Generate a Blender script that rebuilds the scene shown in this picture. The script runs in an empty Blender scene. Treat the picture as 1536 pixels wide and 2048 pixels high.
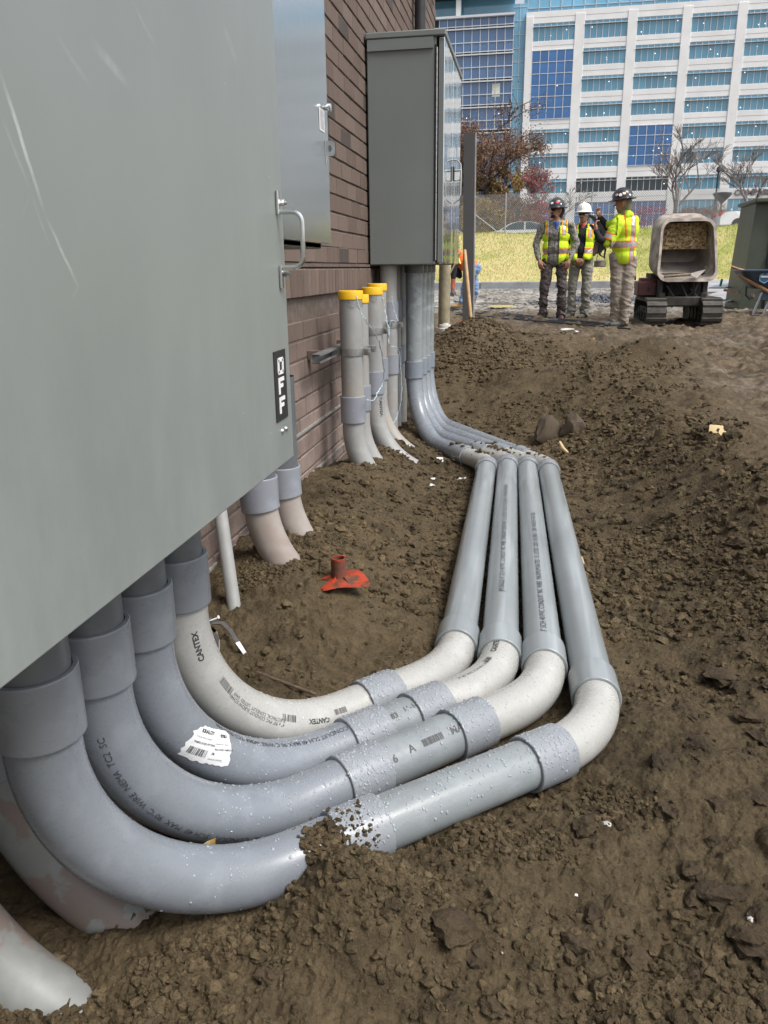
import bpy, math, random
import numpy as np
from mathutils import Vector, Matrix
random.seed(7); rng = np.random.default_rng(7)
scene = bpy.context.scene
COL = scene.collection
# ---------------------------------------------------------------- camera
FPX, TH, ROLL = 1570.0, math.radians(17.2), math.radians(-0.7)
YAW = math.radians(10.377104)
Fv = Vector((-math.sin(YAW)*math.cos(TH), math.cos(YAW)*math.cos(TH), -math.sin(TH)))
R0 = Vector((math.cos(YAW), math.sin(YAW), 0)); U0 = R0.cross(Fv)
Rv = R0*math.cos(ROLL)+U0*math.sin(ROLL); Uv = -R0*math.sin(ROLL)+U0*math.cos(ROLL)
cam_d = bpy.data.cameras.new('camera'); cam = bpy.data.objects.new('camera', cam_d); COL.objects.link(cam)
cam.matrix_world = Matrix(((Rv.x,Uv.x,-Fv.x,0),(Rv.y,Uv.y,-Fv.y,0),(Rv.z,Uv.z,-Fv.z,0),(0,0,0,1)))
cam_d.sensor_fit = 'VERTICAL'; cam_d.sensor_height = 36; cam_d.lens = FPX/2048*36
cam_d.clip_start = 0.05; cam_d.clip_end = 2000
scene.camera = cam
# ---------------------------------------------------------------- light
SUN_EL, SUN_AZ = math.radians(56), math.radians(115)     # azimuth from +Y towards +X
w = bpy.data.worlds.new('World'); scene.world = w; w.use_nodes = True
nt = w.node_tree; nt.nodes.clear()
sky = nt.nodes.new('ShaderNodeTexSky'); sky.sky_type = 'NISHITA'; sky.sun_disc = False
sky.sun_elevation = SUN_EL; sky.sun_rotation = SUN_AZ; sky.air_density = 1.0; sky.dust_density = 4.0; sky.ozone_density = 1.0
hs = nt.nodes.new('ShaderNodeHueSaturation'); hs.inputs['Saturation'].default_value = 0.42
bg = nt.nodes.new('ShaderNodeBackground'); bg.inputs['Strength'].default_value = 0.125
wo = nt.nodes.new('ShaderNodeOutputWorld')
nt.links.new(sky.outputs[0], hs.inputs['Color']); nt.links.new(hs.outputs[0], bg.inputs['Color']); nt.links.new(bg.outputs[0], wo.inputs[0])
sl = bpy.data.lights.new('sun', 'SUN'); sl.energy = 1.5; sl.angle = math.radians(22); sl.color = (1.0, 0.97, 0.93)
so = bpy.data.objects.new('sun', sl); COL.objects.link(so)
sd = Vector((math.cos(SUN_EL)*math.sin(SUN_AZ), math.cos(SUN_EL)*math.cos(SUN_AZ), math.sin(SUN_EL)))
so.rotation_euler = sd.to_track_quat('Z', 'Y').to_euler()
vs = scene.view_settings; vs.view_transform = 'Standard'; vs.look = 'None'; vs.gamma = 1; vs.use_curve_mapping = False
vs.exposure = 0.76
scene.render.engine = 'CYCLES'

# ---------------------------------------------------------------- helpers
def P(px, py, X=None, Y=None, Z=None):
    r = Fv + Rv*((px-768)/FPX) - Uv*((py-1024)/FPX)
    if X is not None: return r*(X/r.x)
    if Y is not None: return r*(Y/r.y)
    return r*(Z/r.z)
def A3(v): return np.array([v[0], v[1], v[2]], float)

def wmat(o):
    return (wmat(o.parent)@o.matrix_basis) if o.parent else o.matrix_basis.copy()

class MB:
    """collects verts / faces (with a material slot each) for ONE mesh"""
    def __init__(s): s.v=[]; s.f=[]; s.m=[]; s.n=0
    def add(s, v, f, mi=0):
        v = np.asarray(v, float).reshape(-1,3); b = s.n
        s.v.append(v); s.n += len(v)
        for q in f: s.f.append(tuple(int(i)+b for i in q)); s.m.append(mi)
        return s
    def box(s, c, sz, mi=0, rz=0, rx=0, ry=0, taper=None):
        hx,hy,hz = sz[0]/2, sz[1]/2, sz[2]/2
        v = np.array([(x,y,z) for z in (-hz,hz) for y in (-hy,hy) for x in (-hx,hx)], float)
        if taper: v[4:,0]*=taper; v[4:,1]*=taper
        M = np.array((Matrix.Rotation(rz,3,'Z')@Matrix.Rotation(ry,3,'Y')@Matrix.Rotation(rx,3,'X')))
        v = v@M.T + np.array(c, float)
        return s.add(v, [(0,2,3,1),(4,5,7,6),(0,1,5,4),(2,6,7,3),(0,4,6,2),(1,3,7,5)], mi)
    def bevbox(s, c, sz, b=0.003, mi=0, rz=0):
        """box with chamfered edges in all directions"""
        hx,hy,hz=[q/2 for q in sz]; bb=min(b,hx*.45,hy*.45,hz*.45)
        rings=[]
        for z,i in ((-hz,bb),(-hz+bb,0),(hz-bb,0),(hz,bb)):
            x,y=hx-i,hy-i; k=bb if i==0 else bb*0.6
            rings.append([(-x+k,-y,z),(x-k,-y,z),(x,-y+k,z),(x,y-k,z),(x-k,y,z),(-x+k,y,z),(-x,y-k,z),(-x,-y+k,z)])
        v=np.array(rings,float).reshape(-1,3)
        if rz:
            ca,sa=math.cos(rz),math.sin(rz); v=np.stack([v[:,0]*ca-v[:,1]*sa, v[:,0]*sa+v[:,1]*ca, v[:,2]],1)
        f=[tuple(range(7,-1,-1)), tuple(range(24,32))]
        for k in range(3):
            for i in range(8): j=(i+1)%8; f.append((k*8+i,k*8+j,k*8+8+j,k*8+8+i))
        return s.add(v+np.array(c,float), f, mi)
    def rings(s, R, mi=0, cap0=False, cap1=False, closed=True):
        R = [np.asarray(r,float) for r in R]; n=len(R[0]); f=[]
        v = np.concatenate(R)
        for k in range(len(R)-1):
            for i in range(n if closed else n-1):
                j=(i+1)%n; f.append((k*n+i, k*n+j, (k+1)*n+j, (k+1)*n+i))
        if cap0: f.append(tuple(range(n-1,-1,-1)))
        if cap1: f.append(tuple(range((len(R)-1)*n, len(R)*n)))
        return s.add(v, f, mi)
    def tube(s, pts, r, n=12, mi=0, cap=True):
        pts=[A3(p) for p in pts]; m=len(pts)
        rr = [r]*m if np.isscalar(r) else list(r)
        T=[]
        for i in range(m):
            a=pts[max(0,i-1)]; b=pts[min(m-1,i+1)]; d=b-a; T.append(d/(np.linalg.norm(d)+1e-12))
        u=np.cross(T[0],(0,0,1.0)); 
        if np.linalg.norm(u)<1e-3: u=np.cross(T[0],(1.0,0,0))
        u/=np.linalg.norm(u); R=[]
        an=np.linspace(0,2*math.pi,n,endpoint=False)
        for i in range(m):
            u=u-T[i]*np.dot(u,T[i]); u/=np.linalg.norm(u)+1e-12; w_=np.cross(T[i],u)
            R.append(pts[i]+rr[i]*(np.outer(np.cos(an),u)+np.outer(np.sin(an),w_)))
        return s.rings(R, mi, cap, cap)
    def cyl(s, a, b, r, n=16, mi=0, r2=None):
        return s.tube([a,b],[r, r if r2 is None else r2],n,mi)
    def lathe(s, prof, c=(0,0,0), n=24, mi=0, cap0=False, cap1=False):
        an=np.linspace(0,2*math.pi,n,endpoint=False)
        return s.rings([np.stack([c[0]+r*np.cos(an), c[1]+r*np.sin(an), np.full(n,c[2]+z)],1) for r,z in prof], mi, cap0, cap1)
    def ell(s, c, r, nu=12, nv=8, mi=0, rz=0, rx=0, ry=0):
        R=[]; an=np.linspace(0,2*math.pi,nu,endpoint=False)
        M=np.array((Matrix.Rotation(rz,3,'Z')@Matrix.Rotation(ry,3,'Y')@Matrix.Rotation(rx,3,'X')))
        for k in range(nv+1):
            t=-math.pi/2+math.pi*k/nv; q=max(math.cos(t),1e-3)
            v=np.stack([r[0]*q*np.cos(an), r[1]*q*np.sin(an), np.full(nu, r[2]*math.sin(t))],1)
            R.append(v@M.T+np.array(c,float))
        return s.rings(R, mi, True, True)
    def prism(s, poly, ext, mi=0):
        """poly: 3D loop; ext: 3D extrusion vector"""
        p=np.array([A3(q) for q in poly]); e=A3(ext); n=len(p)
        f=[tuple(range(n-1,-1,-1)), tuple(range(n,2*n))]+[(i,(i+1)%n,n+(i+1)%n,n+i) for i in range(n)]
        return s.add(np.concatenate([p,p+e]), f, mi)
    def mesh(s, name, mats, smooth=35):
        me=bpy.data.meshes.new(name); v=np.concatenate(s.v) if s.v else np.zeros((0,3))
        me.from_pydata(v.tolist(), [], s.f)
        for m_ in (mats if isinstance(mats,(list,tuple)) else [mats]): me.materials.append(m_)
        if any(s.m): me.polygons.foreach_set('material_index', s.m)
        if smooth:
            me.polygons.foreach_set('use_smooth',[True]*len(me.polygons))
            me.set_sharp_from_angle(angle=math.radians(smooth))
        me.update(); return me
    def obj(s, name, mats, parent=None, smooth=35, local=False, **pr):
        me=s.mesh(name,mats,smooth); o=bpy.data.objects.new(name,me); COL.objects.link(o)
        if parent is not None:
            o.parent=parent
            if not local:
                me.transform(wmat(parent).inverted())
        elif not local and len(me.vertices):
            co=np.empty(len(me.vertices)*3); me.vertices.foreach_get('co',co); co=co.reshape(-1,3)
            b=Vector(((co[:,0].min()+co[:,0].max())/2,(co[:,1].min()+co[:,1].max())/2,co[:,2].min()))
            me.transform(Matrix.Translation(-b)); o.location=b
        for k,v_ in pr.items(): o[k]=v_
        return o
def thing(name, label, cat, loc=(0,0,0), rz=0, group=None):
    o=bpy.data.objects.new(name,None); COL.objects.link(o); o.location=loc; o.rotation_euler=(0,0,rz); o.empty_display_size=.1
    o['label']=label; o['category']=cat
    if group: o['group']=group
    return o
def dup(root, loc, rz=None, label=None, scale=None):
    def cp(o,par):
        c=o.copy(); COL.objects.link(c)
        if par is not None: c.parent=par
        for ch in list(o.children): cp(ch,c)
        return c
    r=cp(root,None); r.location=loc
    if rz is not None: r.rotation_euler=(0,0,rz)
    if scale: r.scale=scale
    if label: r['label']=label
    return r

def fastmesh(name,V,T,mat,smooth=True,angle=None):
    V=np.ascontiguousarray(V,dtype=np.float32); T=np.ascontiguousarray(T,dtype=np.int32); k=T.shape[1]
    me=bpy.data.meshes.new(name); me.vertices.add(len(V)); me.vertices.foreach_set('co',V.ravel())
    me.loops.add(T.size); me.loops.foreach_set('vertex_index',T.ravel()); me.polygons.add(len(T))
    me.polygons.foreach_set('loop_start',np.arange(0,T.size,k,dtype=np.int32)); me.polygons.foreach_set('use_smooth',np.full(len(T),smooth)); me.update(calc_edges=True)
    me.materials.append(mat); o=bpy.data.objects.new(name,me); COL.objects.link(o); return o
# numpy noise ------------------------------------------------------
def _h(ix,iy,seed):
    h=(ix.astype(np.int64)*374761393+iy.astype(np.int64)*668265263+seed*1442695041)&0xffffffff
    h=((h^(h>>13))*1274126177)&0xffffffff; h=(h^(h>>16))&0xffffffff
    h=(h*2246822519)&0xffffffff; h^=(h>>15)
    return (h&0xffffff)/float(0x1000000)
def vnoise(x,y,seed=0):
    ix=np.floor(x); iy=np.floor(y); fx=x-ix; fy=y-iy
    fx=fx*fx*fx*(fx*(fx*6-15)+10); fy=fy*fy*fy*(fy*(fy*6-15)+10)
    a=_h(ix,iy,seed); b=_h(ix+1,iy,seed); c=_h(ix,iy+1,seed); d=_h(ix+1,iy+1,seed)
    return (a*(1-fx)+b*fx)*(1-fy)+(c*(1-fx)+d*fx)*fy-.5
def fbm(x,y,o=4,seed=0,g=.5):
    t=0; a=1; 
    for k in range(o):
        ca,sa=math.cos(k*1.1),math.sin(k*1.1)
        t=t+a*vnoise((x*ca-y*sa)*2**k+17.3*k,(x*sa+y*ca)*2**k-9.1*k,seed+k); a*=g
    return t
def clods(x,y,s,p,seed,rmin=.22,rmax=.55):
    """heap-of-lumps height (unit: cell size) from random spheres in cells"""
    X=x/s; Y=y/s; ix=np.floor(X); iy=np.floor(Y); best=np.zeros_like(X)
    for dx in (-1,0,1):
        for dy in (-1,0,1):
            cx=ix+dx; cy=iy+dy
            px=cx+_h(cx,cy,seed); py=cy+_h(cx,cy,seed+1); r=rmin+(rmax-rmin)*_h(cx,cy,seed+2)**2
            on=_h(cx,cy,seed+3)<p; asp=.7+.6*_h(cx,cy,seed+4)
            an=_h(cx,cy,seed+5)*3.14; ca=np.cos(an); sa=np.sin(an)
            ux=((X-px)*ca+(Y-py)*sa)/asp; uy=(-(X-px)*sa+(Y-py)*ca)*asp
            d2=(ux*ux+uy*uy)/(r*r)
            hgt=np.where(on & (d2<1), r*np.sqrt(np.clip(1-d2,0,1))*(.75+.35*np.clip(ux/r,-1,1)*(asp-.8)), 0)
            best=np.maximum(best,hgt)
    return best*s
def sstep(a,b,x):
    t=np.clip((x-a)/(b-a),0,1); return t*t*(3-2*t)
def gauss(x,y,cx,cy,sx,sy,rot=0):
    dx=x-cx; dy=y-cy; c=math.cos(rot); s_=math.sin(rot)
    return np.exp(-(((dx*c+dy*s_)/sx)**2+((-dx*s_+dy*c)/sy)**2)/2)

# materials ---------------------------------------------------------
class NG:
    def __init__(s,name):
        s.mat=bpy.data.materials.new(name); s.mat.use_nodes=True; s.nt=s.mat.node_tree; s.nt.nodes.clear()
        s.out=s.n('ShaderNodeOutputMaterial'); s.bs=s.n('ShaderNodeBsdfPrincipled'); s.l(s.bs.outputs[0],s.out.inputs[0])
        s.tc=None
    def n(s,t,**k):
        q=s.nt.nodes.new(t)
        for a,b in k.items(): setattr(q,a,b)
        return q
    def l(s,a,b): s.nt.links.new(a,b)
    def set(s,node,**k):
        for a,b in k.items():
            i=node.inputs[a]
            if hasattr(b,'links'): s.l(b,i)
            else: i.default_value=b
    def co(s):
        if s.tc is None: s.tc=s.n('ShaderNodeTexCoord')
        return s.tc.outputs['Object']
    def geo(s,o): return s.n('ShaderNodeNewGeometry').outputs[o]
    def mp(s,scale=(1,1,1),rot=(0,0,0),vec=None):
        m=s.n('ShaderNodeMapping'); m.inputs['Scale'].default_value=scale; m.inputs['Rotation'].default_value=rot
        s.l(vec if vec is not None else s.co(), m.inputs[0]); return m.outputs[0]
    def noise(s,sc,det=3,rough=.55,vec=None,dist=0):
        q=s.n('ShaderNodeTexNoise'); q.inputs['Scale'].default_value=sc; q.inputs['Detail'].default_value=det
        q.inputs['Roughness'].default_value=rough; q.inputs['Distortion'].default_value=dist
        s.l(vec if vec is not None else s.co(), q.inputs['Vector']); return q.outputs[0]
    def voro(s,sc,vec=None,feature='F1',out='Distance',rand=1):
        q=s.n('ShaderNodeTexVoronoi',feature=feature); q.inputs['Scale'].default_value=sc; q.inputs['Randomness'].default_value=rand
        s.l(vec if vec is not None else s.co(), q.inputs['Vector']); return q.outputs[out]
    def ramp(s,fac,a,b,lo=0.,hi=1.,inter='LINEAR'):
        q=s.n('ShaderNodeMapRange',interpolation_type='SMOOTHSTEP' if inter!='LINEAR' else 'LINEAR'); s.l(fac,q.inputs['Value'])
        for k,v in zip(('From Min','From Max','To Min','To Max'),(a,b,lo,hi)): q.inputs[k].default_value=v
        return q.outputs[0]
    def math(s,op,a,b=None,c=None,clamp=False):
        q=s.n('ShaderNodeMath',operation=op,use_clamp=clamp)
        for i,v in enumerate((a,b,c)):
            if v is None: continue
            if hasattr(v,'links'): s.l(v,q.inputs[i])
            else: q.inputs[i].default_value=v
        return q.outputs[0]
    def mix(s,fac,a,b):
        q=s.n('ShaderNodeMix',data_type='RGBA')
        for i,v in ((0,fac),(6,a),(7,b)):
            if hasattr(v,'links'): s.l(v,q.inputs[i])
            else: q.inputs[i].default_value=v if i==0 else (*v,1) if len(v)==3 else v
        return q.outputs[2]
    def sep(s,vec=None):
        q=s.n('ShaderNodeSeparateXYZ'); s.l(vec if vec is not None else s.co(),q.inputs[0]); return q.outputs
    def bump(s,h,strength=.5,dist=.01,normal=None):
        q=s.n('ShaderNodeBump'); q.inputs['Strength'].default_value=strength; q.inputs['Distance'].default_value=dist
        s.l(h,q.inputs['Height']); 
        if normal is not None: s.l(normal,q.inputs['Normal'])
        return q.outputs[0]
    def fin(s,col=None,rough=None,metal=None,normal=None,**k):
        for nm,v in (('Base Color',col),('Roughness',rough),('Metallic',metal),('Normal',normal)):
            if v is None: continue
            i=s.bs.inputs[nm]
            if hasattr(v,'links'): s.l(v,i)
            else: i.default_value=(*v,1) if nm=='Base Color' and len(v)==3 else v
        for nm,v in k.items():
            i=s.bs.inputs[nm.replace('_',' ')]
            if hasattr(v,'links'): s.l(v,i)
            else: i.default_value=v
        return s.mat
def simple(name,col,rough=.6,metal=0,var=.25,sc=8,bump=0,**k):
    g=NG(name); n=g.noise(sc,4)
    c=g.mix(g.ramp(n,.3,.7), tuple(q*(1-var) for q in col), tuple(min(1,q*(1+var)) for q in col))
    nm=g.bump(g.noise(sc*12,3),bump,.004) if bump else None
    return g.fin(c,rough,metal,nm,**k)

def pvc(name,col,dirt=.25,wet=0.,rough=.33,stain=None,scr=.3,ax=(1,1,1),spk=.3,thr=(.50,.68)):
    g=NG(name)
    big=g.noise(2.2,3); fine=g.noise(24,3,.6,vec=g.mp(ax))
    c=g.mix(g.ramp(big,.3,.7), tuple(q*.88 for q in col), tuple(q*1.1 for q in col))
    # rub marks / light scratches
    sc_=g.noise(16,6 if ax==(1,1,1) else 2.5,.6,vec=g.mp(ax),dist=.2)
    c=g.mix(g.ramp(sc_,.50,.72,0,scr), c, tuple(min(1,q*1.45+.04) for q in col))
    c=g.mix(g.ramp(g.noise(11,5 if ax==(1,1,1) else 2,.6,vec=g.mp(ax)),.55,.75,0,scr*.6), c, tuple(q*.72 for q in col))
    if stain:
        c=g.mix(g.ramp(g.noise(3.6,5,.6,dist=.6,vec=g.geo('Position')),thr[0],thr[1],0,.85), c, stain)
    # soil specks and smears
    d=g.math('MULTIPLY', g.ramp(g.noise(7,3),.50,.70), g.ramp(g.noise(110,4,.7),.66-.05*dirt,.69), clamp=True)
    d=g.math('MULTIPLY', d, spk, clamp=True)
    sm=g.ramp(g.noise(4.5,6,.7,dist=.8),.60,.80,0,dirt)
    c=g.mix(sm, c, (.26,.22,.16)); c=g.mix(d, c, (.055,.04,.025))
    rg=g.ramp(fine,.3,.7,rough-.03,rough+.06); rg=g.math('ADD',rg,g.math('MULTIPLY',d,.5))
    nm=g.bump(g.noise(12,2),.03,.003)
    if wet>0:
        hs_=[]
        for s_,th in ((75,.34),(150,.32),(42,.26)):
            v=g.voro(s_); hs_.append(g.ramp(v,th,.12,0,1,'S'))
        mk=g.ramp(g.noise(14,2),.40,.52)
        h=g.math('MAXIMUM',g.math('MULTIPLY',hs_[0],mk),g.math('MULTIPLY',hs_[1],.5))
        h=g.math('MAXIMUM',h,g.math('MULTIPLY',hs_[2],g.ramp(g.noise(6,2),.5,.6)))
        nz=g.sep(g.geo('Normal'))[2]
        h=g.math('MULTIPLY',h,g.ramp(nz,-.5,.3))
        nm=g.bump(h,min(1,.45*wet+.05),.0016,nm)
        rg=g.math('MULTIPLY',rg,g.ramp(h,.05,.3,1,.3))
        pass
    return g.fin(c,rg,0,nm,Specular_IOR_Level=.5)
# ================================================================= SETTING
def soil_material(name,a,b,c_,flat=False):
    g=NG(name); g.co=lambda pv=g.geo('Position'): pv
    n1=g.noise(1.3,5,.6); n2=g.noise(26,6,.7); n3=g.noise(160,4,.75); n4=g.noise(5,4,.6)
    c=g.mix(g.ramp(n1,.35,.65),a,b); c=g.mix(g.ramp(n2,.38,.66,0,.75),c,c_)
    c=g.mix(g.ramp(n4,.52,.70,0,.55),c,tuple(q*.5 for q in a))
    c=g.mix(g.ramp(n3,.60,.74,0,.65),c,tuple(q*1.55 for q in c_))
    sp=g.ramp(g.voro(150),.085,.05); c=g.mix(g.math('MULTIPLY',sp,g.ramp(g.noise(33,1),.55,.6)),c,(.45,.36,.22))
    yy=g.sep(g.geo('Position'))[1]; xx=g.sep(g.geo('Position'))[0]
    # trodden lighter, drier soil on the level ground
    f=g.ramp(g.math('ADD',yy,g.math('MULTIPLY',g.noise(.5,3),3)),8.6,11.5)
    xr=g.ramp(g.math('ADD',xx,g.math('MULTIPLY',g.noise(.9,3),.8)),1.45,2.0)
    f=g.math('MAXIMUM',f,g.math('MULTIPLY',xr,g.ramp(yy,2.6,4.0)))
    c=g.mix(g.math('MULTIPLY',f,.8),c,g.mix(g.ramp(g.noise(6,7,.8,dist=.4),.44,.60),(.075,.053,.031),g.mix(g.ramp(g.noise(1.7,5,.7),.4,.6),(.165,.125,.080),(.250,.195,.132))))
    # wet slurry and concrete wash towards the road
    g2=g.ramp(g.math('ADD',yy,g.math('MULTIPLY',g.noise(.6,4,.6),5)),16.5,19)
    c=g.mix(g2,c,g.mix(g.ramp(g.noise(1.6,7,.72,dist=1.2),.42,.6),(.10,.085,.065),(.42,.40,.36)))
    puddle=g.math('MULTIPLY',g.ramp(g.noise(1.1,4,.6),.52,.58),f)
    rg=g.ramp(n2,.3,.7,.78,.98); rg=g.math('SUBTRACT',rg,g.math('MULTIPLY',puddle,.38))
    nm=g.bump(n3,.9,.007); nm=g.bump(n2,.8,.016,nm); nm=g.bump(g.voro(85),.5,.008,nm)
    return g.fin(c,rg,0,nm,Specular_IOR_Level=.3)
M_soil=soil_material('soil',(.052,.0370,.0180),(.093,.067,.035),(.140,.105,.059))
def crumb_mat():
    m=M_soil.copy(); m.name='soil_crumb'; n_=m.node_tree; bs=[q for q in n_.nodes if q.type=='BSDF_PRINCIPLED'][0]; src=bs.inputs['Base Color'].links[0].from_socket
    ge=n_.nodes.new('ShaderNodeNewGeometry'); mr=n_.nodes.new('ShaderNodeMapRange'); mr.inputs['To Min'].default_value=.72; mr.inputs['To Max'].default_value=1.5; n_.links.new(ge.outputs['Random Per Island'],mr.inputs['Value'])
    mx=n_.nodes.new('ShaderNodeVectorMath'); mx.operation='SCALE'; n_.links.new(src,mx.inputs[0]); n_.links.new(mr.outputs[0],mx.inputs['Scale']); n_.links.new(mx.outputs[0],bs.inputs['Base Color']); return m
M_crumb=crumb_mat()

def lerpk(y,ks): return np.interp(y,[k[0] for k in ks],[k[1] for k in ks])
def macro(x,y):
    x=np.asarray(x,float); y=np.asarray(y,float)
    wob=fbm(x*.9,y*.9,3,11)*.22
    bed=lerpk(y,[(0,-1.16),(.9,-1.14),(1.3,-1.135),(2,-1.145),(3,-1.155),(4.5,-1.175),(5.6,-1.185),(6.3,-1.12),(7,-1.0)])
    flat=-.82+.02*sstep(8,14,y)
    xc=lerpk(y,[(0,2.3),(1.2,1.9),(2,1.5),(3,1.12),(3.6,1.0),(5,1.08),(6.2,1.25),(7,1.35),(8,1.3)])+wob
    t=np.clip((x-.27)/(xc-.27),0,1); rise=(t**1.25)*(1-.0*t)
    rise=sstep(0,1,rise)*.6+rise*.4
    h=bed+(flat-bed)*rise
    # far end of the dig
    dl=(x-.14)*.85+(y-4.7)*.52; e=np.maximum(sstep(6.2,7.9,y),sstep(.12,1.45,dl+wob*.5)*sstep(-1.0,-.3,x)); h=h*(1-e)+flat*e
    # ground left against the wall
    wl=lerpk(y,[(0,-1.13),(1,-1.1),(1.8,-1.07),(2.5,-1.02),(3.3,-1.03),(4.2,-1.08),(5,-1.13),(6,-1.1),(8,-.9)])
    k=sstep(-.42,-.86,x+fbm(x*1.7,y*1.7,2,5)*.12); h=h+(np.maximum(wl,h)-h)*k
    h=h+.07*gauss(x,y,-.90,3.62,.20,.33)+.05*gauss(x,y,-.66,4.0,.12,.2)
    h=h+.10*gauss(x,y,-.86,4.70,.13,.36)+.07*gauss(x,y,-.70,2.35,.26,.36)+.05*gauss(x,y,-.62,2.95,.22,.3)
    h=h+.03*gauss(x,y,-.50,1.75,.14,.2)
    # heap against the first coupling of the outer conduit
    h=h+.118*gauss(x,y,-.275,1.122,.080,.075,.6)+.035*gauss(x,y,-.15,1.10,.16,.09,.6)
    h=h+.035*gauss(x,y,.14,1.35,.22,.09,.75)+.03*gauss(x,y,.36,1.75,.10,.2)
    # spoil heap and ridge beyond the dig
    h=h+.27*gauss(x,y,-.56,8.3,.27,.36)+.05*gauss(x,y,-.85,7.7,.35,.5)+.06*gauss(x,y,-.2,8.0,.3,.35)
    h=h+.20*gauss(x,y,.35,7.9,.5,.20,-.15)+.25*gauss(x,y,1.08,7.25,.28,.15,-.2)+.07*gauss(x,y,.55,6.6,.25,.2)
    h=h-.05*gauss(x,y,.9,7.9,.5,.2)+.06*gauss(x,y,.75,4.6,.22,.3)
    return h
def H(x,y,detail=True):
    x=np.asarray(x,float); y=np.asarray(y,float)
    h=macro(x,y)
    far=sstep(7.0,10.5,y); lev=np.maximum(far, sstep(1.05,1.7,x-lerpk(y,[(0,1.3),(2,.6),(3.6,0),(6,.15)]))*sstep(2.2,3.6,y))
    rough=1-.72*lev
    h=h+fbm(x*2.2,y*2.2,3,21)*.055*rough+fbm(x*9,y*9,3,31)*.018*rough
    if detail:
        dens=np.clip(.45+1.5*fbm(x*1.6,y*1.6,3,41),.12,1)*rough*lerpk(y,[(.5,.5),(1.1,.6),(1.6,1)])
        rt=sstep(.2,.8,x)*(1-.5*lev)
        h=h+clods(x,y,.15,.26,50)*(.30+.5*rt)*dens
        h=h+clods(x,y,.075,.42,60)*.62*dens
        h=h+clods(x+fbm(x*30,y*30,2,4)*.01,y,.036,.62,70)*.85*dens
        h=h+clods(x,y,.018,.8,80)*.95*(.5+.5*dens)*rough
        nr=(y<4.5)
        hh=np.zeros_like(h); 
        if nr.any(): hh[nr]=clods(x[nr],y[nr],.009,.85,90)[...]*1.0
        h=h+hh+fbm(x*20,y*20,3,37)*.011*rough+fbm(x*55,y*55,2,33)*.006*rough
        # ruts and crusts on the level ground
        h=h+lev*(fbm(x*3.1,y*1.6,4,61)*.07+np.abs(fbm(x*7,y*4,3,62))*.05+np.maximum(0,fbm(x*13,y*9,3,63)-.05)*.07+fbm(x*28,y*20,2,64)*.012)
    return h
def ground_mesh():
    # graded grid: finer close to where the dig is, coarser with distance
    ys=[.30]
    while ys[-1]<31.0: ys.append(ys[-1]+.0034*(ys[-1]+.15)*(1 if ys[-1]<9 else 2.2)+.0007)
    ys=np.array(ys); t=np.concatenate([np.linspace(-1.25,-.62,60,endpoint=False),np.linspace(-.62,.62,560),np.linspace(.62,1.5,50)[1:]])
    X=(ys[:,None]+.28)*t[None,:]; Y=np.repeat(ys[:,None],len(t),1)
    X=np.where((X<-1.3)&(Y<8.9),-1.3-(-1.3-X)*.02,X)
    Z=H(X.ravel(),Y.ravel()).reshape(X.shape)
    Z=Z-.02*sstep(24,29,Y)
    nr,nc=X.shape; v=np.stack([X,Y,Z],-1).reshape(-1,3)
    i=np.arange(nr*nc).reshape(nr,nc); q=np.stack([i[:-1,:-1],i[:-1,1:],i[1:,1:],i[1:,:-1]],-1).reshape(-1,4)
    me=bpy.data.meshes.new('ground'); me.vertices.add(len(v)); me.vertices.foreach_set('co',v.ravel())
    me.loops.add(len(q)*4); me.loops.foreach_set('vertex_index',q.ravel().astype(np.int32))
    me.polygons.add(len(q)); me.polygons.foreach_set('loop_start',np.arange(0,len(q)*4,4,dtype=np.int32))
    me.polygons.foreach_set('use_smooth',np.ones(len(q),bool)); me.update(); me.validate()
    me.materials.append(M_soil); o=bpy.data.objects.new('ground',me); COL.objects.link(o); o['kind']='structure'
    print('ground',len(v))
ground_mesh()
def hz(x,y): return float(H(np.array([x]),np.array([y]),False)[0])
def hzd(x,y): return float(H(np.array([x]),np.array([y]),True)[0])

# outlying ground sheet reaching the horizon, below everything
g=NG('far_earth'); M_earth=g.fin(g.mix(g.ramp(g.noise(.2,5),.4,.6),(.09,.07,.045),(.13,.11,.07)),.95)
MB().add([(-900,-300,-1.5),(900,-300,-1.5),(900,1500,-1.5),(-900,1500,-1.5)],[(0,1,2,3)]).obj('terrain',M_earth,kind='structure')
m=MB()   # level earth right of the dig and behind the camera
m.add([(-30,-20,-1.19),(30,-20,-1.19),(30,.45,-1.19),(-30,.45,-1.19)],[(0,1,2,3)])
m.obj('earth_apron',M_earth,kind='structure')

# road, kerb, bank, car park ----------------------------------------
g=NG('asphalt'); n=g.noise(.6,6,.7,dist=.6); c=g.mix(g.ramp(n,.38,.62),(.10,.10,.105),(.30,.295,.28)); c=g.mix(g.ramp(g.noise(30,4),.5,.7,0,.5),c,(.05,.05,.05))
M_asph=g.fin(c,g.ramp(n,.3,.7,.35,.8),0,g.bump(g.noise(60,3),.3,.01))
MB().box((0,29.2,-.87),(120,9.6,.1)).obj('road',M_asph,kind='structure')
MB().add([(-80,41.5,-2.35),(80,41.5,4.05),(80,105,4.05),(-80,105,-2.35)],[(0,1,2,3)]).obj('car_park',M_asph,kind='structure')
M_conc=simple('kerb_concrete',(.27,.275,.28),.8,var=.2,sc=3)
kb=MB()
for i in range(40):
    x=-60+i*3.05; kb.bevbox((x+1.52,33.75,-.75),(3.03,.32,.40),.03)
kb.obj('kerb',M_conc,kind='structure')
g=NG('bank_grass'); 
n1=g.noise(.35,4,.6); n2=g.noise(4,7,.75,dist=1.5); n3=g.noise(18,5,.7)
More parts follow.
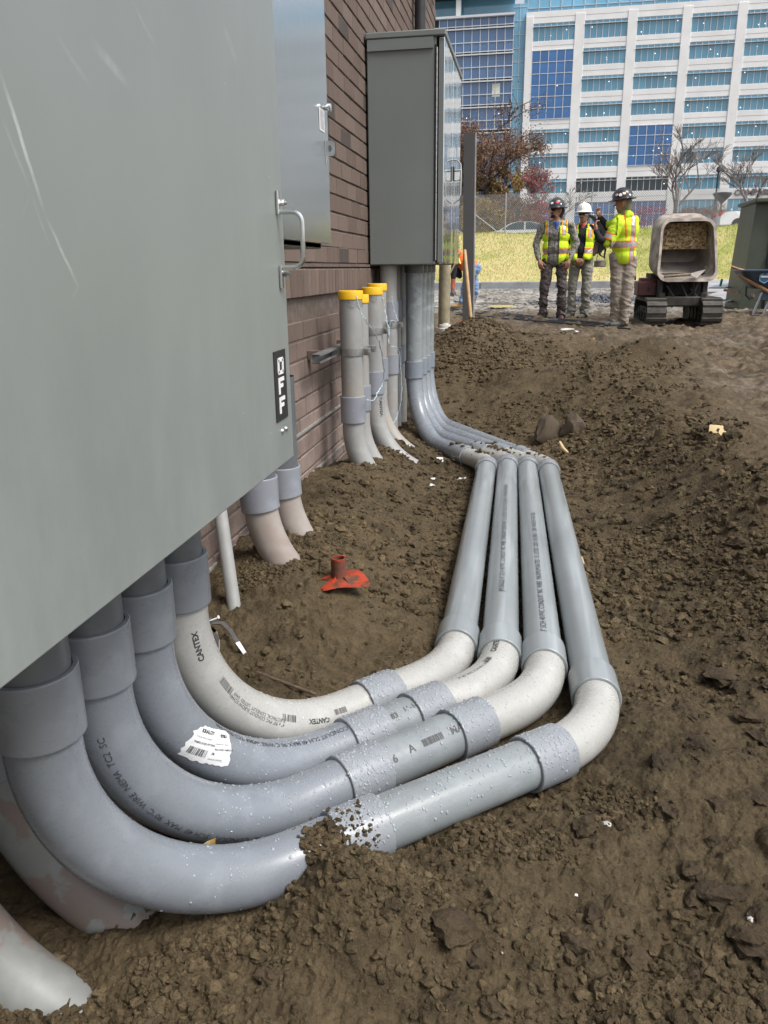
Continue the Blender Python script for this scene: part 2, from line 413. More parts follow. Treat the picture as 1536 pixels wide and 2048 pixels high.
straw=g.mix(g.ramp(n3,.35,.65),(.40,.34,.12),(.64,.56,.27)); green=g.mix(g.ramp(n3,.35,.65),(.17,.22,.035),(.36,.39,.08))
zz=g.sep(g.geo('Position'))[2]
fm=g.math('ADD',g.ramp(g.math('ADD',n1,g.math('MULTIPLY',n2,.55)),.73,.93,0,1),g.ramp(g.math('ADD',zz,g.math('MULTIPLY',n2,.6)),1.6,2.2,0,.85),clamp=True)
c=g.mix(fm,straw,green); c=g.mix(g.ramp(g.noise(1.6,3),.64,.72,0,.5),c,(.34,.17,.10))
M_bank=g.fin(c,.9,0,g.bump(n3,.8,.06)); 
def bank_z(x,y):
    t=np.clip((y-33.9)/6.0,0,1); return -.58+(2.16+.012*x)*(t**.85)+fbm(np.asarray(x)*.4,np.asarray(y)*.4,3,77)*.10*sstep(33.9,35,y)
xs=np.linspace(-45,45,260); ys=np.linspace(33.9,43.5,60); XX,YY=np.meshgrid(xs,ys); ZZ=bank_z(XX,YY)-.4*sstep(42,43.5,YY)
i=np.arange(XX.size).reshape(XX.shape); q=np.stack([i[:-1,:-1],i[:-1,1:],i[1:,1:],i[1:,:-1]],-1).reshape(-1,4)
MB().add(np.stack([XX,YY,ZZ],-1).reshape(-1,3),q.tolist()).obj('grass_bank',M_bank,smooth=80,kind='structure')
# blades
def blades(name,mat,N,fx,fy,hlo,hhi,seed,wd=.012):
    r=np.random.default_rng(seed); x=fx(r,N); y=fy(r,N); z=bank_z(x,y)-.02
    a=r.uniform(0,6.28,N); h_=r.uniform(hlo,hhi,N); l=r.uniform(.2,1.1,N)*h_; b=r.uniform(0,6.28,N)
    dx=np.cos(a)*wd; dy=np.sin(a)*wd
    v=np.stack([np.stack([x-dx,y-dy,z],1),np.stack([x+dx,y+dy,z],1),np.stack([x+np.cos(b)*l,y+np.sin(b)*l,z+h_],1)],1).reshape(-1,3)
    mb=MB(); mb.v=[v]; mb.n=len(v); mb.f=[(3*k,3*k+1,3*k+2) for k in range(N)]; mb.m=[0]*N
    o=mb.obj(name,mat,smooth=0); o['kind']='stuff'; return o
g=NG('straw_grass'); rp=g.geo('Random Per Island'); M_straw=g.fin(g.mix(rp,(.36,.31,.10),(.70,.62,.32)),.8)
g=NG('green_grass'); rp=g.geo('Random Per Island'); M_green=g.fin(g.mix(rp,(.12,.17,.03),(.34,.38,.10)),.8)
o=blades('dry_grass',M_straw,42000,lambda r,N:r.uniform(-9,16,N),lambda r,N:34.0+8*r.uniform(0,1,N)**1.2,.04,.13,1)
o['label']='dry straw-coloured winter grass covering the bank behind the kerb'; o['category']='grass'
o=blades('green_grass',M_green,22000,lambda r,N:r.uniform(-9,16,N),lambda r,N:40.6-6.2*r.uniform(0,1,N)**2.4,.04,.12,2)
o['label']='greener grass growing along the top edge of the bank'; o['category']='grass'

# ================================================================= BRICK BUILDING
WX=-1.05
g=NG('brick'); oi=g.n('ShaderNodeObjectInfo').outputs['Random']; ri=g.geo('Random Per Island'); rr=g.math('FRACT',g.math('ADD',g.math('MULTIPLY',oi,7.3),ri))
c=g.mix(rr,(.112,.078,.062),(.160,.118,.096)); c=g.mix(g.ramp(g.math('FRACT',g.math('MULTIPLY',rr,13.7)),.93,.94),c,(.06,.048,.042))
gv=g.geo('Position'); st=g.noise(7,6,.75,vec=g.mp((1,5,1),vec=gv)); c=g.mix(g.ramp(st,.5,.75,0,.25),c,(.24,.20,.17))
zz=g.sep(gv)[2]; low=g.math('MULTIPLY',g.ramp(zz,-.30,-.62),g.ramp(g.noise(3,4,vec=gv),.35,.6))
c=g.mix(g.math('MULTIPLY',low,.62),c,(.36,.28,.245)); c=g.mix(g.ramp(g.noise(150,3,vec=gv),.55,.7,0,.5),c,(.05,.035,.03))
M_brick=g.fin(c,.85,0,g.bump(g.noise(90,4,vec=g.mp((1,2.5,.5),vec=gv)),.5,.004))
M_mortar=simple('mortar',(.12,.092,.078),.95,var=.3,sc=20,bump=.6)
M_flash=simple('flashing_metal',(.45,.44,.42),.5,.5,sc=20)
bw=thing('brick_building','brown brick building whose long wall carries the grey electrical cabinets','building',(WX,4,-1.2))
m=MB(); m.box((WX-.0045-2.5,2.95,1.3),(5.0,12.0-.04,5.4)); m.obj('wall',M_mortar,bw)
BL,BH=.25,.0905
rows=[]
def brick_mesh(l,h_,t,seed):
    r=random.Random(seed); b=MB(); b.bevbox((0,0,0),(t,l,h_),.004)
    v=b.v[0]; v+=np.array([[r.uniform(-.0012,.0012) for _ in range(3)] for _ in range(len(v))]); return b
protos=[brick_mesh(BL-.009,BH-.0085,.05,k).mesh('brick',M_brick,30) for k in range(4)]
shalf=[brick_mesh(.062,.125,.055,k+9).mesh('brick',M_brick,30) for k in range(3)]
cands=[]
for k in range(-12,29):
    if k==-1: continue
    z=.155+BH*(k-1) if k>=1 else (.075 if k==0 else -.128-BH*(-k-1)-.052)
    for j in range(-6,37):
        y=8.93-BL*j-(BL/2 if k%2 else 0)-BL/2
        if y<0.3: continue
        if y+BL/2>8.96: continue
        vis=(z<0 and y>1.75) or (z>=0 and y>2.75 and z<.30+.285*y*1.0)
        cands.append((y if vis else 50+y,y,z,0,k))
for j in range(0,125):
    y=8.90-.0705*j; cands.append((y-.6 if y>3.0 else 60+y,y,-.058,1,-1))
cands.sort(key=lambda q:q[0]); rest=MB(); cnt=0
for d,y,z,typ,k in cands:
    x=WX-.022+( .012 if typ else (0 if z>0 else -.004))+random.uniform(-.0015,.0015)
    if cnt<292 and d<40 and y<8.2:
        me=random.choice(shalf if typ else protos); o=bpy.data.objects.new('brick',me); COL.objects.link(o); o.parent=bw
        o.location=(x-WX,y-4,z+1.2); o.rotation_euler=(0,0,random.uniform(-.004,.004)); cnt+=1
    else:
        s_=(.055,.062,.125) if typ else (.05,BL-.009,BH-.0085)
        rest.bevbox((x,y,z),s_,.004)
# bricks of the end wall
for k in range(-12,29):
    z=.155+BH*(k-1) if k>=0 else -.128-BH*(-k-1)-.052
    for j in range(8):
        rest.bevbox((WX-.13-BL*j-(BL/2 if k%2 else 0),8.935,z),(BL-.011,.05,BH-.011),.004)
o=rest.obj('far_bricks',M_brick,bw,kind='stuff')
m=MB(); m.box((WX-.0,4.4,.022),(.03,9.0,.016)); m.obj('ledge',M_mortar,bw)
for z in (-.745,-.985):
    m=MB(); m.box((WX-.01,4.6,z),(.03,8.4,.012),rx=.0); m.obj('flashing_strip',M_flash,bw)
m=MB(); m.box((WX-2.4,2.95,4.02),(5.4,12.3,.14)); m.obj('roof',M_mortar,bw)
M_dark=simple('dark_paint',(.035,.035,.037),.45,.2)
b=thing('downspout','round dark downspout running up the brick wall above the tall cabinet','downspout',(WX+.065,7.3,1.2))
MB().cyl((WX+.065,7.3,1.2),(WX+.065,7.3,4.0),.045,18).obj('pipe',M_dark,b)
m=MB()
for z in (1.7,2.6): m.box((WX+.045,7.3,z),(.09,.12,.03))
m.obj('bracket',M_dark,b)
# ================================================================= PAINT / METAL
def cabinet_paint(name,col,rough=.38,metal=.0,streaks=None,wear=.5):
    g=NG(name)
    n=g.noise(1.6,4,.6); c=g.mix(g.ramp(n,.3,.7),tuple(q*.93 for q in col),tuple(q*1.06 for q in col))
    smv=g.noise(5,6,.72,vec=g.mp((1,1.0,.16),rot=(math.radians(-12),0,0)),dist=.7)
    c=g.mix(g.ramp(smv,.52,.72,0,.10*wear),c,tuple(min(1,q*1.35+.02) for q in col))
    z=g.math('SUBTRACT',g.sep()[2],0.0); dust=g.math('MULTIPLY',g.ramp(g.noise(11,6,.75,vec=g.mp((1,1,.4))),.45,.68),g.ramp(z,.45,.0))
    c=g.mix(g.math('MULTIPLY',dust,.12*wear),c,(.50,.50,.47))
    sp=g.ramp(g.voro(26,out='Distance'),.035,.02); c=g.mix(g.math('MULTIPLY',sp,g.ramp(g.noise(4,2),.55,.6)),c,(.75,.75,.74))
    rg=g.ramp(smv,.35,.75,rough,rough+.16)
    if streaks:
        co=g.co(); yz=g.sep()
        for (ya,za,yb,zb,wd,st) in streaks:
            L=math.hypot(yb-ya,zb-za); uy,uz=(yb-ya)/L,(zb-za)/L
            dy=g.math('SUBTRACT',yz[1],ya); dz=g.math('SUBTRACT',yz[2],za)
            u=g.math('ADD',g.math('MULTIPLY',dy,uy),g.math('MULTIPLY',dz,uz)); v_=g.math('SUBTRACT',g.math('MULTIPLY',dy,uz),g.math('MULTIPLY',dz,uy))
            v_=g.math('ADD',v_,g.math('MULTIPLY',g.math('SUBTRACT',g.noise(6,3),.5),.02))
            mk=g.math('MULTIPLY',g.ramp(g.math('ABSOLUTE',v_),wd,wd*.35),g.math('MULTIPLY',g.ramp(u,0,.05),g.ramp(u,L,L-.05)))
            mk=g.math('MULTIPLY',mk,g.ramp(g.noise(55,4,.7),.30,.62,.25,1))
            c=g.mix(g.math('MULTIPLY',mk,st),c,(.62,.64,.65))
    return g.fin(c,rg,metal,g.bump(g.noise(260,2),.06,.001))
def sk(a,b,c,d,wd,st):
    p=P(a,b,X=-.447); q=P(c,d,X=-.447); return (p.y-.6,p.z+.354,q.y-.6,q.z+.354,wd,st)
M_door=cabinet_paint('grey_door_paint',(.215,.238,.230),.33,.0,wear=1,streaks=[sk(0,130,90,430,.0035,.5),sk(90,430,158,585,.0030,.5),sk(158,565,138,598,.003,.8),sk(5,230,60,380,.003,.35),sk(60,380,100,500,.0022,.35),sk(60,385,38,440,.0015,.45),sk(265,0,310,95,.004,.3),sk(180,80,262,170,.008,.25),sk(105,60,185,180,.004,.22),sk(445,50,475,130,.010,.25)])
M_body=cabinet_paint('grey_body_paint',(.18,.197,.193),.45,wear=.4)
M_body2=cabinet_paint('dark_grey_paint',(.172,.190,.183),.42,wear=.12)
g=NG('brushed_sheet'); n=g.noise(3,4,vec=g.mp((1,30,1))); M_sheet=g.fin((.52,.56,.58),g.ramp(n,.3,.7,.16,.20),.85)
g=NG('polished_door'); M_pol=g.fin((.62,.66,.68),.07,.9,g.bump(g.noise(3.2,2,vec=g.mp((1,1,.3))),.10,.05))
M_steel=simple('zinc_steel',(.46,.47,.47),.34,.85,var=.2,sc=30)
M_chrome=simple('bright_steel',(.62,.63,.62),.18,.95,var=.1,sc=30)
M_black=simple('black_rubber',(.018,.018,.018),.5,var=.2)
M_white=simple('white_print',(.78,.78,.78),.45,var=.03)
M_inkp=simple('pipe_ink',(.05,.052,.056),.5,var=.4,sc=60)
M_ink=simple('black_ink',(.02,.02,.022),.55,var=.1)

# text laid flat: returns triangles in the plane ---------------------
FONT=None
def text_tris(s,size=1.0,bold=0.0,maxlen=None,align='LEFT',vsq=1.0):
    cu=bpy.data.curves.new('t','FONT'); cu.body=s; cu.size=size; cu.resolution_u=2; cu.offset=bold; cu.align_x=align
    o=bpy.data.objects.new('t',cu); me=o.to_mesh()
    v=np.array([q.co[:] for q in me.vertices]).reshape(-1,3); f=[tuple(p.vertices) for p in me.polygons]
    o.to_mesh_clear(); bpy.data.objects.remove(o); bpy.data.curves.remove(cu)
    return v,f
def barcode(wd,hg,seed=1,n=28):
    r=random.Random(seed); v=[];f=[];x=0;ws=[r.choice([1,1,2,3]) for _ in range(n*2)]; k=wd/sum(ws)
    for i,w_ in enumerate(ws):
        if i%2==0:
            b=len(v); v+=[(x,0,0),(x+w_*k,0,0),(x+w_*k,hg,0),(x,hg,0)]; f.append((b,b+1,b+2,b+3))
        x+=w_*k
    return np.array(v,float),f
def flat_text(mb,v,f,o,ux,uy,mi=0):
    o=A3(o); ux=A3(ux); uy=A3(uy); mb.add(o+np.outer(v[:,0],ux)+np.outer(v[:,1],uy),f,mi)

# ================================================================= BIG ELECTRICAL CABINET
FX=-.447; YE=1.462; ZB=-.354
c1=thing('electrical_cabinet','huge light grey electrical cabinet with a scratched door marked OFF','electrical cabinet',(-.75,.6,ZB))
m=MB(); m.bevbox(((FX-.03+WX)/2-.0,.50,.45),(-(WX+.006)+FX-.03,1.86,1.58),.006); m.obj('body',M_body,c1)
m=MB(); m.bevbox((FX-.0125,.53,(ZB+1.25)/2),(.025,(YE-.53)*2,1.25-ZB),.004,0); dr=m.obj('door',M_door,c1,smooth=30)
m=MB(); m.bevbox((FX-.043,.53,(ZB+1.25)/2+.006),(.028,(YE-.53)*2-.03,1.25-ZB-.03),.003); m.obj('door_gasket',M_black,c1)
# handle: two flat feet and a bent bar
hy=1.424
m=MB(); pts=[(FX+.003,hy,.098)]
za,zb=.098,.030
for a in np.linspace(0,math.pi/2,7): pts.append((FX+.028+.018*math.sin(a)+.0,hy,za+.0-.018+.018*math.cos(a)))
for a in np.linspace(0,math.pi/2,7): pts.append((FX+.028+.018*math.cos(a),hy,zb-.055+.018+ (.0) -.018*math.sin(a)+.03))
pts.append((FX+.003,hy,zb-.025))
m.tube(pts,.0042,10); m.obj('handle',M_chrome,c1)
m=MB()
for z in (.114,-.012):
    m=MB(); m.bevbox((FX+.0035,hy,z),(.005,.012,.040),.002); m.obj('handle_foot',M_chrome,c1)
for z in (.114,-.006):
    m=MB(); m.cyl((FX+.004,hy+.011,z),(FX+.012,hy+.011,z),.0058,6); m.cyl((FX+.012,hy+.011,z),(FX+.017,hy+.011,z),.0032,8); m.obj('bolt',M_steel,c1)
# OFF plate
y0,y1,z0,z1=1.360,1.428,-.266,-.139
m=MB(); m.bevbox((FX+.0012,(y0+y1)/2,(z0+z1)/2),(.0024,y1-y0,z1-z0),.0008); pl=m.obj('sign_plate',M_ink,c1)
m=MB(); lh=.030; lw=.034; cy_=(y0+y1)/2; X=FX+.0029; st=.0088
def lbox(y,z,sy,sz): m.box((X,y,z),(.0012,sy,sz))
zt=z1-.013; 
for i,L in enumerate('OFF'):
    zc=zt-lh/2-i*(lh+.0055)
    if L=='O':
        lbox(cy_-lw/2+st/2,zc,st,lh-.006); lbox(cy_+lw/2-st/2,zc,st,lh-.006); lbox(cy_,zc+lh/2-.0036,lw-.006,.0072); lbox(cy_,zc-lh/2+.0036,lw-.006,.0072)
    else:
        lbox(cy_-lw/2+st/2,zc,st,lh); lbox(cy_+st/2-.001,zc+lh/2-.0036,lw-st,.0072); lbox(cy_+st/2-.004,zc,lw-st-.008,.0068)
m.obj('lettering',M_white,pl)
for y_ in (1.392,1.416):
    m=MB(); m.lathe([(0.0001,.004),(.004,.0035),(.0055,.0)],n=12); v=m.v[0]; m.v[0]=np.stack([FX+v[:,2],y_+v[:,0],-.288+v[:,1]],1); m.obj('screw',M_steel,c1)
# cable lug / latch seen past the right edge
m=MB(); m.bevbox((FX-.06,YE+.004,-.17),(.03,.008,.05),.002); m.cyl((FX-.055,YE+.008,-.205),(FX-.055,YE+.022,-.205),.006,8); m.cyl((FX-.05,YE+.004,-.165),(FX-.05,YE+.012,-.165),.014,14); m.obj('latch',M_dark,c1)

# ================================================================= SHEET METAL DISCONNECT
DX=-.65; DY0=1.52; DY1=2.655; DZ=.0815
c2=thing('metal_enclosure','bare brushed metal enclosure with a white sticker, right behind the scratched grey door','electrical cabinet',(-.85,2.1,.06))
m=MB(); m.bevbox(((DX-.03+WX)/2,(DY0+DY1)/2+.0,.70),(DX-.035-WX,DY1-DY0-.02,1.27),.004); m.obj('body',M_body,c2)
m=MB(); m.bevbox((DX-.012,(DY0+DY1)/2,.73),(.022,DY1-DY0,1.30),.003); m.obj('door',M_sheet,c2)
m=MB(); m.box((DX-.06,(DY0+DY1)/2,.0745),(.055,DY1-DY0-.04,.012)); m.obj('drip_rail',M_dark,c2)
m=MB(); m.lathe([(.0001,0),(.007,0),(.007,.006),(.012,.009),(.0135,.014),(.012,.019),(.0001,.021)],n=18); v=m.v[0]
k=P(652,217,X=DX); m.v[0]=np.stack([DX+v[:,2],k.y-.012+v[:,0],k.z+v[:,1]],1); m.obj('knob',M_chrome,c2)
k=P(650,245,X=DX); m=MB(); m.box((DX+.0008,k.y-.042,k.z),(.0012,.060,.062)); stk=m.obj('sticker',M_white,c2)
m=MB()
for i in range(9): m.box((DX+.0018,k.y-.042+.006*((i*7)%3-1)*.5,k.z+.025-.0058*i-(.002 if i>3 else 0)),(.0004,.040+.004*((i*5)%3),.0018))
m.obj('print',M_ink,stk)
k=P(655,300,X=DX); m=MB(); hzv=k.z
for sgn in (0,1):
    pass
# hasp: a thin plate standing out from the door edge, with a slot
def plate_with_hole(mb,c,w_,h_,t,rw,rh,n=20):
    an=np.linspace(0,2*math.pi,n,endpoint=False); 
    def sq(a,w2,h2): 
        k_=1/max(abs(math.cos(a)),abs(math.sin(a))); k_=min(k_,1.18); return (w2*math.cos(a)*k_, h2*math.sin(a)*k_)
    o_=[sq(a,w_/2,h_/2) for a in an]; i_=[(rw*math.cos(a),rh*math.sin(a)) for a in an]
    R=[]
    for lst,tt in ((i_,-t/2),(o_,-t/2),(o_,t/2),(i_,t/2),(i_,-t/2)): R.append(np.array([(c[0]+p[0],c[1]+tt,c[2]+p[1]) for p in lst]))
    mb.rings(R)
m=MB(); plate_with_hole(m,(DX+.015,k.y-.03,hzv),.032,.044,.0018,.0065,.010); m.bevbox((DX+.001,k.y-.03,hzv-.01),(.004,.003,.07),.001); m.obj('hasp',M_steel,c2)

# ================================================================= TALL CABINET
C3Y0,C3Y1=5.25,6.42; C3X0,C3X1=-1.035,-.560; C3Z0=.022
zt=P(731,80,Y=C3Y0).z
c3=thing('tall_cabinet','tall dark grey cabinet with polished doors on the brick wall over the far conduits','electrical cabinet',(-.8,5.8,C3Z0))
m=MB(); m.bevbox(((C3X0+C3X1-.05)/2,(C3Y0+C3Y1)/2,(C3Z0+zt)/2),(C3X1-.05-C3X0,C3Y1-C3Y0,zt-C3Z0-.004),.006); m.obj('body',M_body2,c3)
m=MB(); m.bevbox(((C3X0+C3X1)/2,(C3Y0+C3Y1)/2,zt+.016),(C3X1-C3X0+.012,C3Y1-C3Y0+.03,.036),.006); m.box(((C3X0+C3X1)/2-.03,C3Y0-.006,zt-.035),(C3X1-C3X0-.075,.012,.060)); m.obj('roof',M_body2,c3)
ym=(C3Y0+C3Y1)/2; ymd=P(905,320,X=C3X1).y
for a,b in ((C3Y0+.002,ymd-.004),(ymd+.004,C3Y1)):
    m=MB(); m.bevbox((C3X1-.018,(a+b)/2,(C3Z0+zt)/2+.001),(.034,b-a,zt-C3Z0-.012),.005)
    d_=m.obj('door',M_pol,c3)
    m=MB(); m.box((C3X1-.0185,a-.0008 if a<ymd else b+.0008,(C3Z0+zt)/2),(.030,.0016,zt-C3Z0-.03)); m.obj('door_edge',M_body2,d_)
m=MB()
for i in range(30):
    z=C3Z0+.03+i*(zt-C3Z0-.09)/30; m.cyl((C3X1-.046,C3Y0-.004,z),(C3X1-.046,C3Y0-.004,z+(zt-C3Z0-.09)/30-.002),.0055,8)
m.obj('hinge',M_steel,c3)
m=MB(); m.box((C3X1-.055,C3Y0-.0015,(C3Z0+zt)/2-.01),(.010,.003,zt-C3Z0-.07)); m.obj('hinge_gap',M_black,c3)
zh=P(905,337,X=C3X1).z; m=MB(); yh=ymd+.05
m.tube([(C3X1+.002,yh,zh+.06),(C3X1+.03,yh,zh+.055),(C3X1+.052,yh,zh+.03),(C3X1+.056,yh,zh-.02),(C3X1+.056,yh,zh-.16),(C3X1+.045,yh,zh-.195),(C3X1+.004,yh,zh-.22)],.0055,10)
m.tube([(C3X1,yh,zh-.01),(C3X1+.054,yh,zh-.008)],.008,12); m.tube([(C3X1+.002,yh,zh-.075),(C3X1+.045,yh,zh-.072),(C3X1+.05,yh,zh-.05)],.005,8)
m.obj('handle',M_chrome,c3)
m=MB(); m.bevbox((C3X1+.006,ymd+.03,zh-.03),(.012,.02,.09),.003); m.obj('lock_plate',M_dark,c3)
m=MB()
for z in (C3Z0+.25,zt-.25): m.box(((WX+.014+C3X0)/2-.002,(C3Y0+C3Y1)/2,z),(C3X0-WX-.004+.02,C3Y1-C3Y0-.1,.041))
m.obj('mounting_strut',M_steel,c3)

# ================================================================= CONDUIT
M_blue=pvc('pvc_blue_grey',(.205,.230,.264),dirt=.10,wet=.0,rough=.30)
M_bluew=pvc('pvc_blue_grey_wet',(.205,.226,.254),dirt=.34,wet=.12,rough=.27)
M_coup=pvc('pvc_coupling',(.205,.222,.245),dirt=.05,wet=.0,rough=.28)
M_coupw=pvc('pvc_coupling_wet',(.245,.265,.288),dirt=.08,wet=.3,rough=.28)
M_grey=pvc('pvc_grey_pipe',(.225,.25,.26),dirt=.15,wet=.25,rough=.22,scr=.35)
M_long=pvc('pvc_weathered_pipe',(.25,.275,.285),dirt=.22,wet=.0,rough=.20,scr=.75,ax=(1,.06,1),spk=.5)
M_bei=pvc('pvc_pale_bend',(.395,.395,.375),dirt=.14,wet=.05,rough=.30,spk=.1)
M_beis=pvc('pvc_pale_stained',(.36,.34,.315),dirt=.35,wet=0,rough=.5,stain=(.27,.215,.185),thr=(.38,.62))
M_plast=pvc('pvc_plaster_smeared',(.22,.23,.22),dirt=.3,wet=0,rough=.5,stain=(.20,.150,.130),thr=(.49,.515))
M_old=pvc('pvc_old_conduit',(.30,.305,.30),dirt=.5,wet=0,rough=.42,stain=(.34,.30,.25))
M_coupd=pvc('pvc_coupling_dry',(.25,.265,.30),dirt=.25,wet=0,rough=.35)
M_adapt=pvc('pvc_dark_adapter',(.12,.13,.14),dirt=.1,rough=.3)

class Path:
    def __init__(s,ctrl,e1=None,step=.012):
        """ctrl: [(point, fillet radius)]"""
        P_=[A3(c[0]) for c in ctrl]; pts=[P_[0]]; s.marks=[]
        for i in range(1,len(P_)-1):
            a,b,c=P_[i-1],P_[i],P_[i+1]; d0=(b-a)/np.linalg.norm(b-a); d1=(c-b)/np.linalg.norm(c-b)
            ang=math.acos(np.clip(np.dot(d0,d1),-1,1)); r=ctrl[i][1]; tl=r*math.tan(ang/2)
            p0=b-d0*tl; cn=(d1-d0*np.dot(d0,d1)); cn/=np.linalg.norm(cn); ce=p0+cn*r
            n=max(6,int(ang*r/step)); s.marks.append((p0,b+d1*tl))
            for k in range(n+1):
                t=ang*k/n; pts.append(ce-cn*r*math.cos(t)+d0*r*math.sin(t))
        pts.append(P_[-1])
        out=[pts[0]]
        for q in pts[1:]:
            L=np.linalg.norm(q-out[-1])
            if L<1e-5: continue
            k=max(1,int(L/(step*2.2))); a=out[-1]
            for j in range(1,k+1): out.append(a+(q-a)*j/k)
        s.p=np.array(out); s.s=np.concatenate([[0],np.cumsum(np.linalg.norm(np.diff(s.p,axis=0),axis=1))]); s.L=s.s[-1]
        T=np.gradient(s.p,axis=0); T/=np.linalg.norm(T,axis=1)[:,None]; s.T=T
        e=np.array(e1,float) if e1 is not None else np.cross(T[0],(0,0,1.)) 
        if np.linalg.norm(e)<1e-3: e=np.array((1.,0,0))
        E=[]
        for t in T: e=e-t*np.dot(e,t); e=e/np.linalg.norm(e); E.append(e)
        s.E1=np.array(E); s.E2=np.cross(s.E1,s.T)
    def at(s,u):
        u=np.clip(u,0,s.L); f=lambda A: np.stack([np.interp(u,s.s,A[:,k]) for k in range(3)],-1)
        return f(s.p),f(s.T),f(s.E1),f(s.E2)
    def near(s,q):
        return float(s.s[np.argmin(np.linalg.norm(s.p-A3(q),axis=1))])
    def ring(s,u,r,n):
        p,t,a,b=s.at(u); an=np.linspace(0,2*math.pi,n,endpoint=False)
        return p+r*(np.outer(np.cos(an),a)+np.outer(np.sin(an),b))
    def pipe(s,mb,u0,u1,r,n=56,step=.014,mi=0,caps=False,wall=None):
        k=max(2,int((u1-u0)/step)); us=np.linspace(u0,u1,k+1); R=[s.ring(u,r,n) for u in us]
        if wall: R=[s.ring(u0+.03,r-wall,n),s.ring(u0,r-wall,n)]+R+[s.ring(u1,r-wall,n),s.ring(u1-.03,r-wall,n)]
        mb.rings(R,mi,caps,caps); return mb
    def coupling(s,mb,uc,L,r,rp,n=56):
        u0,u1=uc-L/2,uc+L/2; k=max(2,int(L/.02)); b=.0018
        R=[s.ring(u0+.012,rp-.001,n),s.ring(u0,rp+.0008,n),s.ring(u0,r-b,n),s.ring(u0+b*.5,r-b*.3,n),s.ring(u0+b,r,n)]
        R+=[s.ring(u,r,n) for u in np.linspace(u0+.004,u1-.004,k)]
        R+=[s.ring(u1-b,r,n),s.ring(u1-b*.5,r-b*.3,n),s.ring(u1,r-b,n),s.ring(u1,rp+.0008,n),s.ring(u1-.012,rp-.001,n)]
        mb.rings(R); return mb
    def wrap(s,mb,v,f,u0,th,r,flip=False,rev=False,sub=.006,lift=.0006):
        """lay a flat drawing on the pipe: x runs along the pipe, y around it (th = start angle)"""
        me=bpy.data.meshes.new('t'); me.from_pydata([tuple(q) for q in v],[],f)
        import bmesh
        bm=bmesh.new(); bm.from_mesh(me); bmesh.ops.triangulate(bm,faces=bm.faces)
        lg=[e for e in bm.edges if e.calc_length()>sub]
        if lg and len(lg)<6000: bmesh.ops.subdivide_edges(bm,edges=lg,cuts=2); bmesh.ops.triangulate(bm,faces=bm.faces)
        vv=np.array([q.co[:] for q in bm.verts]); bm.verts.index_update(); ff=[tuple(x.index for x in q.verts) for q in bm.faces]; bm.free(); bpy.data.meshes.remove(me)
        x=vv[:,0]; y=vv[:,1]
        if rev: x=-x; y=-y
        p,t,a,b=s.at(u0+x); an=th+(y if not flip else -y)/r
        mb.add(p+(r+lift)*(np.cos(an)[:,None]*a+np.sin(an)[:,None]*b),ff)
RP=.0572; RC=.0652
Zb=-1.08
SPEC={ # riser, A1 (first coupling), second coupling, corner 2, corner 3, far riser
'A':dict(r=(-.70,.925),c1=(-.297,1.291),c2=(.071,1.609),k2=(.219,1.735,-1.085),k3=(.139,4.56,-1.115),fr=(-.78,6.20),n=.09),
'B':dict(r=(-.70,1.085),c1=(-.336,1.475),c2=(-.104,1.708),k2=(.0865,1.90,-1.085),k3=(.022,4.67,-1.125),fr=(-.78,5.97),n=.10),
'C':dict(r=(-.70,1.25),c1=(-.352,1.626),c2=(-.217,1.765),k2=(-.042,1.945,-1.085),k3=(-.094,4.66,-1.115),fr=(-.78,5.73),n=.11),
'D':dict(r=(-.70,1.42),c1=(-.350,1.814),c2=None,k2=(-.173,1.99,-1.085),k3=(-.212,4.59,-1.115),fr=(-.78,5.50),n=.12)}
LAB={'A':'outermost of the four long conduit runs, its near coupling half buried in soil',
'B':'second conduit run from the outside, barcode and letter A on its straight length',
'C':'third conduit run from the outside, torn white sticker on its blue-grey elbow',
'D':'innermost of the four long conduit runs, with an all pale elbow'}
RUN={}
def drops(path,us,ths,r,N,seed,parent,big=.0032,mat=None):
    rg=np.random.default_rng(seed); mb=MB()
    base=MB(); base.lathe([(1,0),(.92,.22),(.66,.42),(.3,.53),(.01,.56)],n=7); bv=base.v[0]; bf=base.f
    V=[];F=[];n0=0
    for i in range(N):
        u=rg.uniform(*us); th=rg.normal(ths[0],ths[1]); p,t,a,b=path.at(u); q=rg.uniform(.25,1)**2.2*big+.0007
        nn=math.cos(th)*a+math.sin(th)*b; tt=np.cross(nn,t); el=rg.uniform(.8,1.5)
        v=p+nn*(r-.0001)+q*(np.outer(bv[:,0],t)*rg.uniform(.8,1.1)+np.outer(bv[:,1],tt)*el+np.outer(bv[:,2],nn))
        V.append(v); F+= [tuple(k+n0 for k in f) for f in bf]; n0+=len(v)
    mb.v=V; mb.n=n0; mb.f=F; mb.m=[0]*len(F)
    return mb.obj('water_drops',mat or M_water,parent,kind='stuff')
g=NG('water'); M_water=g.fin((.40,.43,.47),.03,0,None,Transmission_Weight=.25,IOR=1.33)
g=NG('water_on_pale'); M_waterp=g.fin((.60,.59,.56),.03,0,None,Transmission_Weight=.2,IOR=1.33)
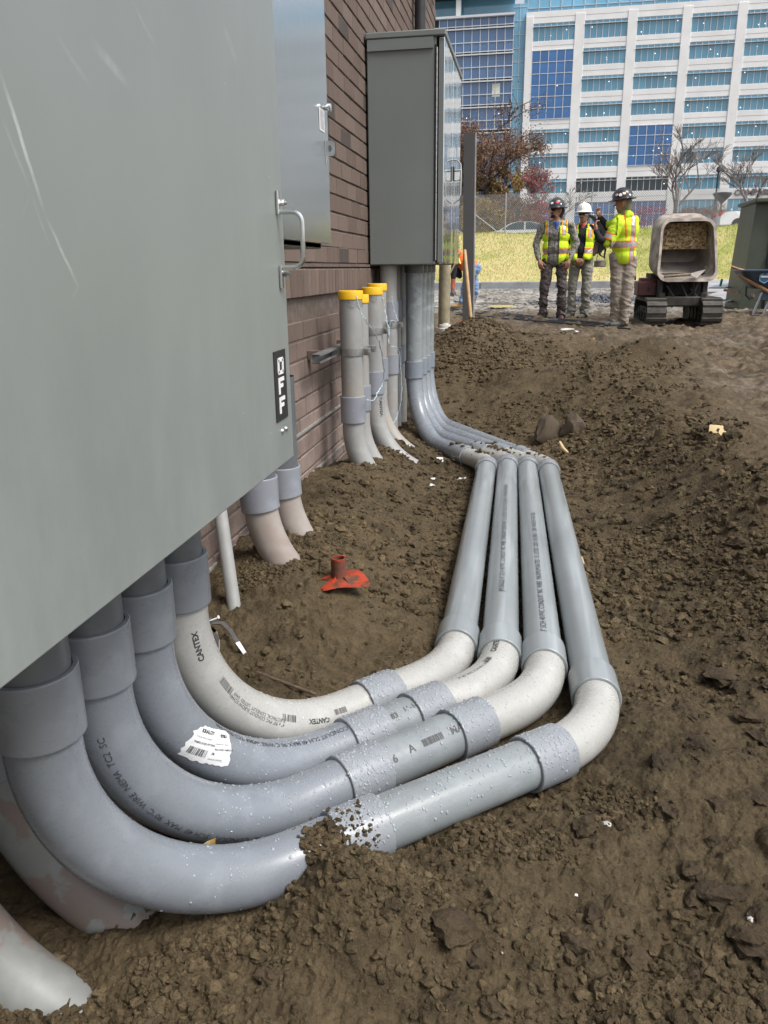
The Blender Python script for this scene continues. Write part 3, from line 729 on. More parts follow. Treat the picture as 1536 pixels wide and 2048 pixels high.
for key,S in SPEC.items():
    rx,ry=S['r']; fx,fy=S['fr']; top=-.352
    ct=[((rx,ry,top),0),((rx,ry,Zb),.40),(S['k2'],.36),(S['k3'],.34),((fx,fy,-1.15),.43),((fx,fy,C3Z0+.01),0)]
    d=np.array(S['k2'][:2])-np.array([rx,ry]); d/=np.linalg.norm(d)
    pa=Path(ct,e1=(d[1],-d[0],0)); RUN[key]=pa
    T=thing('conduit_run',LAB[key],'conduit',(0,3,-1.14))
    uel=pa.near((rx,ry,-.66)); cpl=[]
    if key=='A': uel=pa.near((rx,ry,-.655))
    u1=pa.near((*S['c1'],Zb)); u2=pa.near((*S['c2'],Zb)) if S['c2'] else None
    m0,m1=pa.marks[1]; ub0=pa.near(m0); ub1=pa.near(m1)+.045
    f0,f1=pa.marks[2]; uf0=pa.near(f0)-.03; uf1=pa.near(f1)+.03
    r0,r1=pa.marks[3]; ur0=pa.near(r0)-.02; ur1=pa.near(r1)
    # dark adapter / locknut at the cabinet
    m=MB(); pa.pipe(m,0.0,uel-.09,RP-.001,48); m.obj('nipple',M_adapt,T)
    m=MB(); pa.coupling(m,.085,.05,RC-.002,RP,48); m.obj('adapter',M_adapt,T)
    m=MB(); pa.coupling(m,uel-.045,.11,RC+.001,RP,64); m.obj('coupling',M_coup,T)
    emat={'A':M_bluew,'B':M_bluew,'C':M_bluew,'D':M_bei}[key]
    m=MB(); pa.pipe(m,uel+.005,u1,RP,64); el=m.obj('elbow',emat,T)
    m=MB(); pa.coupling(m,u1,.108,RC,RP,64); c_=m.obj('coupling',M_coupw,T)
    if u2:
        m=MB(); pa.pipe(m,u1,u2,RP-.0004,64,caps=False); st_=m.obj('straight_pipe',M_grey,T)
        m=MB(); pa.coupling(m,u2,.108,RC,RP,64); m.obj('coupling',M_coupw,T)
        S['st']=st_
    m=MB(); pa.pipe(m,(u2 or u1),ub1,RP-.0003,64); bd=m.obj('bend',M_bei,T)
    m=MB(); pa.coupling(m,ub1,.115,RC,RP,64); m.obj('coupling',M_long,T)
    m=MB(); pa.pipe(m,ub1,uf0,RP-.0006,56,.05); lp=m.obj('long_pipe',M_long,T)
    m=MB(); pa.coupling(m,uf0,.10,RC,RP,40); m.obj('coupling',M_coupw,T)
    m=MB(); pa.pipe(m,uf0,uf1+.13,RP-.0003,40); m.obj('bend',M_bei,T)
    m=MB(); pa.coupling(m,uf1+.17,.12,RC,RP,40); m.obj('coupling',M_coupw,T)
    uv=ur1+.03
    m=MB(); pa.pipe(m,uf1+.15,uv,RP-.0002,44); m.obj('elbow',M_bluew,T)
    m=MB(); pa.coupling(m,uv,.12,RC,RP,40); m.obj('coupling',M_blue,T)
    m=MB(); pa.pipe(m,uv,pa.L,RP-.0004,40,.05); m.obj('riser',M_long,T)
    m=MB(); pa.coupling(m,pa.L-.03,.06,RC,RP,40); m.obj('adapter',M_adapt,T)
    S.update(T=T,u1=u1,u2=u2,uel=uel,ub0=ub0,ub1=ub1,uf0=uf0,el=el,bd=bd,lp=lp)
    up=math.pi/2
    drops(pa,(u1-.055,u1+.055),(up-.25,.62),RC,260,hash(key)%97+3 if False else ord(key),T)
    drops(pa,(u1-.40,u1-.06),(up-.2,.75),RP,190 if key in 'BC' else 120,ord(key)+5,T,.0024,M_waterp if key=='D' else None)
    if u2:
        drops(pa,(u2-.055,u2+.055),(up-.25,.62),RC,230,ord(key)+9,T)
        drops(pa,(u1+.055,u2-.055),(up-.2,.6),RP,260 if key=='A' else 50,ord(key)+13,T,.0028)
    drops(pa,((u2 or u1)+.055,ub1-.06),(up-.2,.6),RP,60,ord(key)+17,T,.0022,M_waterp)
# printed legends ----------------------------------------------------
def legend(key,txt,u,th,size,parent=None,rev=False,bold=.0,r=RP,flip=False,bar=None,mat=None):
    pa=RUN[key]; m=MB()
    if bar: v,f=barcode(*bar)
    else: v,f=text_tris(txt,size,bold)
    pa.wrap(m,v,f,u,th,r,flip=flip,rev=rev)
    m.obj('print',mat or M_inkp,parent or SPEC[key]['T'])
UP=math.pi/2
S=SPEC['B']; legend('B','RIGID  PVC  CONDUIT  SCH 40  MAX  90\u00b0C  WIRE  NEMA  TC2  SC',S['u1']-.20,-.30,.017,S['el'],rev=True)
S=SPEC['C']; legend('C','PVC CONDUIT SCH 40 MAX 90 C WIRE NEMA TC2 SUN RES',S['u1']-.02,UP-.15,.017,S['el'],rev=True,bold=.0002)
S=SPEC['D']; legend('D','CANTEX',S['uel']+.13,.15,.018,S['el'],rev=True,bold=.0007)
legend('D','',S['uel']+.20,.25,.02,S['el'],bar=(.05,.016,4,22))
legend('D','',S['uel']+.43,.45,.02,S['el'],bar=(.045,.016,5,20))
legend('D','CANTEX',S['uel']+.58,.60,.016,S['el'],bold=.0007,rev=True)
legend('D','4" x 90\u00b0 PVC CONDUIT ELBOW SCH40',S['uel']+.44,.33,.011,S['el'],rev=True)
legend('D','ELECTRICAL CONDUIT  LISTED  E469',S['uel']+.44,.50,.011,S['el'],rev=True)
legend('D','',S['uel']+.60,.62,.02,S['el'],bar=(.04,.014,6,18))
S=SPEC['B']; legend('B','A',S['u1']+.11,.72,.026,S['st'],bold=.0004); legend('B','6',S['u1']+.062,.62,.026,S['st'],bold=.0004)
legend('B','',S['u1']+.15,.72,.02,S['st'],bar=(.06,.017,8,26)); legend('B','MA',S['u2']-.085,.72,.026,S['st'],bold=.0004)
S=SPEC['C']; legend('C','83',S['u1']+.058,.9,.020,S['st'],bold=.0004); legend('C','11-1',S['u1']+.098,1.0,.020,S['st'])
S=SPEC['C']; legend('C','CANTEX',S['ub1']-.13,UP+.05,.022,S['bd'],bold=.0009); legend('C','',S['ub1']-.20,UP,.02,S['bd'],bar=(.035,.014,9,16)); legend('C','4" 45\u00b0 PVC SCH 40 CONDUIT',S['ub0']+.0,UP-.05,.012,S['bd'])
S=SPEC['C']; legend('C','JM EAGLE 4" SCH 40 PVC CONDUIT 90C WIRE  SUNLIGHT RESISTANT  UL LISTED  0520 L1 1723 LINE 4  J  MADE IN THE USA',S['ub1']+.32,UP-.1,.026,S['lp'],rev=False)
S=SPEC['B']; legend('B','JM EAGLE 4" SCH 40 PVC CONDUIT 90C WIRE  MAXIMUM RATED  UL LISTED  2020 118 LINE 6  1820  MADE IN THE USA',S['ub1']-.05,UP-.15,.026,S['lp'],rev=False,r=RP+.0002)
# torn sticker on the third elbow
pa=RUN['C']; S=SPEC['C']; us=S['u1']-.535; thS=-.30
def rotd(v,a=.32,c=(.057,.036)):
    v=np.array(v,float); x=v[:,0]-c[0]; y=v[:,1]-c[1]; v=v.copy(); v[:,0]=c[0]+x*math.cos(a)-y*math.sin(a); v[:,1]=c[1]+x*math.sin(a)+y*math.cos(a); return v
m=MB(); nx,ny=16,10; V=[];F=[]
rr_=random.Random(3)
for j in range(ny+1):
    for i in range(nx+1):
        x=i/nx*.115; y=j/ny*.072
        if j in (0,ny): y+=rr_.uniform(-.0025,.0025)
        if i in (0,nx): x+=rr_.uniform(-.004,.004)
        if i<4 and j>ny-4: y-= (4-i)*.004
        V.append((x,y,0))
for j in range(ny):
    for i in range(nx): a=j*(nx+1)+i; F.append((a,a+1,a+nx+2,a+nx+1))
g=NG('paper_label'); c=g.mix(g.ramp(g.noise(45,5,.7),.58,.68,0,.5),(.72,.73,.74),(.35,.36,.38)); M_paper=g.fin(c,.5,0,g.bump(g.noise(50,4),.5,.003))
pa.wrap(m,rotd(V),F,us,thS,RP,rev=False,lift=.0012,sub=.05); sk=m.obj('sticker',M_paper,S['el'])
for t,x,y,sz,bo in (('KRALOY',.022,.058,.0105,.0004),('07851',.083,.056,.0095,.0004),('FABRICATED FITTING',.012,.036,.0058,.0001),('4" 90 SCH 40 PVC ELBOW',.012,.047,.0040,0),('RACCORD FABRIQUE',.070,.030,.0052,.0001),('COUDE 90 PVC RIGIDE',.070,.041,.0036,0),('MADE IN CANADA',.062,.010,.004,0),('UL',.066,.021,.006,.0003)):
    v,f=text_tris(t,sz,bo); v=v.copy(); v[:,0]+=x; v[:,1]+=y; v=rotd(v); m=MB(); pa.wrap(m,v,f,us,thS,RP,lift=.0018,sub=.02); m.obj('print',M_ink,S['el'])
v,f=barcode(.045,.015,12,18); v=v.copy(); v[:,0]+=.010; v[:,1]+=.012; v=rotd(v); m=MB(); pa.wrap(m,v,f,us,thS,RP,lift=.0018); m.obj('print',M_ink,S['el'])
# gold-coloured scrap lodged between the first two elbows
k=P(410,1697,Z=-1.035); g=NG('gold_foil'); M_gold=g.fin(g.mix(g.ramp(g.noise(60,5),.4,.6),(.55,.33,.05),(.95,.80,.45)),.3,.4)
m=MB(); m.prism([(k.x-.022,k.y-.006,k.z-.004),(k.x+.016,k.y+.006,k.z-.006),(k.x+.018,k.y+.010,k.z+.016),(k.x+.004,k.y+.004,k.z+.012)],(0,.002,.0005))
m.obj('foil_scrap',M_gold,label='small golden foil scrap caught between the two outermost blue-grey elbows',category='scrap')

# ---- old conduits along the wall ------------------------------------
def stub(name,label,ctrl,segs,group=None,e1=None):
    pa=Path(ctrl,e1=e1); T=thing(name,label,'conduit',tuple(ctrl[0][0][:2])+(-1.1,),group=group)
    for nm,kind,u0,u1,mat in segs:
        m=MB()
        if kind=='c': pa.coupling(m,(u0+u1)/2,u1-u0,RC,RP,40)
        elif kind=='w': pa.pipe(m,u0,u1,RP,40,.03,wall=.006)
        else: pa.pipe(m,u0,u1,RP-.0003,48,.02)
        m.obj(nm,mat,T)
    return pa,T
M_yel=simple('yellow_cap_plastic',(.80,.46,.012),.4,var=.08,sc=20)
ZC=-.118
def capped(x,y,zt,label,ang,zc_,elL=.5):
    dx,dy=math.cos(ang),math.sin(ang)
    pa,T=stub('capped_conduit',label,[((x,y,zt),0),((x,y,-1.16),.42),((x+dx*.6,y+dy*.6,-1.22),0)],[],group=None,e1=(dy,-dx,0))
    m=MB(); pa.pipe(m,.0,zt-zc_,RP,44,.04,caps=True); m.obj('pipe',M_old,T)
    uc=zt-zc_; m=MB(); pa.coupling(m,uc,.135,RC,RP,44); m.obj('coupling',M_coupd,T)
    m=MB(); pa.pipe(m,uc,uc+.62,RP-.0002,44,.02); el_=m.obj('elbow',M_old,T)
    m=MB(); r=RP+.0035; m.lathe([(r-.001,-.042),(r+.0015,-.041),(r+.001,-.005),(r-.001,-.001),(r-.004,0),(.0001,.0)],(x,y,zt+.004),36); m.obj('cap',M_yel,T)
    return pa,T,uc,el_
pC1=capped(-.872,3.92,ZC+.015,'nearest yellow-capped grey conduit stub, clamped to the strut on the brick wall',.0,-.685)
pC2=capped(-.885,4.13,ZC-.01,'yellow-capped conduit stub mostly hidden behind the nearest one, cap slightly lower',.0,-.66)
pC3=capped(-.900,4.62,ZC+.015,'yellow-capped conduit stub with black lettering below its coupling, third from the camera',-.05,-.645)
pC4=capped(-.928,4.92,ZC+.03,'farthest yellow-capped conduit stub, against the brick ledge beside the tall cabinet',-.05,-.60)
m=MB(); v,f=text_tris('CANTEX.',.030,.0012); pC3[0].wrap(m,v,f,pC3[2]+.085,.9,RP); m.obj('print',M_ink,pC3[3])
# duct tape scraps and blue-white pull cords
M_cord=simple('pull_cord',(.50,.62,.68),.6,var=.3,sc=200)
M_tape=simple('silver_tape',(.30,.30,.30),.35,.4,var=.3,sc=60)
def cord(label,pts,r=.0018):
    P_=[A3(p) for p in pts]; out=[]
    for i in range(len(P_)-1):
        for t in np.linspace(0,1,9)[:-1]:
            a=P_[max(0,i-1)];b=P_[i];c=P_[i+1];d=P_[min(len(P_)-1,i+2)]
            out.append(.5*((2*b)+(-a+c)*t+(2*a-5*b+4*c-d)*t*t+(-a+3*b-3*c+d)*t**3))
    out.append(P_[-1]); m=MB(); m.tube(out,r,6)
    u=np.array(out); u2_=u+np.stack([np.sin(np.arange(len(u))*1.3)*.004,np.cos(np.arange(len(u))*1.7)*.004,np.sin(np.arange(len(u))*.9)*.003],1); m.tube(list(u2_),r*.8,5)
    return m.obj('pull_cord',M_cord,label=label,category='cord')
yq=3.79
def q(px,py,Y): return A3(P(px,py,Y=Y))
cord('pale blue pull cord hanging from the nearest yellow cap to the couplings',[q(712,592,yq-.01),q(722,625,yq-.01),q(731,640,3.80),q(748,665,3.95),q(760,690,4.2),q(768,740,4.40),q(764,770,4.45),q(755,785,4.3),q(748,800,4.08),q(735,800,3.86)])
cord('pale pull cord hanging from the third yellow cap past the galvanised clamp',[q(765,595,4.55),q(770,620,4.55),q(776,655,4.52),q(778,680,4.52)])
cord('pale pull cord looped from the farthest yellow cap and trailing down to the soil',[q(783,592,4.85),q(788,620,4.85),q(795,642,4.84),q(783,642,4.84),q(779,655,4.84),q(779,690,4.8),q(797,700,4.95),q(803,760,5.0),q(802,800,5.0),q(795,830,5.0),q(784,852,4.95)],.0015)
for x_,y_,s_ in ((-.872,3.92,1),(-.900,4.62,2)):
    m=MB(); an=np.linspace(-1.6,.1,12) if s_==1 else np.linspace(-1.9,-.9,8)
    R=[[(x_+(RP+.001)*math.cos(a),y_+(RP+.001)*math.sin(a),-.150) for a in an],[(x_+(RP+.0012)*math.cos(a),y_+(RP+.0012)*math.sin(a),-.178-.006*math.sin(a*9)) for a in an]]
    m.rings(R,closed=False); m.obj('tape_patch',M_tape,(pC1 if s_==1 else pC3)[1])
# clamps and struts
M_galv=simple('galvanised_strut',(.33,.335,.33),.42,.7,var=.3,sc=14)
def clamp(x,y,z,label,two=None):
    T=thing('pipe_clamp',label,'pipe clamp',(x,y,z))
    m=MB(); n=40; R=[]
    for r_,zz_ in ((RP+.001,-.018),(RP+.004,-.018),(RP+.004,.018),(RP+.001,.018),(RP+.001,-.018)):
        R.append(np.array([(x+r_*math.cos(a),y+r_*math.sin(a),z+zz_) for a in np.linspace(.62,2*math.pi-.62+1.24,n)]))
    m.rings(R,closed=False)
    m.box((x-RP-.022,y-.01,z),(.05,.012,.036)); m.obj('strap',M_galv,T)
    m=MB(); m.bevbox((x+RP+.018,y-.012,z),(.040,.005,.034),.002); m.bevbox((x+RP+.018,y+.012,z),(.040,.005,.034),.002); m.obj('ear',M_galv,T)
    m=MB(); m.cyl((x+RP+.024,y-.026,z),(x+RP+.024,y+.018,z),.0045,10); m.cyl((x+RP+.024,y-.022,z),(x+RP+.024,y-.0155,z),.0085,6); m.cyl((x+RP+.024,y-.0155,z),(x+RP+.024,y-.0145,z),.0115,14); m.obj('bolt',M_chrome,T)
clamp(-.872,3.92,-.395,'galvanised clamp band round the nearest capped conduit')
clamp(-.885,4.13,-.40,'galvanised clamp band half hidden behind the nearest capped conduit')
clamp(-.900,4.62,-.345,'galvanised clamp band on the third capped conduit')
clamp(-.928,4.92,-.325,'galvanised clamp band on the farthest capped conduit')
def strut(y0,y1,xw,z,label):
    m=MB(); xb=xw+.041; t=.0028; h_=.0206
    prof=[(xw,-h_),(xb,-h_),(xb,-h_+.009),(xb-.003,-h_+.009),(xb-.003,-h_+t),(xw+t,-h_+t),(xw+t,h_-t),(xb-.003,h_-t),(xb-.003,h_-.009),(xb,h_-.009),(xb,h_),(xw,h_)]
    R=[np.array([(a,yy,z+b) for a,b in prof]) for yy in (y0,y1)]
    m.rings(R); m.add(np.array([(xw,y0,z-h_),(xw+t,y0,z-h_),(xw+t,y0,z+h_),(xw,y0,z+h_)]),[(0,1,2,3)])
    return m.obj('strut_channel',M_galv,label=label,category='strut')
strut(3.56,4.45,-.985,-.395,'open-ended galvanised strut channel poking out beside the nearest capped conduit')
strut(4.46,5.15,-1.030,-.34,'galvanised strut channel behind the third and fourth capped conduits')
for y_,z_ in ((3.75,-.395),(4.35,-.395)):
    MB().box(((-.987+WX)/2-.004,y_,z_),(.055,.04,.04)).obj('standoff_block',M_mortar,bw)
# conduits under the tall cabinet, in its shade
for i,(x,y,zc_,l) in enumerate(((-.93,5.35,-.62,'shaded old conduit under the tall cabinet nearest the camera, coupling near the soil'),(-.95,5.62,-.60,'second shaded conduit under the tall cabinet, by the brick wall'),(-.95,5.90,-.60,'third shaded conduit under the tall cabinet, deepest in shadow'))):
    T=thing('shaded_conduit',l,'conduit',(x,y,-1.15))
    m=MB(); m.cyl((x,y,-1.2),(x,y,C3Z0+.005),RP,36); m.obj('pipe',M_old,T)
    for z in (zc_,-.27): 
        m=MB(); m.lathe([(RP,-.065),(RC,-.064),(RC,.064),(RP,.065)],(x,y,z),36); m.obj('coupling',M_coupd,T)
clamp(-.93,5.35,-.36,'galvanised clamp band on the shaded conduit under the tall cabinet')
# pale elbows under the big cabinet
def pale(x,y,zt,zj,label,ang=0.0,col=M_beis,R_=.42):
    dx,dy=math.cos(ang),math.sin(ang); pa=Path([((x,y,zt),0),((x,y,zj-R_),R_),((x+dx*.9,y+dy*.9,zj-R_-.02),0)],e1=(dy,-dx,0))
    T=thing('pale_elbow_conduit',label,'conduit',(x,y,-1.1))
    m=MB(); pa.pipe(m,.0,zt-zj+.02,RP-.001,40,.05); m.obj('pipe',M_adapt,T)
    m=MB(); pa.coupling(m,zt-zj,.115,RC,RP,48); m.obj('coupling',M_coupd,T)
    m=MB(); pa.pipe(m,zt-zj,zt-zj+.70,RP,52,.02); e=m.obj('elbow',col,T); return pa,e
pale(-.872,2.43,-.36,-.715,'pinkish dusty elbow conduit dropping into the soil below the cabinet corner, the nearer of two')
pale(-.872,2.70,-.36,-.745,'pinkish dusty elbow conduit just beyond its twin, nearer the orange pipe')
pe,e=pale(-.89,1.05,-.37,-.77,'dim elbow conduit with a plaster smear behind the outermost blue-grey elbow',.05,col=M_plast)
pe,e=pale(-.93,.89,-.37,-.80,'pale plaster-smeared elbow conduit entering the soil at the lower left corner',.0,col=M_plast)
m=MB(); v,f=text_tris('CANTEX',.026,.001); pe.wrap(m,v,f,.66,-.35,RP,rev=True); m.obj('print',M_ink,e)
a=P(440,1020,X=-.93); b=P(470,1225,X=-.86)
m=MB(); m.tube([a+ (a-b)*.35,a,b,b+(b-a)*.3],.0212,24); m.obj('slim_conduit',M_old,label='slim grey conduit leaning into the soil beside the pale elbows',category='conduit')
# ================================================================= SMALL THINGS IN THE DIG
g=NG('orange_plastic'); M_oran=g.fin(g.mix(g.ramp(g.noise(28,5,.7),.46,.60),(.42,.050,.020),(.10,.050,.028)),.5,0,g.bump(g.noise(60,3),.3,.003)); 
g=NG('muddy_orange'); M_orm=g.fin(g.mix(g.ramp(g.noise(30,5),.35,.55),(.07,.042,.028),(.17,.05,.03)),.7)
k=P(678,1160,Z=-1.045)
for _ in range(6): k=P(678,1158,Z=hz(k.x,k.y)+.016)
ox,oy,oz=k.x,k.y,k.z
T=thing('orange_pipe_flange','short orange pipe stub with a dirty square flange set in the soil','pipe flange',(ox,oy,oz))
m=MB(); m.lathe([(.0215,-.02),(.0205,.068),(.0245,.068),(.0250,.0),(.034,-.012)],(ox,oy,oz+.004),28); m.obj('pipe',M_orm,T)
m=MB(); m.lathe([(.0203,.066),(.0203,.0715),(.0250,.0715),(.0250,.066)],(ox,oy,oz+.004),28); m.obj('rim',M_oran,T)
m=MB(); 
R=[]; n=40
for rr,zz in ((.026,.010),(.055,.004),(.088,.001),(.090,-.006),(.02,-.014)):
    ring=[]
    for i in range(n):
        a=2*math.pi*i/n; k_=min(1/max(abs(math.cos(a)),abs(math.sin(a))),1.30) if rr>.04 else 1
        r=rr*k_; x=r*math.cos(a+.5)*.98; y=r*math.sin(a+.5)*.82
        ring.append((ox+x,oy+y,oz+zz+.006*math.sin(a*3+1)*(rr>.04)+x*.06))
    R.append(np.array(ring))
m.rings(R); m.obj('flange',M_oran,T)
for i in range(6):
    a=i*math.pi/3+.3; m=MB(); m.prism([(ox+.027*math.cos(a),oy+.027*math.sin(a),oz+.004),(ox+.060*math.cos(a),oy+.060*math.sin(a),oz+.004),(ox+.028*math.cos(a),oy+.028*math.sin(a),oz+.018)],(-.003*math.sin(a),.003*math.cos(a),0)); m.obj('rib',M_oran,T)
# loose pipe strap and its bolt near the pale elbow
k1=P(425,1240,Z=-1.02); T=thing('loose_pipe_strap','loose shiny pipe strap with a bolt lying on the soil beside the pale elbow','pipe strap',k1)
pts=[P(418,1238,Z=-.985),P(428,1246,Z=-.99),P(446,1246,Z=-.985),P(462,1262,Z=-.985),P(475,1285,Z=-1.0),P(485,1300,Z=-1.02),P(492,1311,Z=-1.035)]
m=MB(); up=np.array([.25,-.5,.83]); up/=np.linalg.norm(up)
R=[]
for i,p in enumerate(pts):
    a=A3(pts[max(0,i-1)]); b=A3(pts[min(len(pts)-1,i+1)]); t=(b-a)/np.linalg.norm(b-a); s_=np.cross(t,(0.3,.9,.35)); s_/=np.linalg.norm(s_); w2=np.cross(t,s_)*.006
    R.append(np.array([A3(p)-w2-s_*.0014,A3(p)+w2-s_*.0014,A3(p)+w2+s_*.0014,A3(p)-w2+s_*.0014]))
m.rings(R,0,True,True); m.obj('band',M_steel,T)
a=A3(P(416,1242,Z=-.98)); b=A3(P(438,1234,Z=-.975)); m=MB(); m.cyl(a,b,.004,8); m.cyl(b-(b-a)*.15,b,.0085,6); m.obj('bolt',M_chrome,T)
k=P(430,1288,Z=-1.0); m=MB(); 
sh=[P(418,1252,Z=-1.0),P(432,1262,Z=-1.0),P(438,1280,Z=-1.0),P(437,1322,Z=-1.03),P(419,1314,Z=-1.03),P(414,1280,Z=-1.0)]
m.prism(sh,(0.001,.003,0)); T2=m.obj('metal_bracket',M_chrome,label='small shiny stamped metal bracket standing between the pale elbow and the strap',category='bracket')
m=MB(); m.tube([P(432,1312,Z=-1.04),P(480,1332,Z=-1.045),P(560,1362,Z=-1.06),P(632,1389,Z=-1.075)],.0045,8); m.obj('muddy_rod',simple('muddy_rod',(.10,.07,.045),.8,var=.4,sc=60),label='thin muddy rod lying on the soil inside the pale elbow curve',category='rod')

# clods and stones ----------------------------------------------------
def ico(sub):
    import bmesh
    bm=bmesh.new(); bmesh.ops.create_icosphere(bm,subdivisions=sub,radius=1); v=np.array([q.co[:] for q in bm.verts]); bm.verts.index_update(); f=[tuple(x.index for x in q.verts) for q in bm.faces]; bm.free(); return v,f
IC1,IC2,IC3=ico(1),ico(2),ico(3)
def lump(sub,seed,rough=.25,facet=0,cuts=7):
    v,f=(IC1,IC2,IC3)[sub-1]; r=np.random.default_rng(seed); v=v.copy()
    for k in range(cuts):                       # flatten by random planes
        n=r.normal(size=3); n/=np.linalg.norm(n); d=v@n; c=r.uniform(.62,.92); v=np.where((d>c)[:,None],v-np.outer(d-c,n),v)
    n1=fbm(v[:,0]*1.6+seed,v[:,1]*1.6+v[:,2]*1.3,4,seed); v=v*(1+rough*1.6*n1)[:,None]
    n2=fbm(v[:,0]*5+seed,v[:,1]*5+v[:,2]*4.3,3,seed+4); v=v*(1+rough*.5*n2)[:,None]
    return v*np.array([r.uniform(.85,1.25),r.uniform(.75,1.1),r.uniform(.6,.9)]),f
LUMP1=[lump(1,k,.5,cuts=3) for k in range(22)]; LUMP2=[lump(2,40+k,.45,cuts=9) for k in range(14)]
def scatter(name,N,region,smin,smax,mat,seed,lib,power=3,sink=.25,label=None,cat=None):
    r=np.random.default_rng(seed); x,y=region(r,N); keep=np.ones(len(x),bool)
    s=smin+(smax-smin)*r.uniform(0,1,len(x))**power
    for pa in RUN.values():                        # not inside the conduits
        p=pa.p[::3]
        for i in range(0,len(x),6000):
            d=np.min((x[i:i+6000,None]-p[None,:,0])**2+(y[i:i+6000,None]-p[None,:,1])**2,axis=1); keep[i:i+6000]&=d>(.045+s[i:i+6000]*.7)**2
    x,y,s=x[keep],y[keep],s[keep]; z=H(x,y,True); n=len(x); li=r.integers(len(lib),size=n); V=[];F=[];n0=0
    for k in range(len(lib)):
        i=np.nonzero(li==k)[0]; v,f=lib[k]; f=np.array(f); a=r.uniform(0,6.28,len(i)); t=r.normal(0,.4,len(i)); ca,sa=np.cos(a),np.sin(a); ct,st=np.cos(t),np.sin(t)
        y1=v[None,:,1]*ct[:,None]-v[None,:,2]*st[:,None]; z1=v[None,:,1]*st[:,None]+v[None,:,2]*ct[:,None]; x1=np.repeat(v[None,:,0],len(i),0)
        w=np.stack([(x1*ca[:,None]-y1*sa[:,None])*s[i,None]+x[i,None],(x1*sa[:,None]+y1*ca[:,None])*s[i,None]+y[i,None],z1*s[i,None]+(z[i]+s[i]*(.45-sink))[:,None]],-1)
        V.append(w.reshape(-1,3)); F.append((f[None]+(np.arange(len(i))*len(v)+n0)[:,None,None]).reshape(-1,3)); n0+=len(i)*len(v)
    o=fastmesh(name,np.concatenate(V),np.concatenate(F),mat,smooth=False); o['kind']='stuff'
    if label: o['label']=label; o['category']=cat
    return o
def reg_near(r,N):
    y=.55+2.9*r.uniform(0,1,N)**1.35; x=r.uniform(-.80,1,N)*1.0+ r.uniform(0,.75,N)*y*.65; d=(2.1*fbm(x*2.3,y*2.3,3,41)+.48)>r.uniform(0,1,N)*.9
    return x[d],y[d]
scatter('soil_crumbs',60000,reg_near,.0016,.012,M_crumb,5,LUMP1,4.2,label='fine crumbs of damp brown soil scattered over the dug ground',cat='soil')
scatter('coarse_crumbs',2600,reg_near,.006,.019,M_crumb,55,LUMP2,2.5,label='coarser crumbs of damp brown soil among the fine ones',cat='soil')
def reg_spots(r,N):
    sp=[(-.56,.93,.10,.11),(-.50,1.04,.08,.05),(-.70,.80,.08,.08),(-.78,2.45,.12,.12),(-.76,2.72,.12,.10),(-.86,2.30,.06,.06),(-.84,3.95,.10,.12),(-.80,4.6,.12,.14),(-.80,4.95,.12,.12),(-.20,1.14,.07,.06),(.02,1.33,.10,.05),(.2,1.5,.08,.06)]
    k=r.integers(0,len(sp),N); s_=np.array(sp)[k]; return s_[:,0]+r.normal(0,1,N)*s_[:,2]*.6, s_[:,1]+r.normal(0,1,N)*s_[:,3]*.6
scatter('banked_crumbs',9000,reg_spots,.002,.010,M_crumb,77,LUMP1,2.6,label='loose soil crumbs banked up where the conduits enter the ground',cat='soil')
def reg_mid(r,N):
    y=2.4+5.8*r.uniform(0,1,N)**1.2; x=r.uniform(-.9,1.7,N); lim=.72+.07*y; d=((1.2*fbm(x*1.8,y*1.8,3,42)+.55)>r.uniform(0,1,N)*.9)&(x<lim+.5*fbm(x*3,y*3,2,8))
    return x[d],y[d]
scatter('soil_lumps',30000,reg_mid,.004,.024,M_crumb,6,LUMP1,4,label='small soil lumps strewn over the far half of the dig',cat='soil')
def reg_heap(r,N):
    a=r.normal(-.52,.45,N); return a, r.normal(8.0,.5,N)
scatter('heap_lumps',2600,reg_heap,.005,.026,M_crumb,16,LUMP1,3,label='small lumps covering the dark spoil heap beyond the conduits',cat='soil')
# larger clods: each a thing
M_clod=soil_material('clod_soil',(.045,.032,.018),(.075,.053,.030),(.105,.076,.045))
cm=[]
for k in range(8):
    v,f=lump(3,80+k,.42,cuts=14); mb=MB(); mb.add(v,f); cm.append(mb.mesh('soil_clod',M_clod,25))
r=random.Random(21); placed=0; pts_=[]
allp=np.concatenate([p.p for p in RUN.values()])
while placed<150:
    y=.72+4.6*r.random()**1.15; x=r.uniform(-.55,.35+.55*y*.9)
    if x>.75+.07*y+.5*(y<2): continue
    d=np.min((allp[:,0]-x)**2+(allp[:,1]-y)**2)
    if d<.012: continue
    rt= .25+.75*min(1,max(0,(x-.1)/.4))
    if r.random()>rt: continue
    s=.010+.020*r.random()**2.5+.0035*y
    if d<(s*1.3+.06)**2 or any((x-a)**2+(y-b)**2<(s+c)**2*1.2 for a,b,c in pts_): continue
    pts_.append((x,y,s)); o=bpy.data.objects.new('soil_clod',r.choice(cm)); COL.objects.link(o)
    o.location=(x,y,hzd(x,y)+s*.12); o.scale=(s,s*r.uniform(.8,1.1),s*r.uniform(.7,1)); o.rotation_euler=(r.uniform(-.3,.3),r.uniform(-.3,.3),r.uniform(0,6.3))
    o['label']='rounded clod of damp brown soil lying loose among others in the dug ground'; o['category']='soil clod'; o['group']='loose clods of soil in the dig'; placed+=1
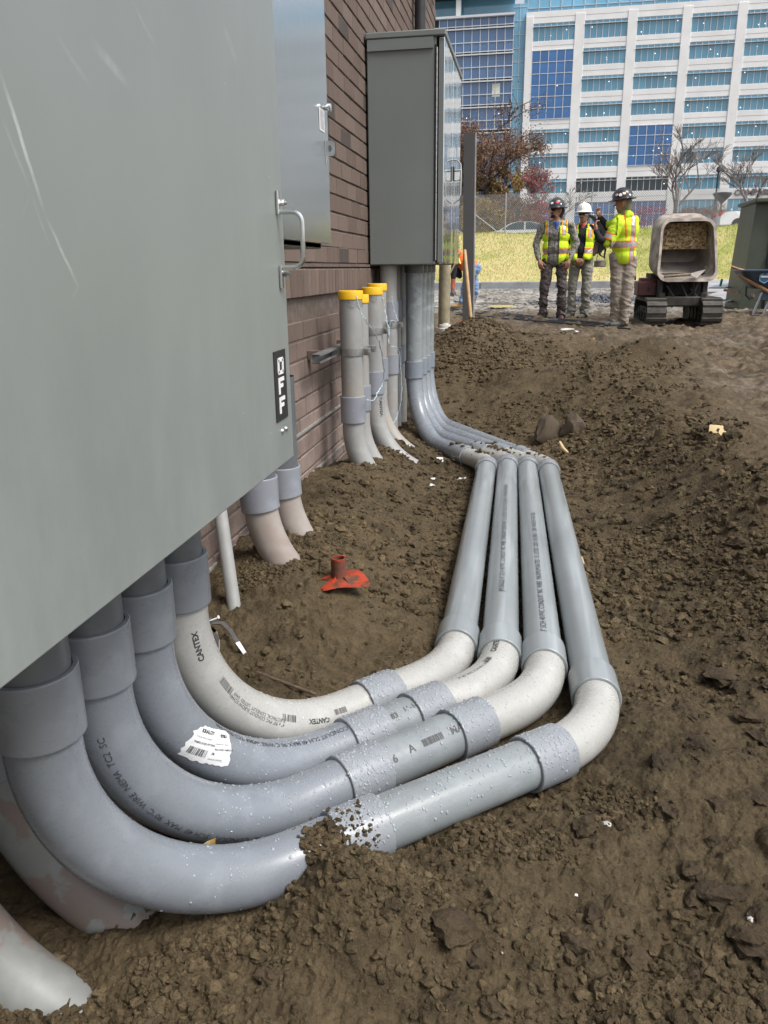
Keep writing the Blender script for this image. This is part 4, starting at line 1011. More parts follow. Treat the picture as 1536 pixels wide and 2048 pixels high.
def clod(px,py,s,label,z=None,mat=None,seed=0,flat=.75,nm='soil_clod',cat='soil clod'):
    k=P(px,py,Z=-1.0)
    for _ in range(6): k=P(px,py,Z=hz(k.x,k.y)+s*.25)
    v,f=lump(3,seed,.34,cuts=10); mb=MB(); mb.add(v*np.array([s,s,s*flat]),f); o=mb.obj(nm,mat or M_clod,local=True,smooth=25); o.location=(k.x,k.y,k.z); o['label']=label; o['category']=cat; return o
clod(1440,1352,.052,'largest flat clod right of the pale bends, half sunk in the bank',seed=201,flat=.6)
clod(1500,1880,.045,'big clod at the right edge near the bottom corner',seed=202)
clod(1165,1655,.028,'dark clod below the second coupling of the outermost conduit',seed=203)
clod(905,1850,.045,'slab-shaped clod in the lower middle foreground',seed=204,flat=.55)
clod(1150,1885,.030,'dark round clod near the white pebble at the bottom',seed=205)
clod(985,2010,.022,'clod at the bottom edge below the slab-shaped clod',seed=206)
clod(535,1950,.022,'round clod in the foreground left of the slab-shaped clod',seed=207)
clod(1440,1790,.035,'angular clod near the right edge above the bottom corner clod',seed=208)
clod(1310,700,.10,'dark clod capping the low spoil ridge beyond the dig',seed=209,flat=.45)
clod(780,985,.03,'flat clod on the mound between the elbows and the capped conduits',seed=210)
M_rock=simple('rock',(.075,.055,.036),.85,var=.35,sc=6,bump=.5); M_pale=simple('pale_stone',(.45,.43,.40),.7,var=.2,sc=20)
def slab(px,py,Yd,sc,rot,seed,label):
    k=P(px,py,Y=Yd); k.z=hz(k.x,Yd)+sc[2]*.55; v,f=lump(3,seed,.14,cuts=16); v=v*np.array(sc); v[:,0]*=(1-.80*np.clip(v[:,2]/sc[2],-1,1)); v[:,2]*=1.25; mb=MB(); mb.add(v,f); o=mb.obj('rock_slab',M_rock,local=True,smooth=18); o.location=(k.x,Yd,k.z-sc[2]*.15); o.rotation_euler=rot; o['label']=label; o['category']='rock'
slab(1098,840,5.55,(.12,.08,.16),(-.35,.10,.4),411,'pointed rock slab leaning on the back slope of the dig behind the conduit bends')
slab(1145,846,5.50,(.10,.07,.11),(-.45,-.25,-.3),412,'blunt rock slab beside the pointed one on the back slope')
clod(1193,1785,.0,'x') if False else None
clod(1152,1790,.004,'tiny white pebble on the foreground soil',mat=M_white,seed=301,nm='pebble',cat='pebble')
clod(1213,1648,.008,'small bluish-grey flint chip on the soil right of the conduits',mat=M_pale,seed=302,nm='stone_chip',cat='stone')
clod(1500,1835,.010,'pale stone chip beside the clod near the right edge',mat=M_pale,seed=303,nm='stone_chip',cat='stone')
clod(1003,1905,.006,'little whitish stone chip in the bottom foreground',mat=M_pale,seed=304,nm='stone_chip',cat='stone')
g=NG('clear_plastic'); M_clear=g.fin((.8,.82,.85),.1,0,None,Transmission_Weight=.7)
clod(1124,1563,.006,'crumpled scrap of clear plastic beside the outermost conduit coupling',mat=M_clear,seed=305,nm='plastic_scrap',cat='scrap')
M_straw2=simple('dry_leaf',(.55,.42,.22),.7,var=.2); M_wood=simple('raw_wood',(.42,.27,.13),.6,var=.25,sc=14)
k=P(1440,880,Z=-.87); m=MB(); m.prism([(k.x-.06,k.y,hz(k.x,k.y)+.005),(k.x+.06,k.y-.02,hz(k.x,k.y)+.0),(k.x+.01,k.y+.03,hz(k.x,k.y)+.05),(k.x-.055,k.y+.02,hz(k.x,k.y)+.055)],(0.003,.006,.002)); m.obj('dry_leaf',M_straw2,label='curled tan scrap of husk on the crest of the bank at right',category='leaf')
k=P(1130,880,Z=-1.05); zz_=hzd(k.x,k.y); m=MB(); m.tube([(k.x-.03,k.y+.05,zz_+.06),(k.x-.01,k.y,zz_+.03),(k.x+.02,k.y-.04,zz_+.012)],[.010,.013,.009],7); m.obj('wood_stub',M_straw2,label='small pale wood stub behind the conduit bends',category='wood scrap')
k=P(1164,1092,Z=-1.08); m=MB(); m.tube([(k.x-.02,k.y+.02,hz(k.x,k.y)+.03),(k.x,k.y,hz(k.x,k.y)+.035),(k.x+.012,k.y-.01,hz(k.x,k.y)+.01)],[.006,.008,.004],6); m.obj('wood_stub',M_straw2,label='tiny cream scrap beside the long pipes halfway down',category='wood scrap')
# white splashes of dried adhesive on the soil by the conduit bends
M_splash=simple('white_splash',(.68,.70,.70),.5,var=.1,sc=60)
def splash(px,py,w_,h_,label,seed):
    k=P(px,py,Z=-1.13)
    for _ in range(5): k=P(px,py,Z=hzd(k.x,k.y))
    r=np.random.default_rng(seed); n=26; V=[(k.x,k.y,hzd(k.x,k.y)+.009)]
    for i in range(n):
        a=2*math.pi*i/n; q=.55+.6*r.random()
        x=k.x+w_*q*math.cos(a); y=k.y+h_*q*math.sin(a); V.append((x,y,hzd(x,y)+.006))
    MB().add(V,[(0,1+i,1+(i+1)%n) for i in range(n)]).obj('white_splash',M_splash,label=label,category='splash')
splash(884,925,.045,.035,'scattered white splash on the soil left of the first far bend',1); splash(925,957,.04,.04,'white splash on the soil touching the innermost long pipe',2)
splash(865,972,.018,.018,'small white splash farther left of the innermost pipe',3); splash(866,958,.014,.014,'tiny white fleck between the other splashes',4)
# soil resting on top of the near coupling and elbow of the outermost run
def crumbs_on(path,us,th,sd,N,r0,seed,smax,label,lab2,mass=None):
    rg=np.random.default_rng(seed); V=[];F=[];n0=0
    for i in range(N):
        u=rg.uniform(*us); t_=rg.normal(th,sd); p,t,a,b=path.at(u); q=.0015+smax*rg.random()**2.5; nn=math.cos(t_)*a+math.sin(t_)*b
        v,f=LUMP1[rg.integers(14)]; V.append(v*q+p+nn*(r0+q*.25)); F+=[tuple(k+n0 for k in t2) for t2 in f]; n0+=len(v)
    mb=MB(); mb.v=V; mb.n=n0; mb.f=F; mb.m=[0]*len(F); o=mb.obj(lab2,M_crumb,smooth=50); o['kind']='stuff'; o['label']=label; o['category']='soil'
S=SPEC['A']; pa=RUN['A']
crumbs_on(pa,(S['u1']-.13,S['u1']-.045),.75,.42,600,RP,1,.009,'soil crumbs clinging to the outermost elbow just before its coupling','soil_on_elbow')
crumbs_on(pa,(S['u1']-.055,S['u1']+.02),.8,.5,130,RC,2,.005,'soil crumbs sprinkled on the nearest coupling','soil_on_coupling')
for kk,sd_ in (('C',31),('B',32),('A',33),('D',34)):
    S=SPEC[kk]; crumbs_on(RUN[kk],(S['uf0']+.10,S['uf0']+.55),UP,.5,45,RP,sd_,.016,'dark soil dropped on the far bends of a conduit run','soil_on_bends')

# ================================================================= POSTS, HEAP TOOLS
gx=P(931,645,Z=-.80)
k0=P(936,650,Y=9.2); k1=P(939,265,Y=9.2); wpx=21/FPX*9.0
T=thing('metal_post','tall flat dark grey channel post standing upright in the spoil heap','post',(k0.x,9.2,-.8))
m=MB(); dx=(k1.x-k0.x); zz0=-.95; L=[(k0.x-wpx/2-.003,zz0),(k0.x+wpx/2-.003,zz0),(k1.x+wpx/2,k1.z),(k1.x-wpx/2,k1.z)]
M_post=simple('post_paint',(.085,.085,.084),.5,var=.06,sc=3); M_postedge=simple('post_edge',(.36,.36,.35),.5)
m.add([(x,9.2,z) for x,z in L]+[(x,9.205,z) for x,z in L],[(0,1,2,3),(7,6,5,4),(0,4,5,1),(3,2,6,7),(0,3,7,4)]); m.obj('web',M_post,T)
m=MB(); m.add([(L[1][0],9.199,L[1][1]),(L[1][0]+.012,9.199,L[1][1]),(L[2][0]+.012,9.199,L[2][1]),(L[2][0],9.199,L[2][1]),(L[1][0],9.25,L[1][1]),(L[1][0]+.012,9.25,L[1][1]),(L[2][0]+.012,9.25,L[2][1]),(L[2][0],9.25,L[2][1])],[(0,1,2,3),(1,5,6,2),(4,0,3,7),(5,4,7,6)]); m.obj('flange',M_postedge,T)
M_red=simple('red_marker',(.75,.05,.04),.5)
for px,py in ((919,642),(933,648)):
    k=P(px,py,Y=9.1); m=MB(); m.box((k.x,9.1,k.z),(.016,.01,.035),rz=.3); m.obj('marker_flag',M_red,label='small red marker tab at the foot of the post, '+('left' if px<925 else 'right')+' one',category='marker')
a=P(929,500,Y=8.9); b=P(942,640,Y=8.6); m=MB(); b2=b+(b-a)*.25; m.tube([a,a+(b-a)*.02,b,b2],[.017,.020,.0195,.019],14)
m.obj('wooden_shaft',M_wood,label='wooden shovel shaft leaning against the grey post, its blade buried in the heap',category='shovel')
k=P(888,640,Y=9.9); kt=P(892,532,Y=9.9); M_oldw=simple('old_timber',(.30,.26,.17),.85,var=.3,sc=9,bump=.4)
m=MB(); m.tube([(k.x,9.9,-.95),(k.x,9.9,-.2),(k.x+.01,9.9,.55)],[.072,.070,.066],18); m.obj('timber_pole',M_oldw,label='thick weathered round timber pole just beyond the corner of the brick wall',category='pole')
k=P(891,668,Y=8.55); k.z=max(k.z,hz(k.x,8.55)+.06); M_pvcw=simple('white_pvc',(.66,.65,.60),.45,var=.12,sc=14)
T=thing('cleanout_cap','white round pipe fitting with a raised cap at the corner of the brick wall','pipe fitting',(k.x,8.55,k.z-.1))
m=MB(); m.lathe([(.072,-.12),(.078,-.02),(.080,-.02),(.080,.01),(.070,.014)],(k.x,8.55,k.z),26); m.obj('body',M_pvcw,T)
m=MB(); m.lathe([(.070,.012),(.066,.045),(.030,.048),(.030,.062),(.0001,.064)],(k.x,8.55,k.z),26); m.obj('cap',M_pvcw,T)
# bundle of dark bars lying on the ground
M_bar=simple('dark_steel_bar',(.045,.045,.05),.45,.4,var=.3,sc=4)
g0=-.80
for i in range(6):
    a=P(878+i*9,618+i*3.2,Z=g0); b=P(1196+i*13,650+i*2.4,Z=g0); a.z=hz(a.x,a.y)+.03; b.z=hz(b.x,b.y)+.03+.01*(i%2)
    mid=(a+b)/2; mid.z=hz(mid.x,mid.y)+.035
    m=MB(); m.tube([a,mid,b],.011,8); m.obj('steel_bar',M_bar,label='long dark bar in a loose bundle lying on the ground before the workers',category='steel bar',group='dark bars lying in a bundle')
m=MB(); m.tube([P(868,596,Z=g0+.02),P(900,602,Z=g0+.02),P(935,607,Z=g0+.02)],.02,8); m.obj('black_hose',M_bar,label='short black hose lying behind the grey post by the crouching worker',category='hose')
for (px,py,w_,h_,mt,lab) in ((1128,662,.13,.05,M_splash,'torn pale paper scrap on the ground near the bars'),(1146,666,.07,.03,M_white,'white paper scrap beside the torn one'),(1180,682,.05,.02,M_yel,'small yellow scrap on the level ground')):
    k=P(px,py,Z=-.80); zz_=hz(k.x,k.y); m=MB(); m.prism([(k.x-w_,k.y,zz_+.025),(k.x-w_*.2,k.y-h_,zz_+.03),(k.x+w_,k.y+h_*.2,zz_+.035),(k.x+w_*.3,k.y+h_,zz_+.04)],(0,.002,.008)); m.obj('paper_scrap',mt,label=lab,category='litter')
g=NG('muddy_water'); M_pud=g.fin(g.mix(g.ramp(g.noise(3,3),.4,.6),(.40,.34,.16),(.50,.44,.24)),.12)
k=P(1005,615,Z=-.78); n=22; rp=random.Random(4)
MB().add([(k.x,k.y,-.752)]+[(k.x+.27*math.cos(2*math.pi*i/n)*rp.uniform(.8,1.15),k.y+.62*math.sin(2*math.pi*i/n)*rp.uniform(.75,1.1),-.752) for i in range(n)],[(0,1+i,1+(i+1)%n) for i in range(n)]).obj('puddle',M_pud,kind='structure')
# gravel heap behind the workers
M_grav=simple('dark_gravel',(.11,.12,.135),.7,var=.5,sc=30)
r=np.random.default_rng(9); V=[];F=[];n0=0
for i in range(700):
    x=r.normal(1.55,.65); y=r.normal(19.6,.45); z=-.80+.16*math.exp(-((x-1.55)/.8)**2-((y-19.6)/.5)**2); v,f=LUMP1[r.integers(14)]; q=r.uniform(.02,.05)
    V.append(v*q+np.array([x,y,z])); F+=[tuple(k_+n0 for k_ in t) for t in f]; n0+=len(v)
mb=MB(); mb.v=V; mb.n=n0; mb.f=F; mb.m=[0]*len(F); o=mb.obj('gravel',M_grav,smooth=0); o['kind']='stuff'; o['label']='low spread of dark gravel between the workers and the kerb'; o['category']='gravel'
# churned mud and washed-out rubble
r=np.random.default_rng(19); V=[];F=[];n0=0
for i in range(900):
    x=r.uniform(-2.2,4.5); y=r.uniform(14.5,23); q=r.uniform(.02,.085)*r.uniform(.4,1); v,f=LUMP1[r.integers(14)]
    V.append(v*np.array([q*1.5,q,q*.5])+np.array([x,y,hz(x,y)+.005])); F+=[tuple(k_+n0 for k_ in t) for t in f]; n0+=len(v)
mb=MB(); mb.v=V; mb.n=n0; mb.f=F; mb.m=[0]*len(F); o=mb.obj('mud_rubble',M_soil,smooth=40); o['kind']='stuff'; o['label']='churned lumpy mud and rubble between the bars and the road'; o['category']='mud'
# ================================================================= PEOPLE
def lin(*c): return c
M_skin=simple('skin',(.38,.20,.125),.5,var=.12,sc=12); M_skin2=simple('skin_ruddy',(.40,.19,.12),.5,var=.12,sc=12)
def camo(name,cs,sc=9):
    g=NG(name); a=g.noise(sc,4,.7,dist=2.2,vec=g.mp((1.6,1,1))); b=g.noise(sc*1.7,5,.75,dist=3); c=g.noise(sc*3.1,3,.7,dist=2)
    q=g.mix(g.ramp(a,.47,.5),cs[0],cs[1]); q=g.mix(g.ramp(b,.53,.56),q,cs[2]); q=g.mix(g.ramp(c,.60,.63),q,cs[3]); return g.fin(q,.85,0,g.bump(g.noise(28,4,vec=g.mp((1,1,.5))),.35,.02))
M_camo=camo('camo_jacket',[(.17,.16,.13),(.33,.32,.29),(.06,.06,.05),(.47,.46,.43)]); M_camod=camo('camo_trousers',[(.055,.042,.04),(.11,.085,.085),(.025,.02,.02),(.20,.17,.165)])
def cloth(name,c,var=.15): return simple(name,c,.85,var=var,sc=5,bump=.5)
M_lime=cloth('hi_vis_lime',(.60,.82,.02),.06); M_limed=cloth('lime_hoodie',(.56,.76,.03),.06); M_or=cloth('hi_vis_orange',(.90,.17,.02),.06)
M_silver=simple('reflective_tape',(.42,.40,.41),.35,.3,var=.1)
M_bjack=cloth('black_jacket',(.016,.017,.02)); M_khaki=cloth('khaki_trousers',(.30,.255,.21),.12); M_gtr=cloth('grey_trousers',(.27,.26,.225),.15); M_jean=cloth('blue_jeans',(.20,.31,.50),.3)
M_boot=simple('brown_boot',(.09,.045,.035),.6,var=.3,sc=30); M_bootg=simple('grey_boot',(.09,.09,.085),.7,var=.35,sc=30); M_tan=simple('tan_boot',(.42,.27,.12),.7)
M_hblk=simple('dark_helmet',(.035,.035,.038),.22,var=.2,sc=6); M_hwht=simple('white_helmet',(.78,.76,.70),.3,var=.05); M_glass=simple('dark_lens',(.008,.008,.01),.08); M_hair=simple('dark_hair',(.015,.012,.01),.8)
M_blue=simple('blue_shirt',(.03,.08,.30),.8); M_olive=cloth('olive_bandana',(.17,.17,.10)); M_glove=simple('work_glove',(.20,.20,.19),.8,var=.3,sc=40); M_rt=simple('red_print',(.6,.03,.04),.4); M_strap=simple('black_webbing',(.012,.012,.013),.7)
class Body:
    def __init__(s): s.pr=[]
    def cap(s,a,ra,b,rb,tag,sq=None): s.pr.append((A3(a),ra,A3(b),rb,tag,sq)); return s
    def chain(s,pts,tag):
        for i in range(len(pts)-1): s.cap(pts[i][:3],pts[i][3],pts[i+1][:3],pts[i+1][3],tag)
    def el(s,c,r,tag,rz=0,rx=0): s.pr.append((A3(c),tuple(r),None,(rz,rx),tag,None))
    def mesh(s,infl=0,tags=None,vox=.009):
        mb=MB()
        for a,ra,b,rb,tag,sq in s.pr:
            if tags and tag not in tags: continue
            if b is None: mb.ell(a,[q+infl for q in ra],18,12,rz=rb[0],rx=rb[1])
            else:
                mb.ell(a,[ra+infl]*3,12,8); mb.ell(b,[rb+infl]*3,12,8); mb.tube([a,b],[ra+infl,rb+infl],14)
        me=mb.mesh('tmp',[M_skin],0); o=bpy.data.objects.new('tmp',me); COL.objects.link(o)
        md=o.modifiers.new('r','REMESH'); md.mode='VOXEL'; md.voxel_size=vox; sm=o.modifiers.new('s','SMOOTH'); sm.iterations=3; sm.factor=.5
        dg=bpy.context.evaluated_depsgraph_get(); out=bpy.data.meshes.new_from_object(o.evaluated_get(dg))
        bpy.data.objects.remove(o); bpy.data.meshes.remove(me); return out
    def tagof(s,co,skip=()):
        best=np.full(len(co),1e9); tg=np.zeros(len(co),int); names=[]
        for a,ra,b,rb,tag,sq in s.pr:
            if tag in skip: continue
            if b is None: d=(np.linalg.norm((co-a)/np.array(ra),axis=1)-1)*min(ra)
            else:
                ab=b-a; L=ab@ab+1e-12; t=np.clip(((co-a)@ab)/L,0,1); d=np.linalg.norm(co-(a+t[:,None]*ab),axis=1)-(ra+(rb-ra)*t)
            if tag not in names: names.append(tag)
            i=names.index(tag); m_=d<best; best[m_]=d[m_]; tg[m_]=i
        return np.array(names)[tg]
def hand(B,wr,d,n,side,tag='skin',curl=.6,sc=1.0):
    """d: direction of the fingers, n: palm normal, side: +1/-1 thumb side"""
    d=A3(d)/np.linalg.norm(A3(d)); n=A3(n); n=n-d*np.dot(n,d); n/=np.linalg.norm(n); s=np.cross(d,n)*side; w=A3(wr)
    B.cap(w,.026*sc,w+d*.05*sc,.030*sc,tag); B.cap(w+d*.03*sc-s*.018*sc,.018*sc,w+d*.085*sc-s*.022*sc,.013*sc,tag); B.cap(w+d*.03*sc+s*.018*sc,.018*sc,w+d*.085*sc+s*.026*sc,.013*sc,tag)
    for i,(o_,l) in enumerate(((-.031,.060),(-.011,.075),(.010,.080),(.031,.070))):
        p0=w+(d*.085+s*o_)*sc; a=curl*.6; p1=p0+(d*math.cos(a)+n*math.sin(a))*l*.5*sc; a2=curl*1.5; p2=p1+(d*math.cos(a2)+n*math.sin(a2))*l*.5*sc
        B.cap(p0,.0100*sc,p1,.0095*sc,tag); B.cap(p1,.0095*sc,p2,.0080*sc,tag)
    p0=w+(d*.025+s*.028)*sc; p1=p0+(d*.035+s*.028+n*.012)*sc; p2=p1+(d*.032+n*.018*curl+s*.004)*sc; B.cap(p0,.014*sc,p1,.0115*sc,tag); B.cap(p1,.0115*sc,p2,.0095*sc,tag)
def head(B,c,yaw,tilt=0,tag='skin',beard=None,hs=1.0):
    """c: head centre; yaw: 0 faces -Y (towards the camera), positive turns to -X (left)"""
    c=A3(c); fy=np.array([-math.sin(yaw),-math.cos(yaw),0]); lx=np.array([math.cos(yaw),-math.sin(yaw),0]); up=np.array([0,0,1.]); up=up-fy*tilt; fy=fy+np.array([0,0,tilt])
    f=lambda x,y,z: c+lx*x+fy*y+up*z
    B.pr.append((f(0,-.008,.02),(.075,.094,.098),None,(-yaw,0),tag,None))
    B.cap(f(0,.035,-.045),.052,f(0,.05,-.075),.032,tag); B.cap(f(0,.02,-.02),.062,f(0,.025,-.055),.055,tag)
    B.cap(f(0,.093,.005),.009,f(0,.110,-.018),.0125,tag); B.cap(f(-.018,.085,-.043),.0085,f(.018,.085,-.043),.0085,tag)   # nose, mouth
    B.cap(f(-.022,.084,.034),.012,f(.022,.084,.034),.012,tag)                                                                # brow
    for s in (-1,1): B.cap(f(s*.077,-.005,.012),.012,f(s*.074,-.002,-.018),.009,tag)                                          # ears
    if beard:
        B.cap(f(-.03,.070,-.078),.022,f(.03,.070,-.078),.022,beard); B.cap(f(-.022,.092,-.032),.006,f(.022,.092,-.032),.006,beard)
    return f,fy,lx,up
def helmet(T,f,mat,label=None,brim=.045,stick=(),hs=1.0,dz=.052):
    c=f(0,0,dz); up=f(0,0,1)-f(0,0,0); fy=f(0,1,0)-f(0,0,0); lx=f(1,0,0)-f(0,0,0); n=36; R=[]
    prof=[(1.0,.0),(1.0,.02),(.97,.05),(.87,.085),(.66,.113),(.35,.130),(.01,.135)]
    a_=np.linspace(0,2*math.pi,n,endpoint=False); rw,rl=.108,.132
    def ring(k,z,ex=0): return np.array([c+lx*((rw*k+ex)*math.sin(a))+fy*((rl*k+ex*(1+.35*max(0,math.cos(a))))*math.cos(a))+up*(z-(ex*.22)) for a in a_])
    R=[ring(.97,-.006),ring(.97,-.003,brim),ring(.97,.001,brim+.002),ring(1.0,.004,brim),ring(1.0,.010,.004)]+[ring(k,z) for k,z in prof[1:]]
    m=MB(); m.rings(R,cap1=True); h=m.obj('helmet',mat,T,local=True)
    m=MB(); m.tube([c+fy*(rl*1.0*math.cos(t))+up*(.012+.128*math.sin(t)) for t in np.linspace(.25,math.pi-.25,12)],.009,8); m.obj('crest',mat,h,local=True)
    for (ang,z,rr,mt) in stick:
        an=math.radians(ang); k=.99 if z<.05 else .90; d=lx*math.sin(an)+fy*math.cos(an); p=c+lx*(rw*k*math.sin(an))+fy*(rl*k*math.cos(an))+up*(z+.012); nn=d*.88+up*.47
        m=MB(); t1=np.cross(nn,up); t1/=np.linalg.norm(t1); t2=np.cross(nn,t1); m.add([p+nn*.006+t1*rr*math.cos(q)+t2*rr*math.sin(q) for q in np.linspace(0,2*math.pi,14,endpoint=False)]+[p-nn*.006+t1*rr*math.cos(q)+t2*rr*math.sin(q) for q in np.linspace(0,2*math.pi,14,endpoint=False)],[tuple(range(14))]+[(i,14+i,14+(i+1)%14,(i+1)%14) for i in range(14)]); m.obj('helmet_sticker',mt,h,local=True)
    return h
def glasses(T,f):
    m=MB()
    for s in (-1,1): m.rings([[f(s*x,y,z) for x,y,z in ((.004,.101,.030),(.036,.094,.032),(.062,.070,.028),(.060,.070,.008),(.034,.094,.002),(.010,.101,.008))],[f(s*x,y+.005,z) for x,y,z in ((.004,.101,.030),(.036,.094,.032),(.064,.072,.028),(.062,.072,.008),(.034,.094,.002),(.010,.101,.008))]],0,True,True)
    m.tube([f(-.012,.104,.024),f(.012,.104,.024)],.003,6)
    for s in (-1,1): m.tube([f(s*.062,.072,.024),f(s*.080,.0,.018)],.003,6)
    m.obj('sunglasses',M_glass,T,local=True)
def build(B,T,mats,wr=None,vox=.009,folds=.007,seed=0):
    me=B.mesh(vox=vox); co=np.empty(len(me.vertices)*3); me.vertices.foreach_get('co',co); co=co.reshape(-1,3)
    nr=np.empty(len(me.vertices)*3); me.vertices.foreach_get('normal',nr); nr=nr.reshape(-1,3)
    tg=B.tagof(co); amp=np.where(np.isin(tg,[t for t in mats if t.startswith('c_')]),1.,0.)
    big=np.where(np.isin(tg,['c_leg']),1.5,1.)
    ang=np.arctan2(nr[:,1],nr[:,0]); low=1+1.3*sstep(.55,.15,co[:,2])
    w1=fbm(co[:,0]*6+co[:,2]*4+seed,co[:,2]*16+co[:,1]*5,3,seed+1); w2=fbm(co[:,0]*18+seed,co[:,2]*34+co[:,1]*12,2,seed+5)
    w3=1-np.abs(fbm(co[:,0]*7+co[:,1]*6+seed*3,co[:,2]*13+co[:,0]*7,2,seed+9))*4
    co=co+nr*((w1*2.2+w2*.8+np.clip(w3,0,1)*.9)*folds*.62*amp*big*np.where(np.isin(tg,['c_leg']),low,1))[:,None]
    me.vertices.foreach_set('co',co.ravel())
    names=list(mats); me.materials.clear()
    for t in names: me.materials.append(mats[t])
    fc=np.empty(len(me.polygons)*3); me.polygons.foreach_get('center',fc); ft=B.tagof(fc.reshape(-1,3))
    ix={t:i for i,t in enumerate(names)}; me.polygons.foreach_set('material_index',np.array([ix[t] for t in ft],np.int32)); me.polygons.foreach_set('use_smooth',[True]*len(me.polygons)); me.update()
    me.name='body'; o=bpy.data.objects.new('body',me); COL.objects.link(o); o.parent=T; return o
def garment(B,T,name,tags,infl,keep,mats,matf,vox=.010,folds=.004,seed=3):
    me=B.mesh(infl,tags,vox); import bmesh
    bm=bmesh.new(); bm.from_mesh(me); bm.faces.ensure_lookup_table()
    dead=[f for f in bm.faces if not keep(f.calc_center_median(),f.normal)]; bmesh.ops.delete(bm,geom=dead,context='FACES'); bm.to_mesh(me); bm.free()
    co=np.empty(len(me.vertices)*3); me.vertices.foreach_get('co',co); co=co.reshape(-1,3); nr=np.empty(len(me.vertices)*3); me.vertices.foreach_get('normal',nr); nr=nr.reshape(-1,3)
    co=co+nr*(fbm(co[:,0]*7+seed,co[:,2]*9+co[:,1]*5,3,seed)*folds*3)[:,None]; me.vertices.foreach_set('co',co.ravel())
    me.materials.clear(); [me.materials.append(m) for m in mats]
    for p in me.polygons: p.material_index=matf(p.center,p.normal); p.use_smooth=True
    me.name=name; o=bpy.data.objects.new(name,me); COL.objects.link(o); o.parent=T
    sd=o.modifiers.new('thick','SOLIDIFY'); sd.thickness=.004; sd.offset=1; return o
def legs(B,hipw,feet,knee_off,tag='c_leg',boot='boot',hz_=.92,r=(.098,.066,.060)):
    for s,(fx,fy,fa) in zip((-1,1),feet):
        hip=(s*hipw,0,hz_); kn=((s*hipw+fx)/2+knee_off[0]*s,(fy)/2-.03+knee_off[1],.50); an=(fx,fy+.02,.10)
        B.cap(hip,r[0],kn,r[1]+.008,tag); B.cap(kn,r[1]+.008,an,r[2],tag); B.cap((an[0],an[1],.15),r[2]+.012,(an[0],an[1]+.01,.085),r[2]+.008,tag)
        dx,dy=-math.sin(fa),-math.cos(fa); B.cap((fx,fy+.02,.10),.052,(fx-dx*.03,fy+.02-dy*.03,.045),.046,boot); B.cap((fx,fy+.02,.045),.045,(fx+dx*.13,fy+dy*.13,.035),.040,boot); B.cap((fx+dx*.13,fy+dy*.13,.036),.040,(fx+dx*.17,fy+dy*.17,.032),.032,boot)
def arm(B,sh,el,wr,tag,r=(.066,.052,.040)): B.cap(sh,r[0],el,r[1],tag); B.cap(el,r[1],wr,r[2],tag)
def torso(B,tag,w=.17,lean=(0,0),z0=.92,z1=1.42,sw=None):
    lx,ly=lean
    B.el((0,0,z0+.02),(w*.98,.125,.13),tag); B.el((lx*.35,ly*.35,z0+.17),(w*1.02,.135,.17),tag); B.el((lx*.8,ly*.8,z0+.36),(w*1.12,.135,.16),tag)
    sw=sw or w*.92; B.cap((lx-sw,ly,z1),.064,(lx+sw,ly,z1-(.03 if sw<w*.8 else 0)),.064,tag); B.cap((lx,ly,z1+.02),.06,(lx,ly-.01,z1+.10),.052,tag)

def face_rz(x,y): return math.atan2(-x,y)*0
# ---- worker in camouflage
k=P(1104,636,Z=-.80); X1,Y1=k.x,13.05; X1=P(1104,636,Y=Y1).x
T=thing('person','worker in camouflage jacket, open lime vest and dark hard hat, looking left','person',(X1,Y1,-.805),rz=-.05)
B=Body(); torso(B,'c_jack',.175); legs(B,.10,[(-.155,.0,.75),(.135,-.02,-.1)],(.01,0))
arm(B,(-.215,0,1.40),(-.30,.01,1.14),(-.245,-.07,.93),'c_jack'); arm(B,(.215,0,1.40),(.31,.01,1.14),(.225,-.08,.93),'c_jack')
B.cap((0,0,1.40),.10,(0,.02,1.47),.072,'c_jack'); B.cap((0,-.01,1.44),.058,(0,-.01,1.54),.054,'skin')
hand(B,(-.235,-.09,.90),(-.0+.25,-.25,-.9),(.3,.9,0),1,curl=.8); hand(B,(.215,-.10,.90),(-.25,-.25,-.9),(-.3,.9,0),-1,curl=.8)
B.cap((0,-.108,1.33),.018,(0,-.080,1.43),.034,'shirt')
f,fy,lx,up=head(B,(-.01,-.03,1.615),.85,-.02,beard='hair')
B.cap(f(0,-.06,.0),.075,f(0,-.05,-.06),.062,'hair')
build(B,T,{'c_jack':M_camo,'c_leg':M_camod,'boot':M_boot,'skin':M_skin,'hair':M_hair,'shirt':M_blue},seed=2)
helmet(T,f,M_hblk,stick=((60,.055,.022,M_rt),(20,.045,.020,M_white),(85,.03,.012,M_white))); glasses(T,f)
def vest_keep(open0,open1,z0,arm=.20):
    def k_(c,n):
        if c.z<z0 or c.z>1.475: return False
        if abs(c.x)>arm+.005: return False
        if c.z>1.28 and abs(c.x)>arm-.035+.05*(c.z-1.28)*0: return False
        if c.y<0 and open0<c.x<open1: return False
        if c.z>1.40 and abs(c.x)<.075: return False
        return True
    return k_
def vest_mat(c,n):
    ax=abs(c.x)
    if .985<c.z<1.075: return 2 if 1.0<c.z<1.06 else 1
    if c.z>1.26 and .085<ax<.15: return 2 if .098<ax<.138 else 1
    return 0
tt=['c_jack']
garment(B,T,'safety_vest',tt,.018,vest_keep(-.115,.055,.80,.20),[M_lime,M_or,M_silver],vest_mat)
m=MB(); m.tube([(-.012,-.150,1.33),(-.014,-.158,1.2),(-.012,-.158,1.0),(-.01,-.145,.84)],.004,6); m.obj('zip',M_black,T,local=True)
